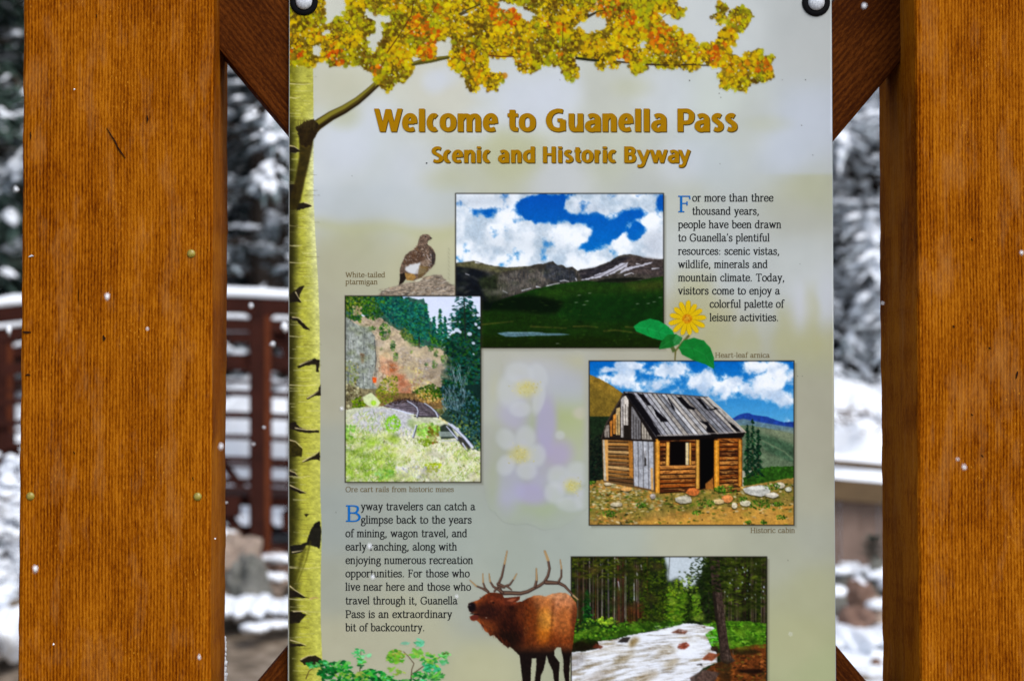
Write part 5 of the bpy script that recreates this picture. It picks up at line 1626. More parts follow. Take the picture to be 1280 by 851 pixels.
    rock(505, 722, 20, 14, (198, 128, 74)); rock(475, 732, 22, 9, (200, 176, 130)); rock(530, 745, 10, 11, (206, 196, 170)); rock(568, 738, 20, 12, (192, 186, 160)); rock(125, 742, 22, 9, (176, 166, 140)); rock(715, 690, 12, 10, (180, 180, 160)); rock(95, 672, 14, 6, (206, 190, 160)); rock(160, 690, 20, 8, (196, 150, 90))
    for cx, cy, r in ((430, 738, 24), (620, 742, 30), (560, 724, 12), (505, 690, 26), (480, 690, 16), (680, 740, 14), (400, 770, 12), (578, 803, 9), (632, 803, 9), (690, 786, 14), (210, 745, 14), (100, 774, 18), (660, 680, 20), (40, 668, 12)):
        for k in range(int(r * 2)):
            t = rs.uniform(0, 6.28); q = math.sqrt(rs.rand()) * r
            dab(*z((cx + math.cos(t) * q * 1.3, cy + math.sin(t) * q * .6))[0], rs.uniform(.6, 1.6), rs.uniform(.5, 1.0), rs.rand() * 3, vary(((30, 76, 14), (54, 104, 20), (20, 48, 12), (90, 130, 40))[rs.randint(4)], .2, rs), .85)
    frame(x0, y0, x1, y1)

# ---------------------------------------------------------------- river photograph
def paint_river():
    x0, y0, x1, y1 = 714, 695.5, 958.5, 872
    begin('river_photo_print', (x0, y0, x1, y1))
    z = Z(700, 680, 4.741)
    rs = R_(35)
    poly([(x0, y0), (x1, y0), (x1, y1), (x0, y1)], (30, 40, 20), nz=(8, .5))
    poly(z((620, 60), (640, 220), (700, 205), (740, 270), (800, 240), (850, 150), (870, 60)), (196, 206, 214), .95, blur=1.8, jit=1.5, step=4)

    def trees(xa, xb, top, bot, cols, n, tw, tcol):
        for k in range(n):
            x = rs.uniform(xa, xb)
            line(z((x, rs.uniform(top, top + 40)), (x + rs.uniform(-5, 5), bot + rs.uniform(-20, 10))), rs.uniform(.6, tw), vary(tcol[rs.randint(len(tcol))], .25, rs), .85, rs.uniform(.8, tw))
    def foliage(xa, xb, ya, yb, cols, n, a=.7, sz=(1.2, 4.5)):
        for k in range(n):
            dab(*z((rs.uniform(xa, xb), rs.uniform(ya, yb)))[0], rs.uniform(*sz), rs.uniform(.6, 1.6), rs.uniform(-.5, .5), vary(cols[rs.randint(len(cols))], .3, rs), a)
    dk = [(20, 28, 10), (38, 50, 12), (12, 18, 8), (56, 70, 20)]
    foliage(60, 520, 70, 460, dk, 900)
    trees(60, 520, 70, 455, dk, 60, 1.8, [(64, 48, 40), (34, 26, 22), (96, 80, 72), (90, 46, 30), (20, 14, 12), (120, 112, 108)])
    line(z((325, 75), (322, 470)), 1.3, (170, 164, 160), .7); line(z((343, 80), (350, 480)), 2.6, (80, 46, 34), .9); line(z((375, 75), (370, 485)), 3.4, (58, 34, 26), .9); line(z((285, 90), (288, 440)), 1.8, (92, 86, 96), .8)
    for q in (((336, 85), (350, 110)), ((480, 120), (484, 150)), ((345, 220), (352, 270)), ((438, 230), (440, 330)), ((455, 150), (460, 200)), ((240, 100), (242, 150))):
        line(z(*q), 1.2, (186, 196, 206), .8)
    poly(z((400, 360), (500, 350), (520, 450), (400, 470)), (112, 52, 22), .6, blur=2, nz=(3, .5))
    trees(400, 520, 330, 460, dk, 14, 1.4, [(30, 18, 14), (60, 34, 24)])
    foliage(60, 520, 70, 200, [(50, 58, 14), (30, 36, 10), (78, 84, 24)], 330, .75)
    # mid green trees
    for x, a, b, wd in ((540, 60, 470, 30), (580, 70, 460, 30), (610, 60, 460, 24), (505, 90, 455, 24)):
        p = z((x, a), (x, b)); conifer2d(p[0][0], p[0][1], p[1][1], wd * .5, [(36, 52, 12), (56, 72, 16), (20, 32, 10), (70, 84, 20)], rs, 260, .85)
    for x, a, b, wd in ((650, 215, 455, 26), (690, 205, 450, 26), (720, 225, 450, 22), (745, 260, 450, 20), (775, 250, 450, 20), (810, 240, 450, 22), (670, 250, 455, 26)):
        p = z((x, a), (x, b)); conifer2d(p[0][0], p[0][1], p[1][1], wd * .5, [(96, 118, 24), (70, 98, 20), (120, 140, 34), (48, 72, 16)], rs, 150, .85)
    foliage(640, 830, 290, 450, [(60, 104, 20), (90, 120, 28), (40, 66, 14)], 240)
    for x, a, b, wd in ((765, 90, 460, 26), (850, 70, 450, 60), (880, 70, 460, 50)):
        p = z((x, a + 140 * (x == 765)), (x, b)); conifer2d(p[0][0], p[0][1], p[1][1], wd * .42, [(22, 36, 10), (34, 50, 14), (12, 20, 8)], rs, 170, .85)
    for k in range(120):
        x = rs.uniform(770, 900); y = rs.uniform(75, 300)
        dab(*z((x, y))[0], rs.uniform(1, 3), rs.uniform(.5, 1), rs.uniform(-.6, .6), (24, 36, 12), .8)
    line(z((650, 75), (642, 220)), 1.1, (70, 72, 66), .7, .6)
    foliage(660, 800, 190, 300, [(90, 110, 40), (60, 84, 24), (130, 146, 70)], 50, .7, (.8, 2.2))
    foliage(700, 800, 160, 200, [(56, 66, 40)], 16, .6, (.8, 2))
    foliage(900, 1222, 70, 470, [(24, 34, 8), (40, 52, 12), (14, 20, 6), (64, 76, 18)], 900)
    trees(960, 1222, 70, 470, dk, 34, 2.2, [(48, 36, 28), (26, 20, 16), (80, 70, 62)])
    foliage(960, 1222, 80, 380, [(44, 54, 12), (28, 36, 8), (70, 80, 24)], 300)
    foliage(970, 1080, 90, 330, [(76, 90, 26)], 60)
    for k in range(26):
        dab(*z((rs.uniform(970, 1210), rs.uniform(100, 340)))[0], .8, 1.2, 0, (170, 184, 196), .7)
    # small fir at left and banks
    p = z((160, 270), (160, 540)); conifer2d(p[0][0], p[0][1], p[1][1], 13, [(16, 52, 20), (28, 80, 28), (10, 30, 14)], rs, 340, .85)
    poly(z((64, 540), (200, 500), (330, 490), (500, 465), (720, 455), (740, 470), (600, 500), (480, 525), (360, 550), (240, 580), (64, 620)), (46, 76, 18), .95, jit=.7, nz=(3, .6))
    foliage(330, 700, 455, 510, [(66, 112, 24), (40, 78, 16), (94, 134, 36)], 200, .7, (.8, 2.6))
    foliage(70, 330, 440, 560, [(44, 92, 20), (80, 124, 28), (20, 46, 14), (112, 146, 42)], 330, .75, (.8, 2.4))
    foliage(215, 310, 432, 470, [(150, 176, 50), (110, 150, 40)], 60, .8, (.8, 2.2))
    poly(z((64, 590), (150, 560), (240, 575), (255, 610), (150, 632), (64, 636)), (24, 18, 10), .9, blur=1, nz=(3, .5))
    poly(z((850, 470), (960, 455), (1100, 455), (1222, 470), (1222, 620), (1010, 640), (900, 600), (858, 540)), (62, 100, 22), jit=.8, nz=(4, .5))
    foliage(860, 1222, 470, 600, [(54, 104, 18), (90, 138, 32), (28, 60, 12), (110, 154, 50)], 420, .7, (.8, 3))
    foliage(860, 960, 500, 600, [(60, 140, 30), (90, 170, 40)], 90, .8, (.8, 2.4))
    poly(z((1000, 620), (1100, 600), (1222, 590), (1222, 940), (760, 940), (820, 780), (900, 720), (960, 690)), (96, 52, 24), jit=.8, nz=(4, .45))
    foliage(900, 1222, 640, 900, [(120, 66, 26), (60, 34, 14), (150, 90, 44), (30, 18, 10), (90, 80, 30)], 420, .6, (.8, 3.4))
    poly(z((1000, 620), (1150, 622), (1200, 640), (1100, 655), (1020, 650)), (34, 30, 14), .8, blur=1)
    tones(z((64, 80), (600, 80), (600, 450), (64, 500)), 70, [(20, 24, 12), (56, 66, 22), (70, 52, 34), (36, 46, 16)], rs, (3, 9), .4)
    tones(z((960, 80), (1220, 80), (1220, 460), (980, 460)), 50, [(16, 20, 8), (60, 72, 22), (44, 50, 16)], rs, (3, 9), .4)
    tones(z((620, 250), (840, 250), (840, 450), (640, 450)), 30, [(120, 146, 40), (70, 100, 24), (150, 170, 70)], rs, (2, 6), .4)
    tones(z((100, 480), (700, 460), (480, 520), (240, 575), (80, 600)), 40, [(96, 136, 36), (40, 64, 14), (24, 40, 12)], rs, (2, 7), .45)
    tones(z((880, 480), (1220, 470), (1220, 610), (930, 620)), 40, [(110, 150, 40), (50, 84, 18), (80, 110, 24)], rs, (2, 7), .45)
    # water: long-exposure silk
    def silk(X, Y):
        zx = (X - 700) * 4.741; zy = (Y - 680) * 4.741
        far = np.clip((zy - 470) / 380, 0, 1)
        u = zx * .34 + zy * .94; v = zy - zx * .36 * far
        a_ = fbm(zx / 90 + 4, (zy + zx * (.30 * far)) / 15, 1.0, 4, 71, .6)
        b_ = fbm(zx / 150, (zy + zx * .30 * far) / 46, 1.0, 3, 88, .6)
        w_ = sstep(.28, .60, a_ * .55 + b_ * .45)[..., None]
        dark = np.array([140, 124, 92.]) * (1 - b_[..., None]) * 1.1 + np.array([128, 130, 140.]) * b_[..., None]
        c = dark * (1 - w_) + np.array([226, 230, 238.]) * w_
        return c
    poly(z((66, 640), (160, 632), (230, 615), (225, 575), (330, 560), (420, 535), (520, 520), (620, 500), (700, 480), (730, 468), (800, 470), (900, 488), (920, 495), (860, 530), (880, 570), (900, 610), (930, 640), (930, 700), (850, 730), (800, 780), (780, 940), (66, 940)), silk, jit=.5, blur=.3)
    for k in range(230):
        x = rs.uniform(70, 860); y = rs.uniform(500, 900)
        if x > 780 and y > 700: continue
        if y < 640 - (x - 60) * .2 and x < 700: continue
        L = rs.uniform(40, 150); t = rs.rand(); f_ = (y - 460) / 400
        c = (240, 243, 248) if t < .7 else (118, 100, 66)
        line(z((x, y), (x + L * .4, y - L * .16 * f_), (x + L * .75, y - L * .22 * f_), (x + L, y - L * .2 * f_)), rs.uniform(.8, 2.6), c, .22 if t < .7 else .16, .5, blur=1.0)
    for q, c, a in ((((405, 605), (415, 565), (445, 548), (475, 560), (450, 590), (430, 612)), (120, 92, 36), .8), (((560, 645), (600, 615), (650, 600), (700, 620), (680, 645), (620, 652)), (140, 122, 88), .5), (((310, 700), (360, 665), (430, 640), (445, 650), (390, 690), (330, 712)), (128, 108, 66), .6), (((600, 725), (650, 690), (700, 672), (705, 700), (660, 730)), (138, 116, 74), .55),
                    (((64, 650), (120, 640), (170, 660), (120, 720), (64, 750)), (140, 136, 136), .5), (((430, 800), (490, 760), (570, 742), (590, 770), (520, 810)), (138, 116, 78), .5), (((150, 790), (260, 740), (330, 740), (240, 800), (170, 830)), (150, 136, 120), .45)):
        poly(z(*q), c, a, blur=2.2)
    poly(z((560, 520), (640, 500), (720, 480), (800, 478), (760, 500), (640, 530)), (238, 242, 248), .6, blur=1.5); poly(z((130, 650), (300, 600), (420, 610), (380, 640), (220, 680)), (240, 243, 248), .45, blur=2.2); poly(z((640, 560), (780, 550), (860, 600), (800, 650), (700, 660)), (238, 242, 248), .4, blur=2)
    for q, c in ((((340, 580), (370, 550), (420, 548), (400, 580)), (36, 30, 28)), (((655, 525), (700, 500), (760, 512), (740, 530)), (104, 62, 46)), (((695, 615), (705, 590), (750, 578), (770, 600), (740, 622)), (120, 50, 30)), (((840, 680), (880, 640), (945, 650), (900, 692)), (126, 66, 40)), (((805, 712), (840, 705), (845, 718)), (50, 44, 42)), (((190, 612), (215, 585), (255, 605), (240, 618)), (90, 44, 28)), (((770, 790), (850, 740), (950, 760), (900, 830), (780, 830)), (84, 68, 62)), (((830, 488), (860, 484), (860, 495)), (80, 60, 50)), (((890, 610), (930, 600), (940, 640), (900, 630)), (44, 30, 22))):
        poly(z(*q), c, .92, blur=.5, jit=.4, nz=(3, .4))
    for k in range(70):
        x = rs.uniform(560, 900); y = rs.uniform(475, 640)
        line(z((x, y), (x + rs.uniform(10, 40), y + rs.uniform(-6, 4))), 1.2, (236, 240, 246), .4, .6, blur=.5)
    # big leaning trunk
    poly(z((885, 65), (945, 65), (955, 250), (975, 420), (1000, 600), (1020, 670), (1040, 690), (990, 710), (950, 690), (945, 600), (920, 420), (900, 250)), (58, 46, 40), nz=(2.4, .55))
    poly(z((895, 240), (920, 240), (950, 600), (955, 680), (945, 600), (918, 420)), (24, 20, 16), .7, blur=.8)
    for k in range(60):
        y = rs.uniform(260, 690); x = 905 + (y - 240) * .17 + rs.uniform(5, 55)
        line(z((x, y), (x + 2, y + rs.uniform(10, 30))), .7, (110, 94, 84), .5, .4)
    foliage(850, 1000, 75, 280, [(16, 24, 8), (30, 42, 12), (46, 58, 16)], 110, .75)
    poly(z((930, 690), (1010, 690), (1020, 940), (960, 940)), (36, 30, 16), .6, blur=2)
    poly(z((1050, 740), (1180, 735), (1222, 760), (1150, 770), (1070, 760)), (26, 14, 10), .9, blur=1)
    frame(x0, y0, x1, y1)

# ---------------------------------------------------------------- elk
def paint_elk():
    begin('elk_print')
    z = Z(570, 680, 4.975)
    body = z((72, 388), (78, 366), (108, 355), (140, 345), (150, 335), (185, 308), (210, 298), (260, 300), (290, 312), (300, 332), (345, 330), (398, 322), (396, 342), (372, 360), (412, 352), (450, 332), (485, 318), (520, 316), (560, 322), (600, 306), (650, 298), (690, 304), (722, 330), (745, 362), (754, 400), (750, 450), (738, 520), (730, 600), (722, 660), (712, 700), (706, 760), (704, 860), (706, 1060),
             (690, 1060), (680, 860), (668, 790), (668, 720), (652, 640), (628, 640), (612, 660), (612, 690), (645, 735), (640, 800), (640, 900), (630, 1060), (612, 1060), (612, 860), (600, 780), (575, 730), (564, 688), (556, 730), (545, 780), (528, 810), (520, 900), (508, 1060), (488, 1060), (488, 860), (498, 780), (500, 706), (472, 708), (466, 780), (464, 900), (455, 1060), (425, 1060), (420, 900), (405, 780), (395, 690), (345, 642), (335, 634), (322, 644), (308, 630), (275, 605), (245, 572), (235, 562), (212, 570), (200, 548), (180, 540), (168, 515), (150, 492), (128, 472), (110, 476), (90, 468), (86, 448), (108, 436), (126, 430), (100, 428), (80, 412))
    X0 = np.array(body)
    def col(X, Y):
        zx = (X - 570) * 4.975; zy = (Y - 680) * 4.975
        c = np.ones(X.shape + (3,)) * np.array([150, 72, 28.])
        def mx(cx, cy, rx, ry, cc, a=1.0, s=.6):
            d = np.sqrt(((zx - cx) / rx) ** 2 + ((zy - cy) / ry) ** 2)
            m = (sstep(1 + s, 1 - s, d) * a)[..., None]
            return c * (1 - m) + np.array(cc, float) * m
        c = mx(650, 400, 110, 110, (176, 104, 62)); c = mx(660, 350, 80, 50, (190, 124, 84), .8)
        c = mx(600, 600, 160, 50, (96, 38, 10), .8); c = mx(530, 380, 66, 80, (180, 106, 46), .9); c = mx(540, 510, 56, 96, (202, 112, 22), .8); c = mx(560, 470, 50, 60, (206, 146, 60), .6); c = mx(510, 350, 60, 40, (186, 110, 60), .7)
        c = mx(672, 480, 60, 100, (166, 90, 36), .7)
        c = mx(600, 310, 150, 26, (206, 150, 104), .55); c = mx(360, 470, 135, 190, (38, 13, 7)); c = mx(430, 420, 60, 100, (96, 40, 14), .8); c = mx(460, 500, 36, 120, (120, 52, 12), .6)
        c = mx(240, 380, 90, 90, (72, 28, 14)); c = mx(225, 360, 50, 40, (110, 44, 20), .7); c = mx(190, 420, 90, 50, (40, 16, 12), .9)
        c = mx(340, 350, 60, 24, (120, 50, 26), .9)
        c = mx(96, 390, 30, 34, (20, 12, 14), 1, .4)
        c = mx(300, 600, 90, 60, (22, 10, 6), .9)
        c = mx(745, 500, 30, 130, (84, 34, 14), .8)
        leg = sstep(600, 690, zy)[..., None]
        c = c * (1 - leg) + np.array([20, 12, 10.]) * leg
        bel = (sstep(560, 680, zy) * sstep(640, 560, np.abs(zx - 0) ))[..., None]
        seam = (np.exp(-((zx - 600 + (zy - 440) * .08) / 9.0) ** 2) * sstep(330, 380, zy) * sstep(640, 520, zy))[..., None] * .5
        c = c * (1 - seam) + np.array([90, 40, 14.]) * seam
        return c
    rs = R_(45)
    # antlers
    def ant(pts, w0, w1, tip=True):
        p = z(*pts)
        w0 *= 1.15; w1 *= 1.25
        line(p, w0 / 4.975, (58, 40, 34), 1, w1 / 4.975)
        line([(x - .35, y - .35) for x, y in p], w0 / 4.975 * .4, (126, 96, 76), .8, w1 / 4.975 * .4)
        if tip: line(p[-2:], w1 / 4.975 * 1.6, (196, 164, 110), .75, w1 / 4.975)
    ant([(285, 302), (340, 302), (400, 305), (445, 294), (480, 276), (520, 256), (550, 234), (572, 195), (582, 150), (572, 95), (552, 42)], 24, 10)
    ant([(492, 262), (502, 220), (500, 150)], 16, 6); ant([(560, 236), (600, 238), (640, 240), (675, 258), (705, 290), (730, 318), (758, 342)], 24, 6)
    ant([(636, 236), (655, 200), (656, 150), (648, 95)], 13, 5)
    ant([(285, 300), (270, 270), (262, 250), (285, 200), (302, 120), (318, 42)], 17, 6); ant([(262, 246), (300, 262), (335, 250), (360, 215), (378, 182)], 17, 5); ant([(320, 262), (345, 282)], 12, 6, False)
    ant([(290, 300), (268, 284), (232, 262), (212, 230), (206, 182)], 17, 5); ant([(200, 296), (180, 270), (168, 235), (167, 182)], 13, 5); ant([(200, 294), (165, 274), (125, 258), (88, 224)], 14, 5)
    ant([(240, 290), (262, 262), (300, 270)], 12, 8, False)
    poly(body, col, 1, jit=.28, step=1.4, nz=(3.2, .42))
    for k in range(420):
        x = rs.uniform(420, 750); y = rs.uniform(310, 640)
        sl_, cv = None, None
        line(z((x, y), (x + rs.uniform(-3, 5), y + rs.uniform(6, 16))), .6, (214, 150, 90) if rs.rand() < .5 else (104, 48, 16), .22, .3)
    for k in range(520):
        x = rs.uniform(180, 470); y = rs.uniform(330, 640)
        if y > 480 + (x - 180) * .5 or (x < 260 and y > 450) or y < 345: continue
        line(z((x, y), (x + rs.uniform(2, 9), y + rs.uniform(8, 22))), .6, (110, 52, 24) if rs.rand() < .4 else (14, 6, 4), .35, .3)
    # ear, eye, mouth, mane fringe
    poly(z((296, 335), (345, 328), (396, 322), (382, 350), (340, 368), (304, 372)), (84, 34, 20), .95, jit=.2); poly(z((312, 350), (350, 335), (380, 335), (350, 358)), (176, 96, 64), .7, blur=.4)
    dab(*z((232, 362))[0], 1.5, 1.1, 0, (12, 8, 8), .95); dab(*z((220, 352))[0], 2.2, .7, -.2, (150, 84, 50), .6)
    poly(z((86, 448), (120, 436), (140, 440), (136, 468), (96, 474)), (92, 36, 28), .9, blur=.3); line(z((92, 430), (140, 436)), 1.2, (10, 6, 6), .95)
    dab(*z((188, 456))[0], .9, .5, 0, (206, 190, 170), .7); dab(*z((86, 378))[0], 1.4, .8, 0, (80, 70, 76), .6)
    for k in range(60):
        x = rs.uniform(150, 340); y = 480 + (x - 150) * .8 + rs.uniform(-20, 10)
        line(z((x, y), (x + rs.uniform(4, 10), y + rs.uniform(18, 34))), .8, (56, 22, 10) if rs.rand() < .6 else (96, 40, 18), .7, .3)
    line(z((150, 328), (156, 336)), .7, (40, 26, 20), .8)

# ---------------------------------------------------------------- ptarmigan on its rock
def paint_bird():
    begin('ptarmigan_print', (430, 285, 569, 370))
    z = Z(420, 270, 7.111)
    rs = R_(55)
    rock = z((360, 712), (410, 670), (470, 638), (540, 620), (570, 606), (640, 590), (740, 580), (770, 545), (830, 532), (900, 520), (940, 525), (950, 545), (1000, 590), (1062, 630), (1062, 712))
    poly(rock, (142, 128, 112), .95, blur=.5, jit=.5, nz=(2.6, .5))
    for k in range(330):
        x = rs.uniform(380, 1060); y = rs.uniform(540, 710)
        if y < 650 - (x - 400) * .13 and x < 760: continue
        if x > 900 and y < 545 + (x - 900) * .6: continue
        line(z((x, y), (x + rs.uniform(12, 50), y - rs.uniform(-4, 16))), rs.uniform(.5, 1.3), vary(((52, 46, 42), (196, 176, 150), (96, 84, 76), (170, 140, 112), (206, 200, 190))[rs.randint(5)], .15, rs), .65, .4)
    body = z((735, 215), (745, 185), (770, 165), (800, 160), (828, 172), (842, 190), (856, 200), (838, 208), (820, 222), (812, 250), (845, 275), (872, 305), (886, 350), (882, 405), (862, 450), (830, 480), (790, 520), (760, 548), (725, 562), (690, 575), (640, 570), (620, 560), (600, 590), (560, 615), (566, 560), (572, 520), (566, 480), (580, 430), (600, 390), (615, 350), (655, 315), (690, 300), (722, 265), (730, 240))
    poly(body, (104, 84, 70), jit=.25, step=1.2, nz=(1.6, .7))
    for k in range(520):
        x = rs.uniform(580, 885); y = rs.uniform(255, 500)
        u = ((x - 735) / 150) ** 2 + ((y - 385) / 128) ** 2
        if u > .86 or (x < 690 and y < 345) or (x < 640 and y < 380): continue
        c = ((38, 26, 22), (70, 48, 36), (156, 136, 116), (110, 76, 46), (206, 196, 186))[rs.randint(5)]
        if x > 830: c = ((30, 28, 30), (60, 56, 56), (180, 176, 176))[rs.randint(3)]
        dab(*z((x, y))[0], rs.uniform(.5, 1.2), rs.uniform(.35, .6), rs.uniform(0, 1.2), vary(c, .15, rs), .85)
    for k in range(120):
        x = rs.uniform(735, 840); y = rs.uniform(165, 270)
        if (x > 815 and y > 215) or (x < 760 and y < 200): continue
        dab(*z((x, y))[0], .6, .4, rs.rand() * 3, vary((84, 68, 58) if rs.rand() < .5 else (160, 136, 118), .15, rs), .7)
    for q in (((820, 260), (885, 340), (878, 430), (850, 440), (850, 330)),): poly(z(*q), (34, 30, 30), .6, blur=.5)
    poly(z((655, 330), (780, 320), (800, 400), (700, 420), (610, 430), (600, 400)), (64, 40, 26), .4, blur=.8, nz=(1.4, .6))
    poly(z((618, 460), (660, 432), (720, 425), (755, 405), (740, 440), (770, 465), (730, 500), (700, 520), (640, 505), (618, 485)), (214, 216, 218), .97, blur=.6, jit=.5)
    poly(z((720, 470), (800, 465), (800, 500), (740, 520), (700, 510)), (190, 186, 184), .9, blur=.3)
    poly(z((745, 415), (800, 385), (845, 380), (820, 440), (780, 460)), (150, 130, 112), .7, blur=.4, nz=(1.5, .5))
    for q in ((812, 352), (826, 382), (780, 345)): dab(*z(q)[0], 1.1, .6, .8, (206, 196, 196), .9)
    poly(z((612, 505), (690, 515), (715, 545), (680, 575), (630, 570), (615, 540)), (160, 122, 62), .9, blur=.3, nz=(2, .4))
    poly(z((740, 440), (830, 450), (800, 500), (760, 540), (725, 555), (730, 500)), (110, 88, 50), .8, blur=.4, nz=(1.5, .5))
    poly(z((566, 515), (610, 505), (622, 555), (600, 590), (560, 612), (568, 565)), (28, 22, 18), .95, jit=.2)
    dab(*z((795, 186))[0], .9, .9, 0, (10, 8, 8), .95); dab(*z((790, 190))[0], 1.6, .5, .5, (186, 160, 140), .5)
    poly(z((836, 186), (858, 200), (838, 208)), (34, 28, 26), .95)
    poly(z((700, 575), (760, 552), (770, 560), (740, 582), (710, 586)), (206, 200, 176), .9, blur=.2)
    CLIP[0] = None
    for k in range(9):
        line([(560.5, 310 + k * 5.2), (561.8, 313 + k * 5.2)], .8, (150, 146, 120), .6)

# ---------------------------------------------------------------- columbines
def paint_columbine():
    begin('columbine_print', (603, 438, 735, 669))
    z = Z(600, 430, 3.7)
    sl = reg(603, 438, 735, 668)
    X, Y = GX[sl], GY[sl]
    def ell(cx, cy, rx, ry, ang, col, a, s=.35):
        px, py = z((cx, cy))[0]
        u = ((X - px) * math.cos(ang) + (Y - py) * math.sin(ang)) / (rx / 3.7); v = (-(X - px) * math.sin(ang) + (Y - py) * math.cos(ang)) / (ry / 3.7)
        d = np.sqrt(u * u + v * v)
        edgefade = sstep(602, 640, X + 12 * fbm(X, Y, 20, 2, 412)) * sstep(736, 724, X) * sstep(669, 620, Y + 26 * (fbm(X, Y, 22, 2, 414) - .5)) * sstep(434, 456, Y)
        put(sl, sstep(1 + s * 1.5, 1 - s * 1.5, d) * min(a * .66, 1) * edgefade, col)
    for q in ((410, 330, 100, 90, 0, (160, 178, 96), .75), (60, 430, 60, 200, 0, (166, 176, 140), .5), (270, 780, 140, 70, 0, (158, 176, 118), .65), (460, 430, 60, 140, 0, (176, 186, 140), .6), (240, 360, 40, 40, 0, (150, 170, 110), .6), (320, 570, 40, 40, 0, (158, 170, 110), .6), (60, 660, 50, 90, 0, (160, 176, 120), .5), (460, 60, 60, 50, 0, (190, 184, 130), .5), (60, 200, 26, 60, 0, (196, 190, 150), .5)):
        ell(*q, .7)
    V = (168, 156, 196); V2 = (172, 166, 206); W_ = (196, 200, 206)
    ell(390, 200, 130, 80, .3, (178, 184, 208), .8, .5); ell(260, 90, 110, 50, .2, (188, 190, 200), .6, .6)
    ell(150, 330, 80, 60, .5, V2, .7, .4); ell(305, 370, 48, 130, .05, (166, 158, 198), 1.05, .3); ell(360, 510, 60, 70, .7, (170, 156, 196), .95, .4)
    ell(235, 690, 80, 50, .2, (168, 158, 200), 1.0, .35); ell(140, 660, 60, 110, 0, (172, 172, 204), .7, .35); ell(280, 600, 50, 60, .3, V2, .7, .4); ell(110, 740, 40, 60, 0, V2, .5, .5)
    def flower(cx, cy, pet, centre, cc=(206, 196, 110)):
        for dx, dy, rx, ry, an in pet:
            ell(cx + dx, cy + dy, rx + 3, ry + 3, an, (164, 168, 188), .42, .22)
            ell(cx + dx, cy + dy, rx, ry, an, (203, 207, 202), .68, .2)
            ell(cx + dx * .55, cy + dy * .55, rx * .4, ry * .4, an, (188, 188, 206), .5, .6)
        ell(cx, cy, centre[0], centre[1], 0, cc, .9, .5)
        rs = R_(int(cx))
        for k in range(40):
            dab(*z((cx + rs.normal() * centre[0] * .6, cy + rs.normal() * centre[1] * .6))[0], rs.uniform(.6, 1.4), rs.uniform(.5, .9), rs.rand() * 3, ((206, 190, 80), (214, 206, 140), (176, 166, 90))[rs.randint(3)], .6)
    flower(215, 205, [(-75, 10, 60, 78, .1), (-30, 95, 50, 36, 0), (55, -60, 42, 60, -.4), (-30, -70, 70, 50, .2), (58, 50, 26, 70, .25)], (50, 34))
    flower(185, 510, [(-65, -70, 42, 52, -.7), (25, -75, 46, 56, .1), (75, 5, 44, 52, .2), (30, 75, 48, 40, .2), (-65, 50, 40, 48, .5)], (46, 36))
    flower(425, 655, [(-60, -40, 52, 56, -.5), (35, -60, 60, 48, .4), (-80, 30, 46, 50, .3), (-10, 85, 62, 34, .1), (60, 60, 46, 50, .5)], (34, 30))
    ell(470, 320, 40, 28, 0, (204, 190, 186), .7, .3); ell(370, 420, 22, 20, 0, (200, 202, 212), .7, .3)

# ---------------------------------------------------------------- arnica
def paint_arnica():
    begin('arnica_print')
    z = Z(725, 360, 2.746)
    line(z((372, 165), (345, 195), (328, 215), (326, 246)), 3.4, (96, 90, 40), .95, 1.6)
    def leaf(pts, c, vein):
        poly(z(*pts), c, 1, jit=.15, nz=(6, .16))
        line(z(*vein), .8, tuple(min(255, v + 30) for v in c), .7, .4)
        for k in range(1, len(vein)):
            a = vein[k]
            line(z(a, (a[0] + 18, a[1] - 16)), .5, (8, 60, 20), .5, .3); line(z(a, (a[0] + 8, a[1] + 22)), .5, (8, 60, 20), .5, .3)
    leaf([(184, 132), (205, 116), (240, 105), (270, 112), (296, 126), (318, 146), (326, 162), (300, 175), (280, 180), (250, 172), (215, 158), (192, 148)], (10, 138, 58), [(186, 134), (230, 138), (270, 150), (320, 166)])
    leaf([(270, 210), (278, 185), (300, 160), (330, 158), (352, 172), (340, 192), (310, 205)], (14, 104, 34), [(274, 206), (310, 182), (345, 170)])
    leaf([(338, 205), (355, 180), (390, 170), (425, 180), (448, 206), (460, 240), (460, 278), (430, 262), (385, 246), (350, 228)], (14, 116, 40), [(342, 204), (385, 205), (430, 230), (458, 272)])
    leaf([(318, 180), (330, 160), (348, 168), (342, 192), (325, 198)], (40, 130, 60), [(322, 190), (340, 168)])
    poly(z((310, 204), (322, 200), (330, 215), (318, 222)), (70, 90, 40), .95)
    cx, cy = z((368, 104))[0]
    n = 13
    for k in range(n):
        a = 2 * math.pi * k / n - 1.5
        for w_, c in ((3.5, (150, 118, 4)), (2.9, (222, 186, 8))):
            pts = [(cx, cy)]
            L = 23 * (1 + .08 * math.sin(k * 5))
            for t, ww in ((.35, w_ * .7), (.7, w_), (.9, w_ * .8), (1.0, 0.3), (.9, -w_ * .8), (.7, -w_), (.35, -w_ * .7)):
                r = L * t
                pts.append((cx + math.cos(a) * r - math.sin(a) * ww, cy + math.sin(a) * r + math.cos(a) * ww))
            poly(pts, c, 1)
        line([(cx, cy), (cx + math.cos(a) * 19, cy + math.sin(a) * 19)], .6, (190, 146, 4), .7, .3)
    dab(cx, cy + .5, 6.2, 5.6, 0, (206, 128, 6), 1, .3); dab(cx, cy + .5, 3.2, 3, 0, (196, 150, 40), .9, .4)
    rs = R_(66)
    for k in range(44):
        t = rs.rand() * 6.28; r = rs.uniform(2, 6)
        dab(cx + math.cos(t) * r, cy + .5 + math.sin(t) * r, .7, .5, t, (160, 84, 4) if rs.rand() < .5 else (232, 170, 40), .8)

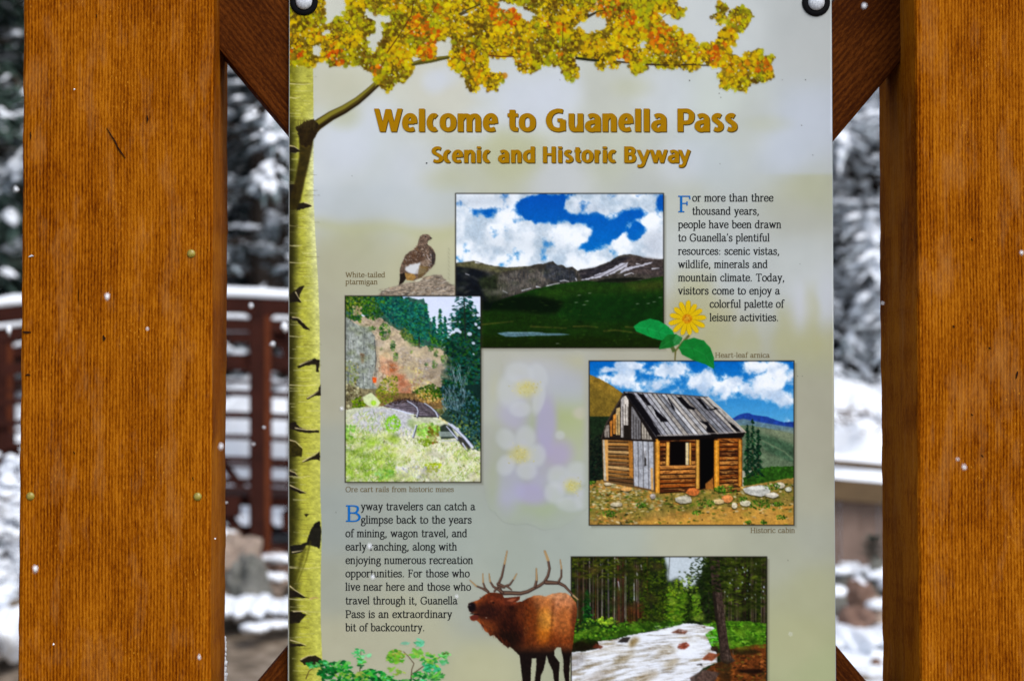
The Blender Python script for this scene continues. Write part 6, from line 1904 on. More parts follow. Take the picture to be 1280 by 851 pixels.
# ---------------------------------------------------------------- leafy sprigs at the bottom
def paint_sprigs():
    begin('leafy_sprig_print')
    z = Z(360, 780, 5.333)
    rs = R_(75)
    for q in (((820, 379), (825, 300), (840, 260), (800, 210), (770, 180)), ((830, 330), (900, 280), (960, 250), (1040, 200)), ((470, 379), (480, 300), (488, 230), (485, 180)), ((120, 360), (140, 310), (200, 270)), ((820, 420), (822, 330))):
        line(z(*q), 1.3, (66, 48, 30), .9, .7)
    G = [(14, 110, 40), (30, 150, 50), (70, 170, 50), (110, 190, 90), (10, 76, 30), (90, 200, 130)]
    def clump(cx, cy, rx, ry, n, cols=G, s=(1.4, 3.6)):
        for k in range(n):
            t = rs.rand() * 6.28; r = math.sqrt(rs.rand())
            rr = rs.uniform(*s)
            dab(*z((cx + math.cos(t) * rx * r, cy + math.sin(t) * ry * r))[0], rr, rr * rs.uniform(.35, .6), rs.uniform(-.8, .8), vary(cols[rs.randint(len(cols))], .15, rs), .9, .3)
    clump(160, 270, 40, 16, 14); clump(235, 262, 50, 22, 26); clump(350, 280, 70, 40, 70, G[:5]); clump(260, 320, 60, 40, 60, [(10, 90, 30), (14, 120, 40), (6, 60, 20)]); clump(470, 190, 45, 26, 16, [(60, 180, 90), (100, 196, 120)], (1, 3)); clump(520, 212, 36, 8, 6, [(120, 200, 140)]); clump(490, 250, 24, 40, 14)
    clump(560, 340, 90, 40, 90, G[:3] + [G[4]]); clump(430, 350, 110, 40, 90, [(120, 170, 50), (30, 130, 40), (10, 90, 30), (150, 170, 70)])
    clump(720, 215, 58, 44, 70, [(96, 170, 40), (130, 190, 50), (60, 140, 30), (150, 160, 60)]); clump(850, 190, 44, 30, 26, [(110, 180, 60), (150, 190, 70), (80, 160, 60)]); clump(780, 126, 40, 6, 4, [(130, 196, 160)], (2, 4)); clump(880, 118, 34, 26, 14, [(90, 200, 150), (110, 206, 160), (60, 170, 110)])
    clump(940, 230, 60, 40, 44, [(60, 160, 60), (130, 190, 60), (30, 130, 50)]); clump(950, 290, 60, 30, 40, [(20, 140, 70), (60, 180, 120), (120, 180, 60)]); clump(1045, 200, 36, 22, 14, [(60, 180, 60), (80, 110, 40), (120, 200, 110)]); clump(1040, 250, 34, 18, 12, [(120, 206, 150), (80, 180, 100)])
    clump(980, 345, 60, 26, 34, [(100, 180, 60), (60, 150, 60), (40, 120, 50)]); clump(720, 310, 60, 26, 16, [(150, 180, 60), (120, 170, 60)]); clump(660, 365, 60, 22, 40); clump(880, 350, 60, 40, 26); clump(700, 430, 330, 60, 330, G[:5]); clump(380, 430, 230, 70, 330, G[:5]); clump(560, 540, 470, 60, 420, G[:5])

paint_trunk(); paint_limb(); paint_leaves()
paint_columbine(); paint_bird()
paint_mountain(); paint_rails(); paint_cabin(); paint_arnica(); paint_river(); paint_elk(); paint_sprigs()
CLIP[0] = None
RGB = np.stack([gblur(RGB[..., c_], .42) for c_ in range(3)], -1)
for (x, y, r) in ((1007, 100, .7), (862, 101, .9), (899, 117, .6), (901, 122, .6), (1002, 157, .6), (1016, 194, .6), (900, 205, .5), (978, 100, .4), (440, 220, .5), (645, 143, .5), (1000, 330, .5), (997, 470, .5), (1003, 470, .5), (755, 700, .5), (985, 700, .5), (420, 640, .5), (700, 100, .4)):
    CUR[0] = len(PARTS); dab(x, y, r, r, 0, (70, 66, 60), .75, .5)
_sl = reg(362, 82, 402, 892); _n = (fbm(GX[_sl] * .6, GY[_sl], 2.2, 3, 611, .65) - .5)
RGB[_sl] *= 1 + (_n * .34 * (LAB[_sl] == 1))[..., None]
RGBL = lin(np.clip(RGB, 0, 255)) * PRINT_K

# ---- geometry of the sign
sign = empty('information_sign', at(702, 490, 2.6))
tag(sign, 'printed welcome sign with aspen artwork and four photographs, bolted between the posts', 'sign')
SO = sign.location.copy(); SO.y = 0.0
sign.location = SO
def sgn(px, py, lift=0.0):
    """point on the face of the sheet"""
    q = at(px, py, 2.6)
    return Vector((q.x - SO.x, -lift, q.z - SO.z))
def grid_xyz(X, Y, lift):
    a = (X - PX0) / F_PX; b = -(Y - PY0) / F_PX
    dy = CP - b * SP
    k = 2.6 / dy
    return np.stack([CAM.x + a * k - SO.x, np.full(X.shape, -lift), CAM.z + (SP + b * CP) * k - SO.z], -1)
def ink_mesh(name, co, faces, cols, parent=sign):
    me = bpy.data.meshes.new(name)
    n, m = len(co), len(faces)
    me.vertices.add(n); me.vertices.foreach_set('co', co.astype(np.float32).ravel())
    me.loops.add(4 * m); me.loops.foreach_set('vertex_index', faces.astype(np.int32).ravel())
    me.polygons.add(m)
    me.polygons.foreach_set('loop_start', np.arange(0, 4 * m, 4, dtype=np.int32))
    me.polygons.foreach_set('loop_total', np.full(m, 4, dtype=np.int32))
    at_ = me.color_attributes.new('ink', 'FLOAT_COLOR', 'POINT')
    c = np.ones((n, 4), dtype=np.float32); c[:, :3] = cols
    at_.data.foreach_set('color', c.ravel())
    me.materials.append(M['print'])
    me.update(calc_edges=True)
    return link(bpy.data.objects.new(name, me), parent)

# sheet face: tinted backdrop at a coarser pitch, everything else lies 0.15 mm proud of it
bx = np.arange(SX0, SX1 + .1, 2.5); by = np.arange(SY0, SY1 + .1, 2.5)
BX, BY = np.meshgrid(bx, by)
bc = lin(np.clip(bg_eval(BX, BY), 0, 255)) * PRINT_K
# panel body: true rectangle, 3 mm thick
pl, pr = sgn(360.6, 425).x, sgn(1042.3, 425).x
zt, zb = sgn(700, SY0).z, sgn(700, SY1).z
idx = np.arange(BX.size).reshape(BX.shape)
fc = np.stack([idx[:-1, :-1], idx[1:, :-1], idx[1:, 1:], idx[:-1, 1:]], -1).reshape(-1, 4)
co = grid_xyz(BX, BY, 0.0)
co[..., 0] = np.clip(co[..., 0], pl + 0.0006, pr - 0.0006)
ink_mesh('printed_sheet', co.reshape(-1, 3), fc, bc.reshape(-1, 3))
bm = bmesh.new(); box(bm, (pl, 0.0003, zb), (pr, 0.0042, zt), 0.0); obj('panel_board', bm, M['edge'], sign)

labels = LAB
cellmax = np.zeros((CH - 1, CW - 1), np.int16)
q00, q01, q10, q11 = LAB[:-1, :-1], LAB[:-1, 1:], LAB[1:, :-1], LAB[1:, 1:]
cellmax = np.where(q00 > 0, q00, np.where(q01 > 0, q01, np.where(q10 > 0, q10, q11)))
IDX = np.arange(CH * CW).reshape(CH, CW)
CO = grid_xyz(GX, GY, 0.00015)
CO[..., 0] = np.clip(CO[..., 0], pl + 0.0007, pr - 0.0007)
CO = CO.reshape(-1, 3); CC = RGBL.reshape(-1, 3)
for k, nm in PARTS.items():
    jj, ii = np.nonzero(cellmax == k)
    if len(jj) == 0: continue
    f = np.stack([IDX[jj, ii], IDX[jj + 1, ii], IDX[jj + 1, ii + 1], IDX[jj, ii + 1]], -1)
    u, inv = np.unique(f, return_inverse=True)
    ink_mesh(nm, CO[u], inv.reshape(f.shape), CC[u])

# ---------------------------------------------------------------- lettering
GL = {
'a': (9.2, 's 1.2,8.3 3.2,9.8 5.4,9.6 6.7,7.8 6.8,4 6.9,1.4 7.8,.3 9.2,.9|s 6.7,5.8 3.8,5.5 1.5,4.4 .9,2.2 2.3,.2 4.6,.4 6.7,2.6'),
'b': (9.4, 'l 1.8,15 1.8,.6|t 0,14.6 1.8,15|s 1.8,7 3,9.3 5.2,10 7.8,8.5 8.6,5 7.8,1.6 5.2,0 3,.3 1.8,1.6'),
'c': (8.4, 's 7.4,7.9 6.6,9.6 4.8,10 2,8.6 .9,5 2,1.5 4.8,0 7,.8 8,2.2'),
'd': (9.8, 'l 7.5,15 7.5,1|t 7.5,.4 9.2,.2|t 5.7,14.6 7.5,15|s 7.5,7.5 6.2,9.5 4.3,10 1.6,8.5 .8,5 1.6,1.5 4.2,0 6.2,.6 7.5,2.5'),
'e': (8.8, 's 1,5.2 4.5,5.5 7.9,5.9 7.5,8.6 5,10 2.2,8.8 .9,5.2 2,1.4 5,0 7.2,.9 8.2,2.4'),
'f': (5.6, 's 6.8,14 5.5,15 3.7,14.4 2.7,12.5 2.6,6 2.6,0|t .6,9.8 5.4,9.8|t .9,0 4.4,0'),
'g': (9.0, 'c 4.3,10 2,9 1.3,7 2.2,5 4.3,4.2 6.4,5 7.2,7 6.4,9|t 6.6,9.3 8.8,10|s 2.6,4.8 1.4,3.2 2.6,1.9 5.5,1.4 8,.2 8.2,-2.4 6.4,-4.4 3.6,-4.8 1,-3.8 .9,-1.4 2.6,.6'),
'h': (9.6, 'l 1.8,15 1.8,0|t 0,14.6 1.8,15|t .2,0 3.5,0|s 1.8,7 3.4,9.4 5.4,10 7,9 7.5,6.5 7.5,0|t 5.9,0 9.2,0'),
'i': (4.0, 'l 2,10 2,0|t .3,9.6 2,10|t .4,0 3.7,0|l 2,13 2,13.7'),
'j': (4.0, 's 2.4,10 2.4,3 2.4,-2 1.6,-4.4 0,-4.8|t .7,9.6 2.4,10|l 2.4,13 2.4,13.7'),
'k': (9.2, 'l 1.8,15 1.8,0|t 0,14.6 1.8,15|t .2,0 3.4,0|l 7,9.6 1.8,4.2|l 3.8,5.6 8,.2|t 5.6,9.9 8.6,9.9|t 6.8,0 9.3,0'),
'l': (4.0, 'l 1.9,15 1.9,0|t 0,14.6 1.9,15|t .2,0 3.6,0'),
'm': (14, 'l 1.8,10 1.8,0|t 0,9.6 1.8,10|t .2,0 3.4,0|s 1.8,7 3.2,9.3 5,10 6.5,9 6.9,6.5 6.9,0|t 5.4,0 8.4,0|s 6.9,7 8.2,9.3 10,10 11.6,9 12,6.5 12,0|t 10.4,0 13.7,0'),
'n': (9.6, 'l 1.8,10 1.8,0|t 0,9.6 1.8,10|t .2,0 3.5,0|s 1.8,7 3.4,9.4 5.4,10 7,9 7.5,6.5 7.5,0|t 5.9,0 9.2,0'),
'o': (9.4, 'c 4.8,10 1.9,8.6 .9,5 1.9,1.4 4.8,0 7.7,1.4 8.7,5 7.7,8.6'),
'p': (9.6, 'l 1.8,10 1.8,-5|t 0,9.6 1.8,10|t .2,-5 3.5,-5|s 1.8,7 3,9.3 5.2,10 7.8,8.5 8.6,5 7.8,1.6 5.2,0 3,.3 1.8,1.8'),
'r': (6.8, 'l 1.9,10 1.9,0|t 0,9.6 1.9,10|t .3,0 3.9,0|s 1.9,6.5 3.2,9 5,10 6.6,9.3'),
's': (7.4, 's 6.3,7.9 5.2,9.7 3.4,10 1.5,9 1.5,6.9 3.6,5.4 5.8,4.2 6.5,2.2 5.2,.3 3,0 1.4,.6 .7,2.3'),
't': (6.0, 's 2.4,13 2.4,7 2.4,2 3.3,.2 5,.2 6,1.1|t .4,9.8 5.4,9.8'),
'u': (9.8, 's 1.9,10 1.9,6 1.9,3 2.7,.6 4.4,0 6.4,1 7.6,3.2|l 7.6,10 7.6,.8|t 7.6,.5 9.4,.2|t .2,9.7 1.9,10|t 6,9.7 7.6,10'),
'v': (9.0, 'l 1.3,10 4.6,.3|l 4.6,.3 7.8,10|t 0,9.9 2.9,9.9|t 6.4,9.9 9.2,9.9'),
'w': (13.8, 'l 1.3,10 4.2,.3|l 4.2,.3 6.9,9.6|l 6.9,9.6 9.7,.3|l 9.7,.3 12.5,10|t 0,9.9 2.9,9.9|t 11,9.9 13.8,9.9'),
'x': (9.0, 'l 1.4,9.8 7.6,.2|l 7.4,9.8 1.4,.2|t .2,9.9 2.9,9.9|t 6,9.9 8.6,9.9|t .2,.1 2.8,.1|t 6.2,.1 8.9,.1'),
'y': (9.0, 'l 1.3,10 4.7,.8|s 7.9,10 5.6,3.4 4.2,-1.4 2.9,-4.2 .9,-4.8|t 0,9.9 2.9,9.9|t 6.4,9.9 9.2,9.9'),
'.': (4.2, 'l 1.9,.2 1.9,1.0'), ',': (4.2, 's 1.8,1.0 2.4,-.4 1.2,-2.4'), ':': (4.4, 'l 2,.2 2,1|l 2,7.4 2,8.2'), "'": (3.6, 'l 2,14.6 1.6,11.8'), '-': (6.0, 'l 1,5 5,5'),
'F': (9.8, 'l 2.4,14 2.4,0|t .4,14 9,14|t 9,14 9.2,11.6|t 2.4,7.5 7,7.6|t 7,9 7,6|t .5,0 4.6,0'),
'G': (13.6, 's 11.8,11 9.6,13.6 6.8,14.2 2.8,12.2 1.1,7 2.8,1.8 6.8,-.2 10,.5 11.9,2.4|l 11.8,2 11.8,6.2|t 9,6.4 13.2,6.4|t 11.8,13.8 11.9,10.8'),
'T': (11.8, 'l 5.9,14 5.9,0|t .6,11.6 .8,14|t .8,14 11,14|t 11,14 11.3,11.6|t 3.9,0 7.9,0'),
'B': (11.2, 'l 2.4,14 2.4,0|s .5,14 5.8,14 8.6,13 9,10.4 7.6,8 4.5,7.5 2.4,7.5|s 4.5,7.5 8,7 10.2,4.6 9.8,1.8 7.2,.1 .5,0'),
'P': (10.6, 'l 2.4,14 2.4,0|s .5,14 6,14 9,12.8 9.8,10.2 8.6,7.4 5.5,6.4 2.4,6.4|t .5,0 4.6,0'),
'W': (17.4, 'l 1.4,14 5.1,.3|l 5.1,.3 8.8,13|l 8.8,13 12.5,.3|l 12.5,.3 16.2,14|t 0,13.9 3.2,13.9|t 14.4,13.9 17.6,13.9'),
'O': (14.0, 'c 7,14.2 2.8,12.4 1.1,7 2.8,1.6 7,-.2 11.2,1.6 12.9,7 11.2,12.4'),
'H': (13.8, 'l 2.4,14 2.4,0|l 11.2,14 11.2,0|t 2.4,7.4 11.2,7.4|t .5,14 4.4,14|t .5,0 4.4,0|t 9.2,14 13.2,14|t 9.2,0 13.2,0'),
}
def spline(P, closed):
    n = len(P); out = []
    rng = range(n) if closed else range(n - 1)
    for i in rng:
        g = (lambda k: P[k % n]) if closed else (lambda k: P[max(0, min(n - 1, k))])
        p0, p1, p2, p3 = g(i - 1), g(i), g(i + 1), g(i + 2)
        for s in range(5):
            t = s / 5
            out.append(tuple(.5 * ((2 * p1[k]) + (-p0[k] + p2[k]) * t + (2 * p0[k] - 5 * p1[k] + 4 * p2[k] - p3[k]) * t * t + (-p0[k] + 3 * p1[k] - 3 * p2[k] + p3[k]) * t ** 3) for k in (0, 1)))
    out.append(out[0] if closed else tuple(P[-1]))
    return out
def glyph_ribbons(ch, wd):
    """list of (left points, right points) in glyph units"""
    res = []
    for st in GL[ch][1].split('|'):
        kind, rest = st[0], st[2:]
        P = [tuple(float(v) for v in q.split(',')) for q in rest.split()]
        if kind in 'sc': P = spline(P, kind == 'c')
        n = len(P); Lp, Rp = [], []
        for i in range(n):
            if kind == 'c':
                a, b = P[(i - 1) % (n - 1)], P[(i + 1) % (n - 1)]
            else:
                a, b = P[max(i - 1, 0)], P[min(i + 1, n - 1)]
            dx, dy = b[0] - a[0], b[1] - a[1]; L = math.hypot(dx, dy) or 1
            dx, dy = dx / L, dy / L
            x, y = P[i]
            if kind != 'c':
                ext = wd * (.42 if kind != 't' else .3)
                if i == 0: x -= dx * ext * .6; y -= dy * ext * .6
                if i == n - 1: x += dx * ext * .6; y += dy * ext * .6
            # strokes near vertical are a little heavier than horizontal ones
            hw = wd * .5 * ((.62 + .38 * abs(dy)) if kind != 't' else .55)
            Lp.append((x - dy * hw, y + dx * hw)); Rp.append((x + dy * hw, y - dx * hw))
        res.append((Lp, Rp))
    return res
def adv(s, sp): return sum((GL[c][0] + .95) if c != ' ' else sp for c in s)
def text_mesh(name, lines, unit, wd, m, parent=sign, lift=0.0004, label=None):
    """lines: (string, x0, x1 or None, baseline y) in photograph pixels"""
    vs, fs = [], []
    lay = 0
    for s, x0, x1, yb in lines:
        W_ = adv(s, 6.2) - .95
        kx = (x1 - x0) / W_ if x1 else unit
        x = x0
        for ch in s:
            if ch == ' ': x += 6.2 * kx; continue
            for Lp, Rp in glyph_ribbons(ch, wd):
                lay += 1
                lf = lift + (lay % 6) * 4e-6
                k = len(vs)
                for a, b in zip(Lp, Rp):
                    vs.append(sgn(x + a[0] * kx, yb - a[1] * unit, lf)); vs.append(sgn(x + b[0] * kx, yb - b[1] * unit, lf))
                for i in range(len(Lp) - 1):
                    fs.append((k + 2 * i, k + 2 * i + 1, k + 2 * i + 3, k + 2 * i + 2))
            x += (GL[ch][0] + .95) * kx
    me = bpy.data.meshes.new(name)
    me.from_pydata([tuple(v) for v in vs], [], fs)
    me.materials.append(m)
    o = link(bpy.data.objects.new(name, me), parent)
    if label: o['label'] = label
    return o
INK = ink_mat('ink_black', (30, 32, 34)); BLUE = ink_mat('ink_blue', (22, 104, 178)); CAP_INK = ink_mat('ink_caption', (112, 94, 56))
GOLD = ink_mat('ink_gold', (163, 117, 0)); SHAD = ink_mat('ink_title_edge', (84, 66, 24))
text_mesh('body_text', [
 ('or more than three', 865.4, 966.6, 251.7), ('thousand years,', 865.4, 949, 268.2), ("people have been drawn", 847.8, 976.5, 285.0), ("to Guanella's plentiful", 847.8, 962, 301.5), ('resources: scenic vistas,', 847.8, 974.4, 318.2),
 ('wildlife, minerals and', 847.8, 959.6, 334.7), ('mountain climate. Today,', 847.8, 980.7, 351.3), ('visitors come to enjoy a', 847.8, 974.8, 367.7), ('colorful palette of', 887.2, 979.7, 384.2), ('leisure activities.', 887.2, 973.3, 401.0)],
 0.635, 2.05, INK, label='paragraph at the upper right of the sign')
text_mesh('body_text', [
 ('yway travelers can catch a', 451.3, 594, 637.0), ('glimpse back to the years', 451.3, 589.6, 653.6), ('of mining, wagon travel, and', 432, 584, 670.5), ('early ranching, along with', 432, 571.2, 687.2), ('enjoying numerous recreation', 432, 591.2, 704.0),
 ('opportunities. For those who', 432, 587, 720.6), ('live near here and those who', 432, 588.7, 737.3), ('travel through it, Guanella', 432, 571.8, 754.5), ('Pass is an extraordinary', 432, 565, 771.4), ('bit of backcountry.', 432, 531, 788.0)],
 0.635, 2.05, INK, label='paragraph at the lower left of the sign')
text_mesh('drop_capital', [('F', 847.6, 863.3, 264.8)], 1.38, 1.9, BLUE, label='large blue F')
text_mesh('drop_capital', [('B', 432.4, 450.8, 650.9)], 1.36, 1.9, BLUE, label='large blue B')
text_mesh('caption', [('White-tailed', 432, 481.5, 346.4), ('ptarmigan', 432, 472, 355.2)], .43, 1.65, CAP_INK)
text_mesh('caption', [('Ore cart rails from historic mines', 432, 567.3, 614.2)], .43, 1.65, CAP_INK)
text_mesh('caption', [('Heart-leaf arnica', 894, 962, 446.7)], .43, 1.65, CAP_INK)
text_mesh('caption', [('Historic cabin', 938, 993.6, 665.4)], .44, 1.65, CAP_INK)
text_mesh('print_dot', [('.', 532, None, 204.5)], .7, 2.6, INK)

TG = {
'e': 't .06,.41 .97,.41|s 1,.36 .98,.52 .86,.66 .52,.715 .15,.6 0,.38 .15,.16 .55,.085 1,.13',
'c': 's 1,.645 .62,.715 .18,.6 0,.4 .18,.18 .62,.085 1,.14', 'o': 'c .5,.715 .1,.61 0,.4 .1,.185 .5,.085 .9,.185 1,.4 .9,.61',
'l': 'l .5,1 .5,0', 'm': 'l 0,.79 0,0|s 0,.5 .15,.65 .33,.7 .47,.62 .5,.45 .5,.2 .5,0|s .5,.5 .64,.65 .83,.7 .97,.62 1,.45 1,.2 1,0',
'n': 'l 0,.79 0,0|s 0,.5 .3,.65 .65,.71 .95,.62 1,.44 1,.2 1,0', 'u': 's 0,.79 0,.5 0,.3 .15,.12 .5,.085 .8,.15 1,.32|l 1,.79 1,0',
'a': 's .1,.65 .5,.715 .92,.63 1,.44 1,.2 1,0|s 1,.45 .55,.43 .12,.36 0,.22 .2,.1 .55,.085 1,.24', 't': 's .45,.95 .45,.6 .45,.3 .58,.13 1,.095|t -.02,.72 1,.72',
'G': 's 1,.885 .6,.91 .18,.78 0,.5 .18,.2 .6,.085 1,.12|l 1,.04 1,.52|t .62,.5 1,.5', 'P': 'l 0,1 0,0|s 0,.91 .6,.91 .95,.8 1,.65 .9,.48 .6,.4 0,.4',
's': 's .93,.66 .5,.72 .1,.645 .1,.52 .5,.42 .9,.31 .92,.16 .5,.085 0,.13', 'W': 'l .0,1 .25,0|l .27,0 .49,.98|l .51,.98 .73,0|l .75,0 1,1', 'w': 'l 0,.8 .27,0|l .27,0 .5,.78|l .5,.78 .73,0|l .73,0 1,.8',
'S': 's .95,.865 .5,.915 .08,.81 .08,.63 .5,.51 .92,.37 .95,.18 .5,.085 .0,.14', 'i': 'l .5,.79 .5,0|l .5,1.0 .5,.86', 'd': 'l 1,1 1,0|s 1,.6 .6,.71 .15,.61 0,.4 .15,.18 .55,.085 1,.2',
'H': 'l 0,1 0,0|l 1,1 1,0|t 0,.52 1,.52', 'r': 'l 0,.79 0,0|s 0,.48 .35,.65 1,.69', 'B': 'l 0,1 0,0|s 0,.91 .55,.91 .88,.83 .88,.66 .55,.545 0,.54|s .4,.54 .8,.5 1,.33 .9,.15 .55,.09 0,.09',
'y': 'l 0,.79 .52,.06|s 1,.79 .62,.18 .46,-.08 .25,-.19 -.1,-.19'}
def title(name, chars, base, cap):
    """heavy sans lettering, every letter fitted between its own edges"""
    sv, sh = cap * .252, cap * .175
    for m, dx, dy, lift in ((SHAD, 1.0, 1.1, 0.00032), (GOLD, 0, 0, 0.00048)):
        vs, fs, lay = [], [], 0
        for ch, x0, x1 in chars:
            dia = ch in 'Wwy'
            w_v = sv * (.86 if dia else 1.0)
            for st in TG[ch].split('|'):
                kind = st[0]
                P = [tuple(float(v) for v in q.split(',')) for q in st[2:].split()]
                if kind in 'sc': P = spline(P, kind == 'c')
                P = [(x0 + (u * (x1 - x0) if ch == 't' else w_v / 2 + u * (x1 - x0 - w_v)), v * cap) for u, v in P]
                n = len(P); k = len(vs); lay += 1
                lf = lift + (lay % 8) * 6e-6
                for i in range(n):
                    if kind == 'c': a, b = P[(i - 1) % (n - 1)], P[(i + 1) % (n - 1)]
                    else: a, b = P[max(i - 1, 0)], P[min(i + 1, n - 1)]
                    ex, ey = b[0] - a[0], b[1] - a[1]; L = math.hypot(ex, ey) or 1
                    ex, ey = ex / L, ey / L
                    hw = .5 * (sh * .86 if kind == 't' else sh + (w_v - sh) * abs(ey) ** 1.4)
                    x, y = P[i]
                    if kind == 'l' and dia:      # flat ends on diagonals
                        hx = hw / max(abs(ey), .3)
                        A, B = (x - hx, y), (x + hx, y)
                        if ey > 0: A, B = (x - hx, y), (x + hx, y)
                        else: A, B = (x + hx, y), (x - hx, y)
                    else:
                        A, B = (x - ey * hw, y + ex * hw), (x + ey * hw, y - ex * hw)
                    vs.append(sgn(A[0] + dx, base - A[1] + dy, lf)); vs.append(sgn(B[0] + dx, base - B[1] + dy, lf))
                for i in range(n - 1): fs.append((k + 2 * i, k + 2 * i + 1, k + 2 * i + 3, k + 2 * i + 2))
        me = bpy.data.meshes.new(name)
        me.from_pydata([tuple(v) for v in vs], [], fs); me.materials.append(m)
        link(bpy.data.objects.new(name if m is GOLD else name + '_drop_shadow', me), sign)
title('title_text', [('W', 467.5, 503), ('e', 502.5, 521.3), ('l', 523.5, 531), ('c', 533.2, 549), ('o', 549.6, 570.4), ('m', 572, 601.2), ('e', 603.4, 622.2), ('t', 634.5, 647.5), ('o', 648.5, 669.6),
 ('G', 682.2, 707), ('u', 710.6, 729), ('a', 731, 750.8), ('n', 752.9, 770.6), ('e', 772.6, 791.6), ('l', 793.8, 801), ('l', 804.5, 811.8), ('a', 813.8, 833), ('P', 846.7, 868), ('a', 868, 887), ('s', 889, 904.8), ('s', 906, 922)], 164.8, 28.8)
title('subtitle_text', [('S', 539.2, 553.9), ('c', 553.7, 564.4), ('e', 564.8, 578.7), ('n', 580, 593.8), ('i', 595.8, 601.3), ('c', 603, 613.9), ('a', 622.4, 636.2), ('n', 638.8, 651.7), ('d', 653.4, 668.4),
 ('H', 678.5, 694.5), ('i', 697.4, 702.8), ('s', 704.5, 716.8), ('t', 718.2, 726), ('o', 726.8, 741.6), ('r', 743, 752.6), ('i', 753.2, 758.6), ('c', 759.4, 771.3), ('B', 780.2, 795), ('y', 795.8, 812.6), ('w', 812, 834.4), ('a', 834.5, 848.8), ('y', 847.4, 863.4)], 203.6, 20.4)

# ---- washers and dome bolts
def lathe(bm, prof, seg=32):
    """profile (r, y) turned about the Y axis"""
    rows = []
    for r, y in prof:
        if r < 1e-6: rows.append([bm.verts.new((0, y, 0))]); continue
        rows.append([bm.verts.new((r * math.cos(2 * math.pi * k / seg), y, r * math.sin(2 * math.pi * k / seg))) for k in range(seg)])
    for a, b in zip(rows[:-1], rows[1:]):
        for k in range(seg):
            if len(b) == 1: bm.faces.new((a[k], a[(k + 1) % seg], b[0]))
            else: bm.faces.new((a[k], a[(k + 1) % seg], b[(k + 1) % seg], b[k]))
for px, py in ((380, 2.5), (1020, 3.5)):
    q = sgn(px, py)
    bm = bmesh.new(); lathe(bm, [(0.0158, 0.0), (0.0158, -0.0012), (0.0150, -0.0022), (0.0095, -0.0026), (0.0085, -0.0014)])
    wz_ = obj('washer', bm, M['rubber'], sign, True); wz_.location = q
    bm = bmesh.new(); lathe(bm, [(0.0093, -0.0008), (0.0093, -0.0030), (0.0086, -0.0046), (0.0066, -0.0062), (0.0036, -0.0071), (0.0, -0.0074)])
    for v in bm.verts: v.co += Vector((mn.noise(v.co * 700), mn.noise(v.co * 650 + Vector((3, 0, 0))), mn.noise(v.co * 720))) * 0.00018
    bt = obj('bolt', bm, M['galv'], sign, True); bt.location = q

# ---- snow stuck along the lower inner edge of the left post
bm = bmesh.new()
random.seed(77)
for i in range(34):
    q = at(281.0 + rand(-1.2, .8), 797 + i * 2.9, 2.73)
    blob(bm, (q.x - XL1, q.y, q.z), (rand(.0012, .0034), .004, rand(.002, .005)), 1, .4, 1.5, i)
o = obj('stuck_snow', bm, M['snow'], None, True); o.location = (XL1, 0, 0)
tag(o, 'thin line of snow stuck to the lower inner edge of the left post', 'snow')

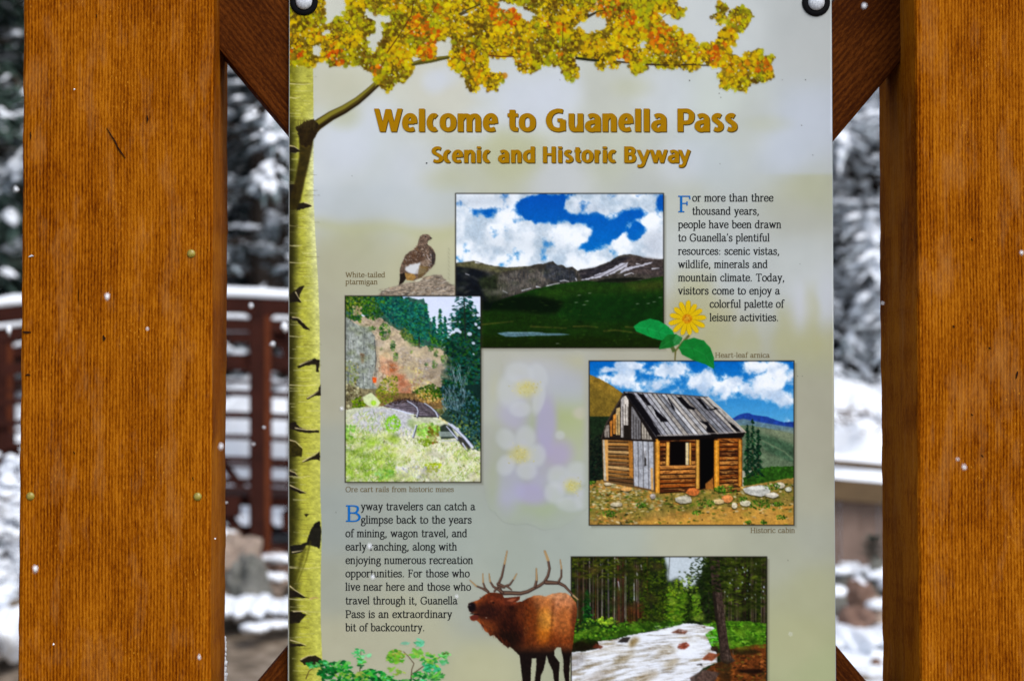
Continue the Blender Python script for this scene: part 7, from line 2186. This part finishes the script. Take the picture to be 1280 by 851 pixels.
# ================================================================== falling snowflakes near the sign
def flake(px, py, dist, rpx, label, seed, st=1.25):
    if dist < 2.6 and rpx > 1.5: dist = 1.75 + 0.1 * (seed % 3); rpx *= 0.62
    S = dist / F_PX
    bm = bmesh.new()
    blob(bm, (0, 0, 0), (rpx * S * .85, rpx * S * .8, rpx * S * st), 2, 0.7, 1.8, seed)
    o = obj('snowflake', bm, M['flake'], None, True)
    o.location = at(px, py, dist)
    tag(o, label, 'snowflake', 'falling snowflakes')
FL = [
 (134, 371, 2.3, 4.2, 'large falling snowflake before the middle of the left post', 1.6), (184, 411, 2.35, 2.8, 'small falling snowflake just right of the large one on the left post', 1.0), (276, 558, 2.35, 4.2, 'snowflake over the right edge of the left post', 1.4),
 (44, 711, 2.2, 4.5, 'snowflake low on the left side of the left post', 1.5), (249, 821, 2.35, 3.0, 'lowest snowflake, near the bottom of the left post', 1.5), (1205, 584, 2.25, 3.6, 'snowflake near the middle of the right post', 1.4), (1197, 574, 2.1, 2.6, 'faint snowflake just above the one mid right post', 1.0),
 (1277, 316, 2.3, 3.2, 'snowflake at the right edge of the picture on the right post', 1.3), (1080, 8, 2.25, 4.4, 'snowflake before the brace at upper right', 1.1), (1103, 379, 2.5, 2.0, 'tiny snowflake at the left edge of the right post', 1.1), (427, 511, 2.5, 2.8, 'snowflake between aspen trunk and rails photograph', 1.5),
 (462, 683, 2.35, 4.2, 'snowflake hiding part of the word early on the sign', 1.2), (466, 721, 2.3, 3.2, 'snowflake hiding part of the word opportunities on the sign', 1.3), (571, 745, 2.4, 2.6, 'snowflake beside the name at the end of its text line', 1.2), (988, 792, 2.5, 2.0, 'faint snowflake low at right on the sign', 1.0),
 (11, 412, 4.5, 3.6, 'snowflake before the footbridge at far left', 1.7), (314, 382, 5.0, 2.4, 'snowflake in front of the bridge top chord', 1.3), (356, 409, 5.0, 5.0, 'snowflake beside the sign before the bridge', 1.1), (341, 430, 4.5, 3.0, 'snowflake before the bridge post', 1.0),
 (20, 237, 4.6, 3.6, 'snowflake in front of the dark tree at far left', .8), (14, 266, 4.6, 2.8, 'lower snowflake in front of the dark tree at far left', .9), (318, 140, 4.6, 2.6, 'snowflake before the trees in the upper left gap', 1.0), (327, 163, 4.6, 2.4, 'second snowflake before the trees in the left gap', .9),
 (330, 534, 4.0, 2.0, 'tiny snowflake before the lower bridge post', .9), (317, 555, 4.0, 1.8, 'tiny snowflake beside the bridge post', .9), (304, 646, 3.6, 1.6, 'tiny snowflake before the dark bridge diagonal', .9), (283, 628, 3.6, 1.5, 'tiny snowflake by the post edge below the bridge', .9),
 (269, 673, 2.45, 1.2, 'speck of snow on the shaded side of the left post', .9), (67, 805, 2.5, 1.2, 'speck of snow low on the left post', 1.2), (93, 112, 2.5, 1.2, 'speck of snow high on the left post', .9),
]
for i, (px, py, d, r, lb, st) in enumerate(FL):
    flake(px, py, d, r, lb, i + 1.5, st)
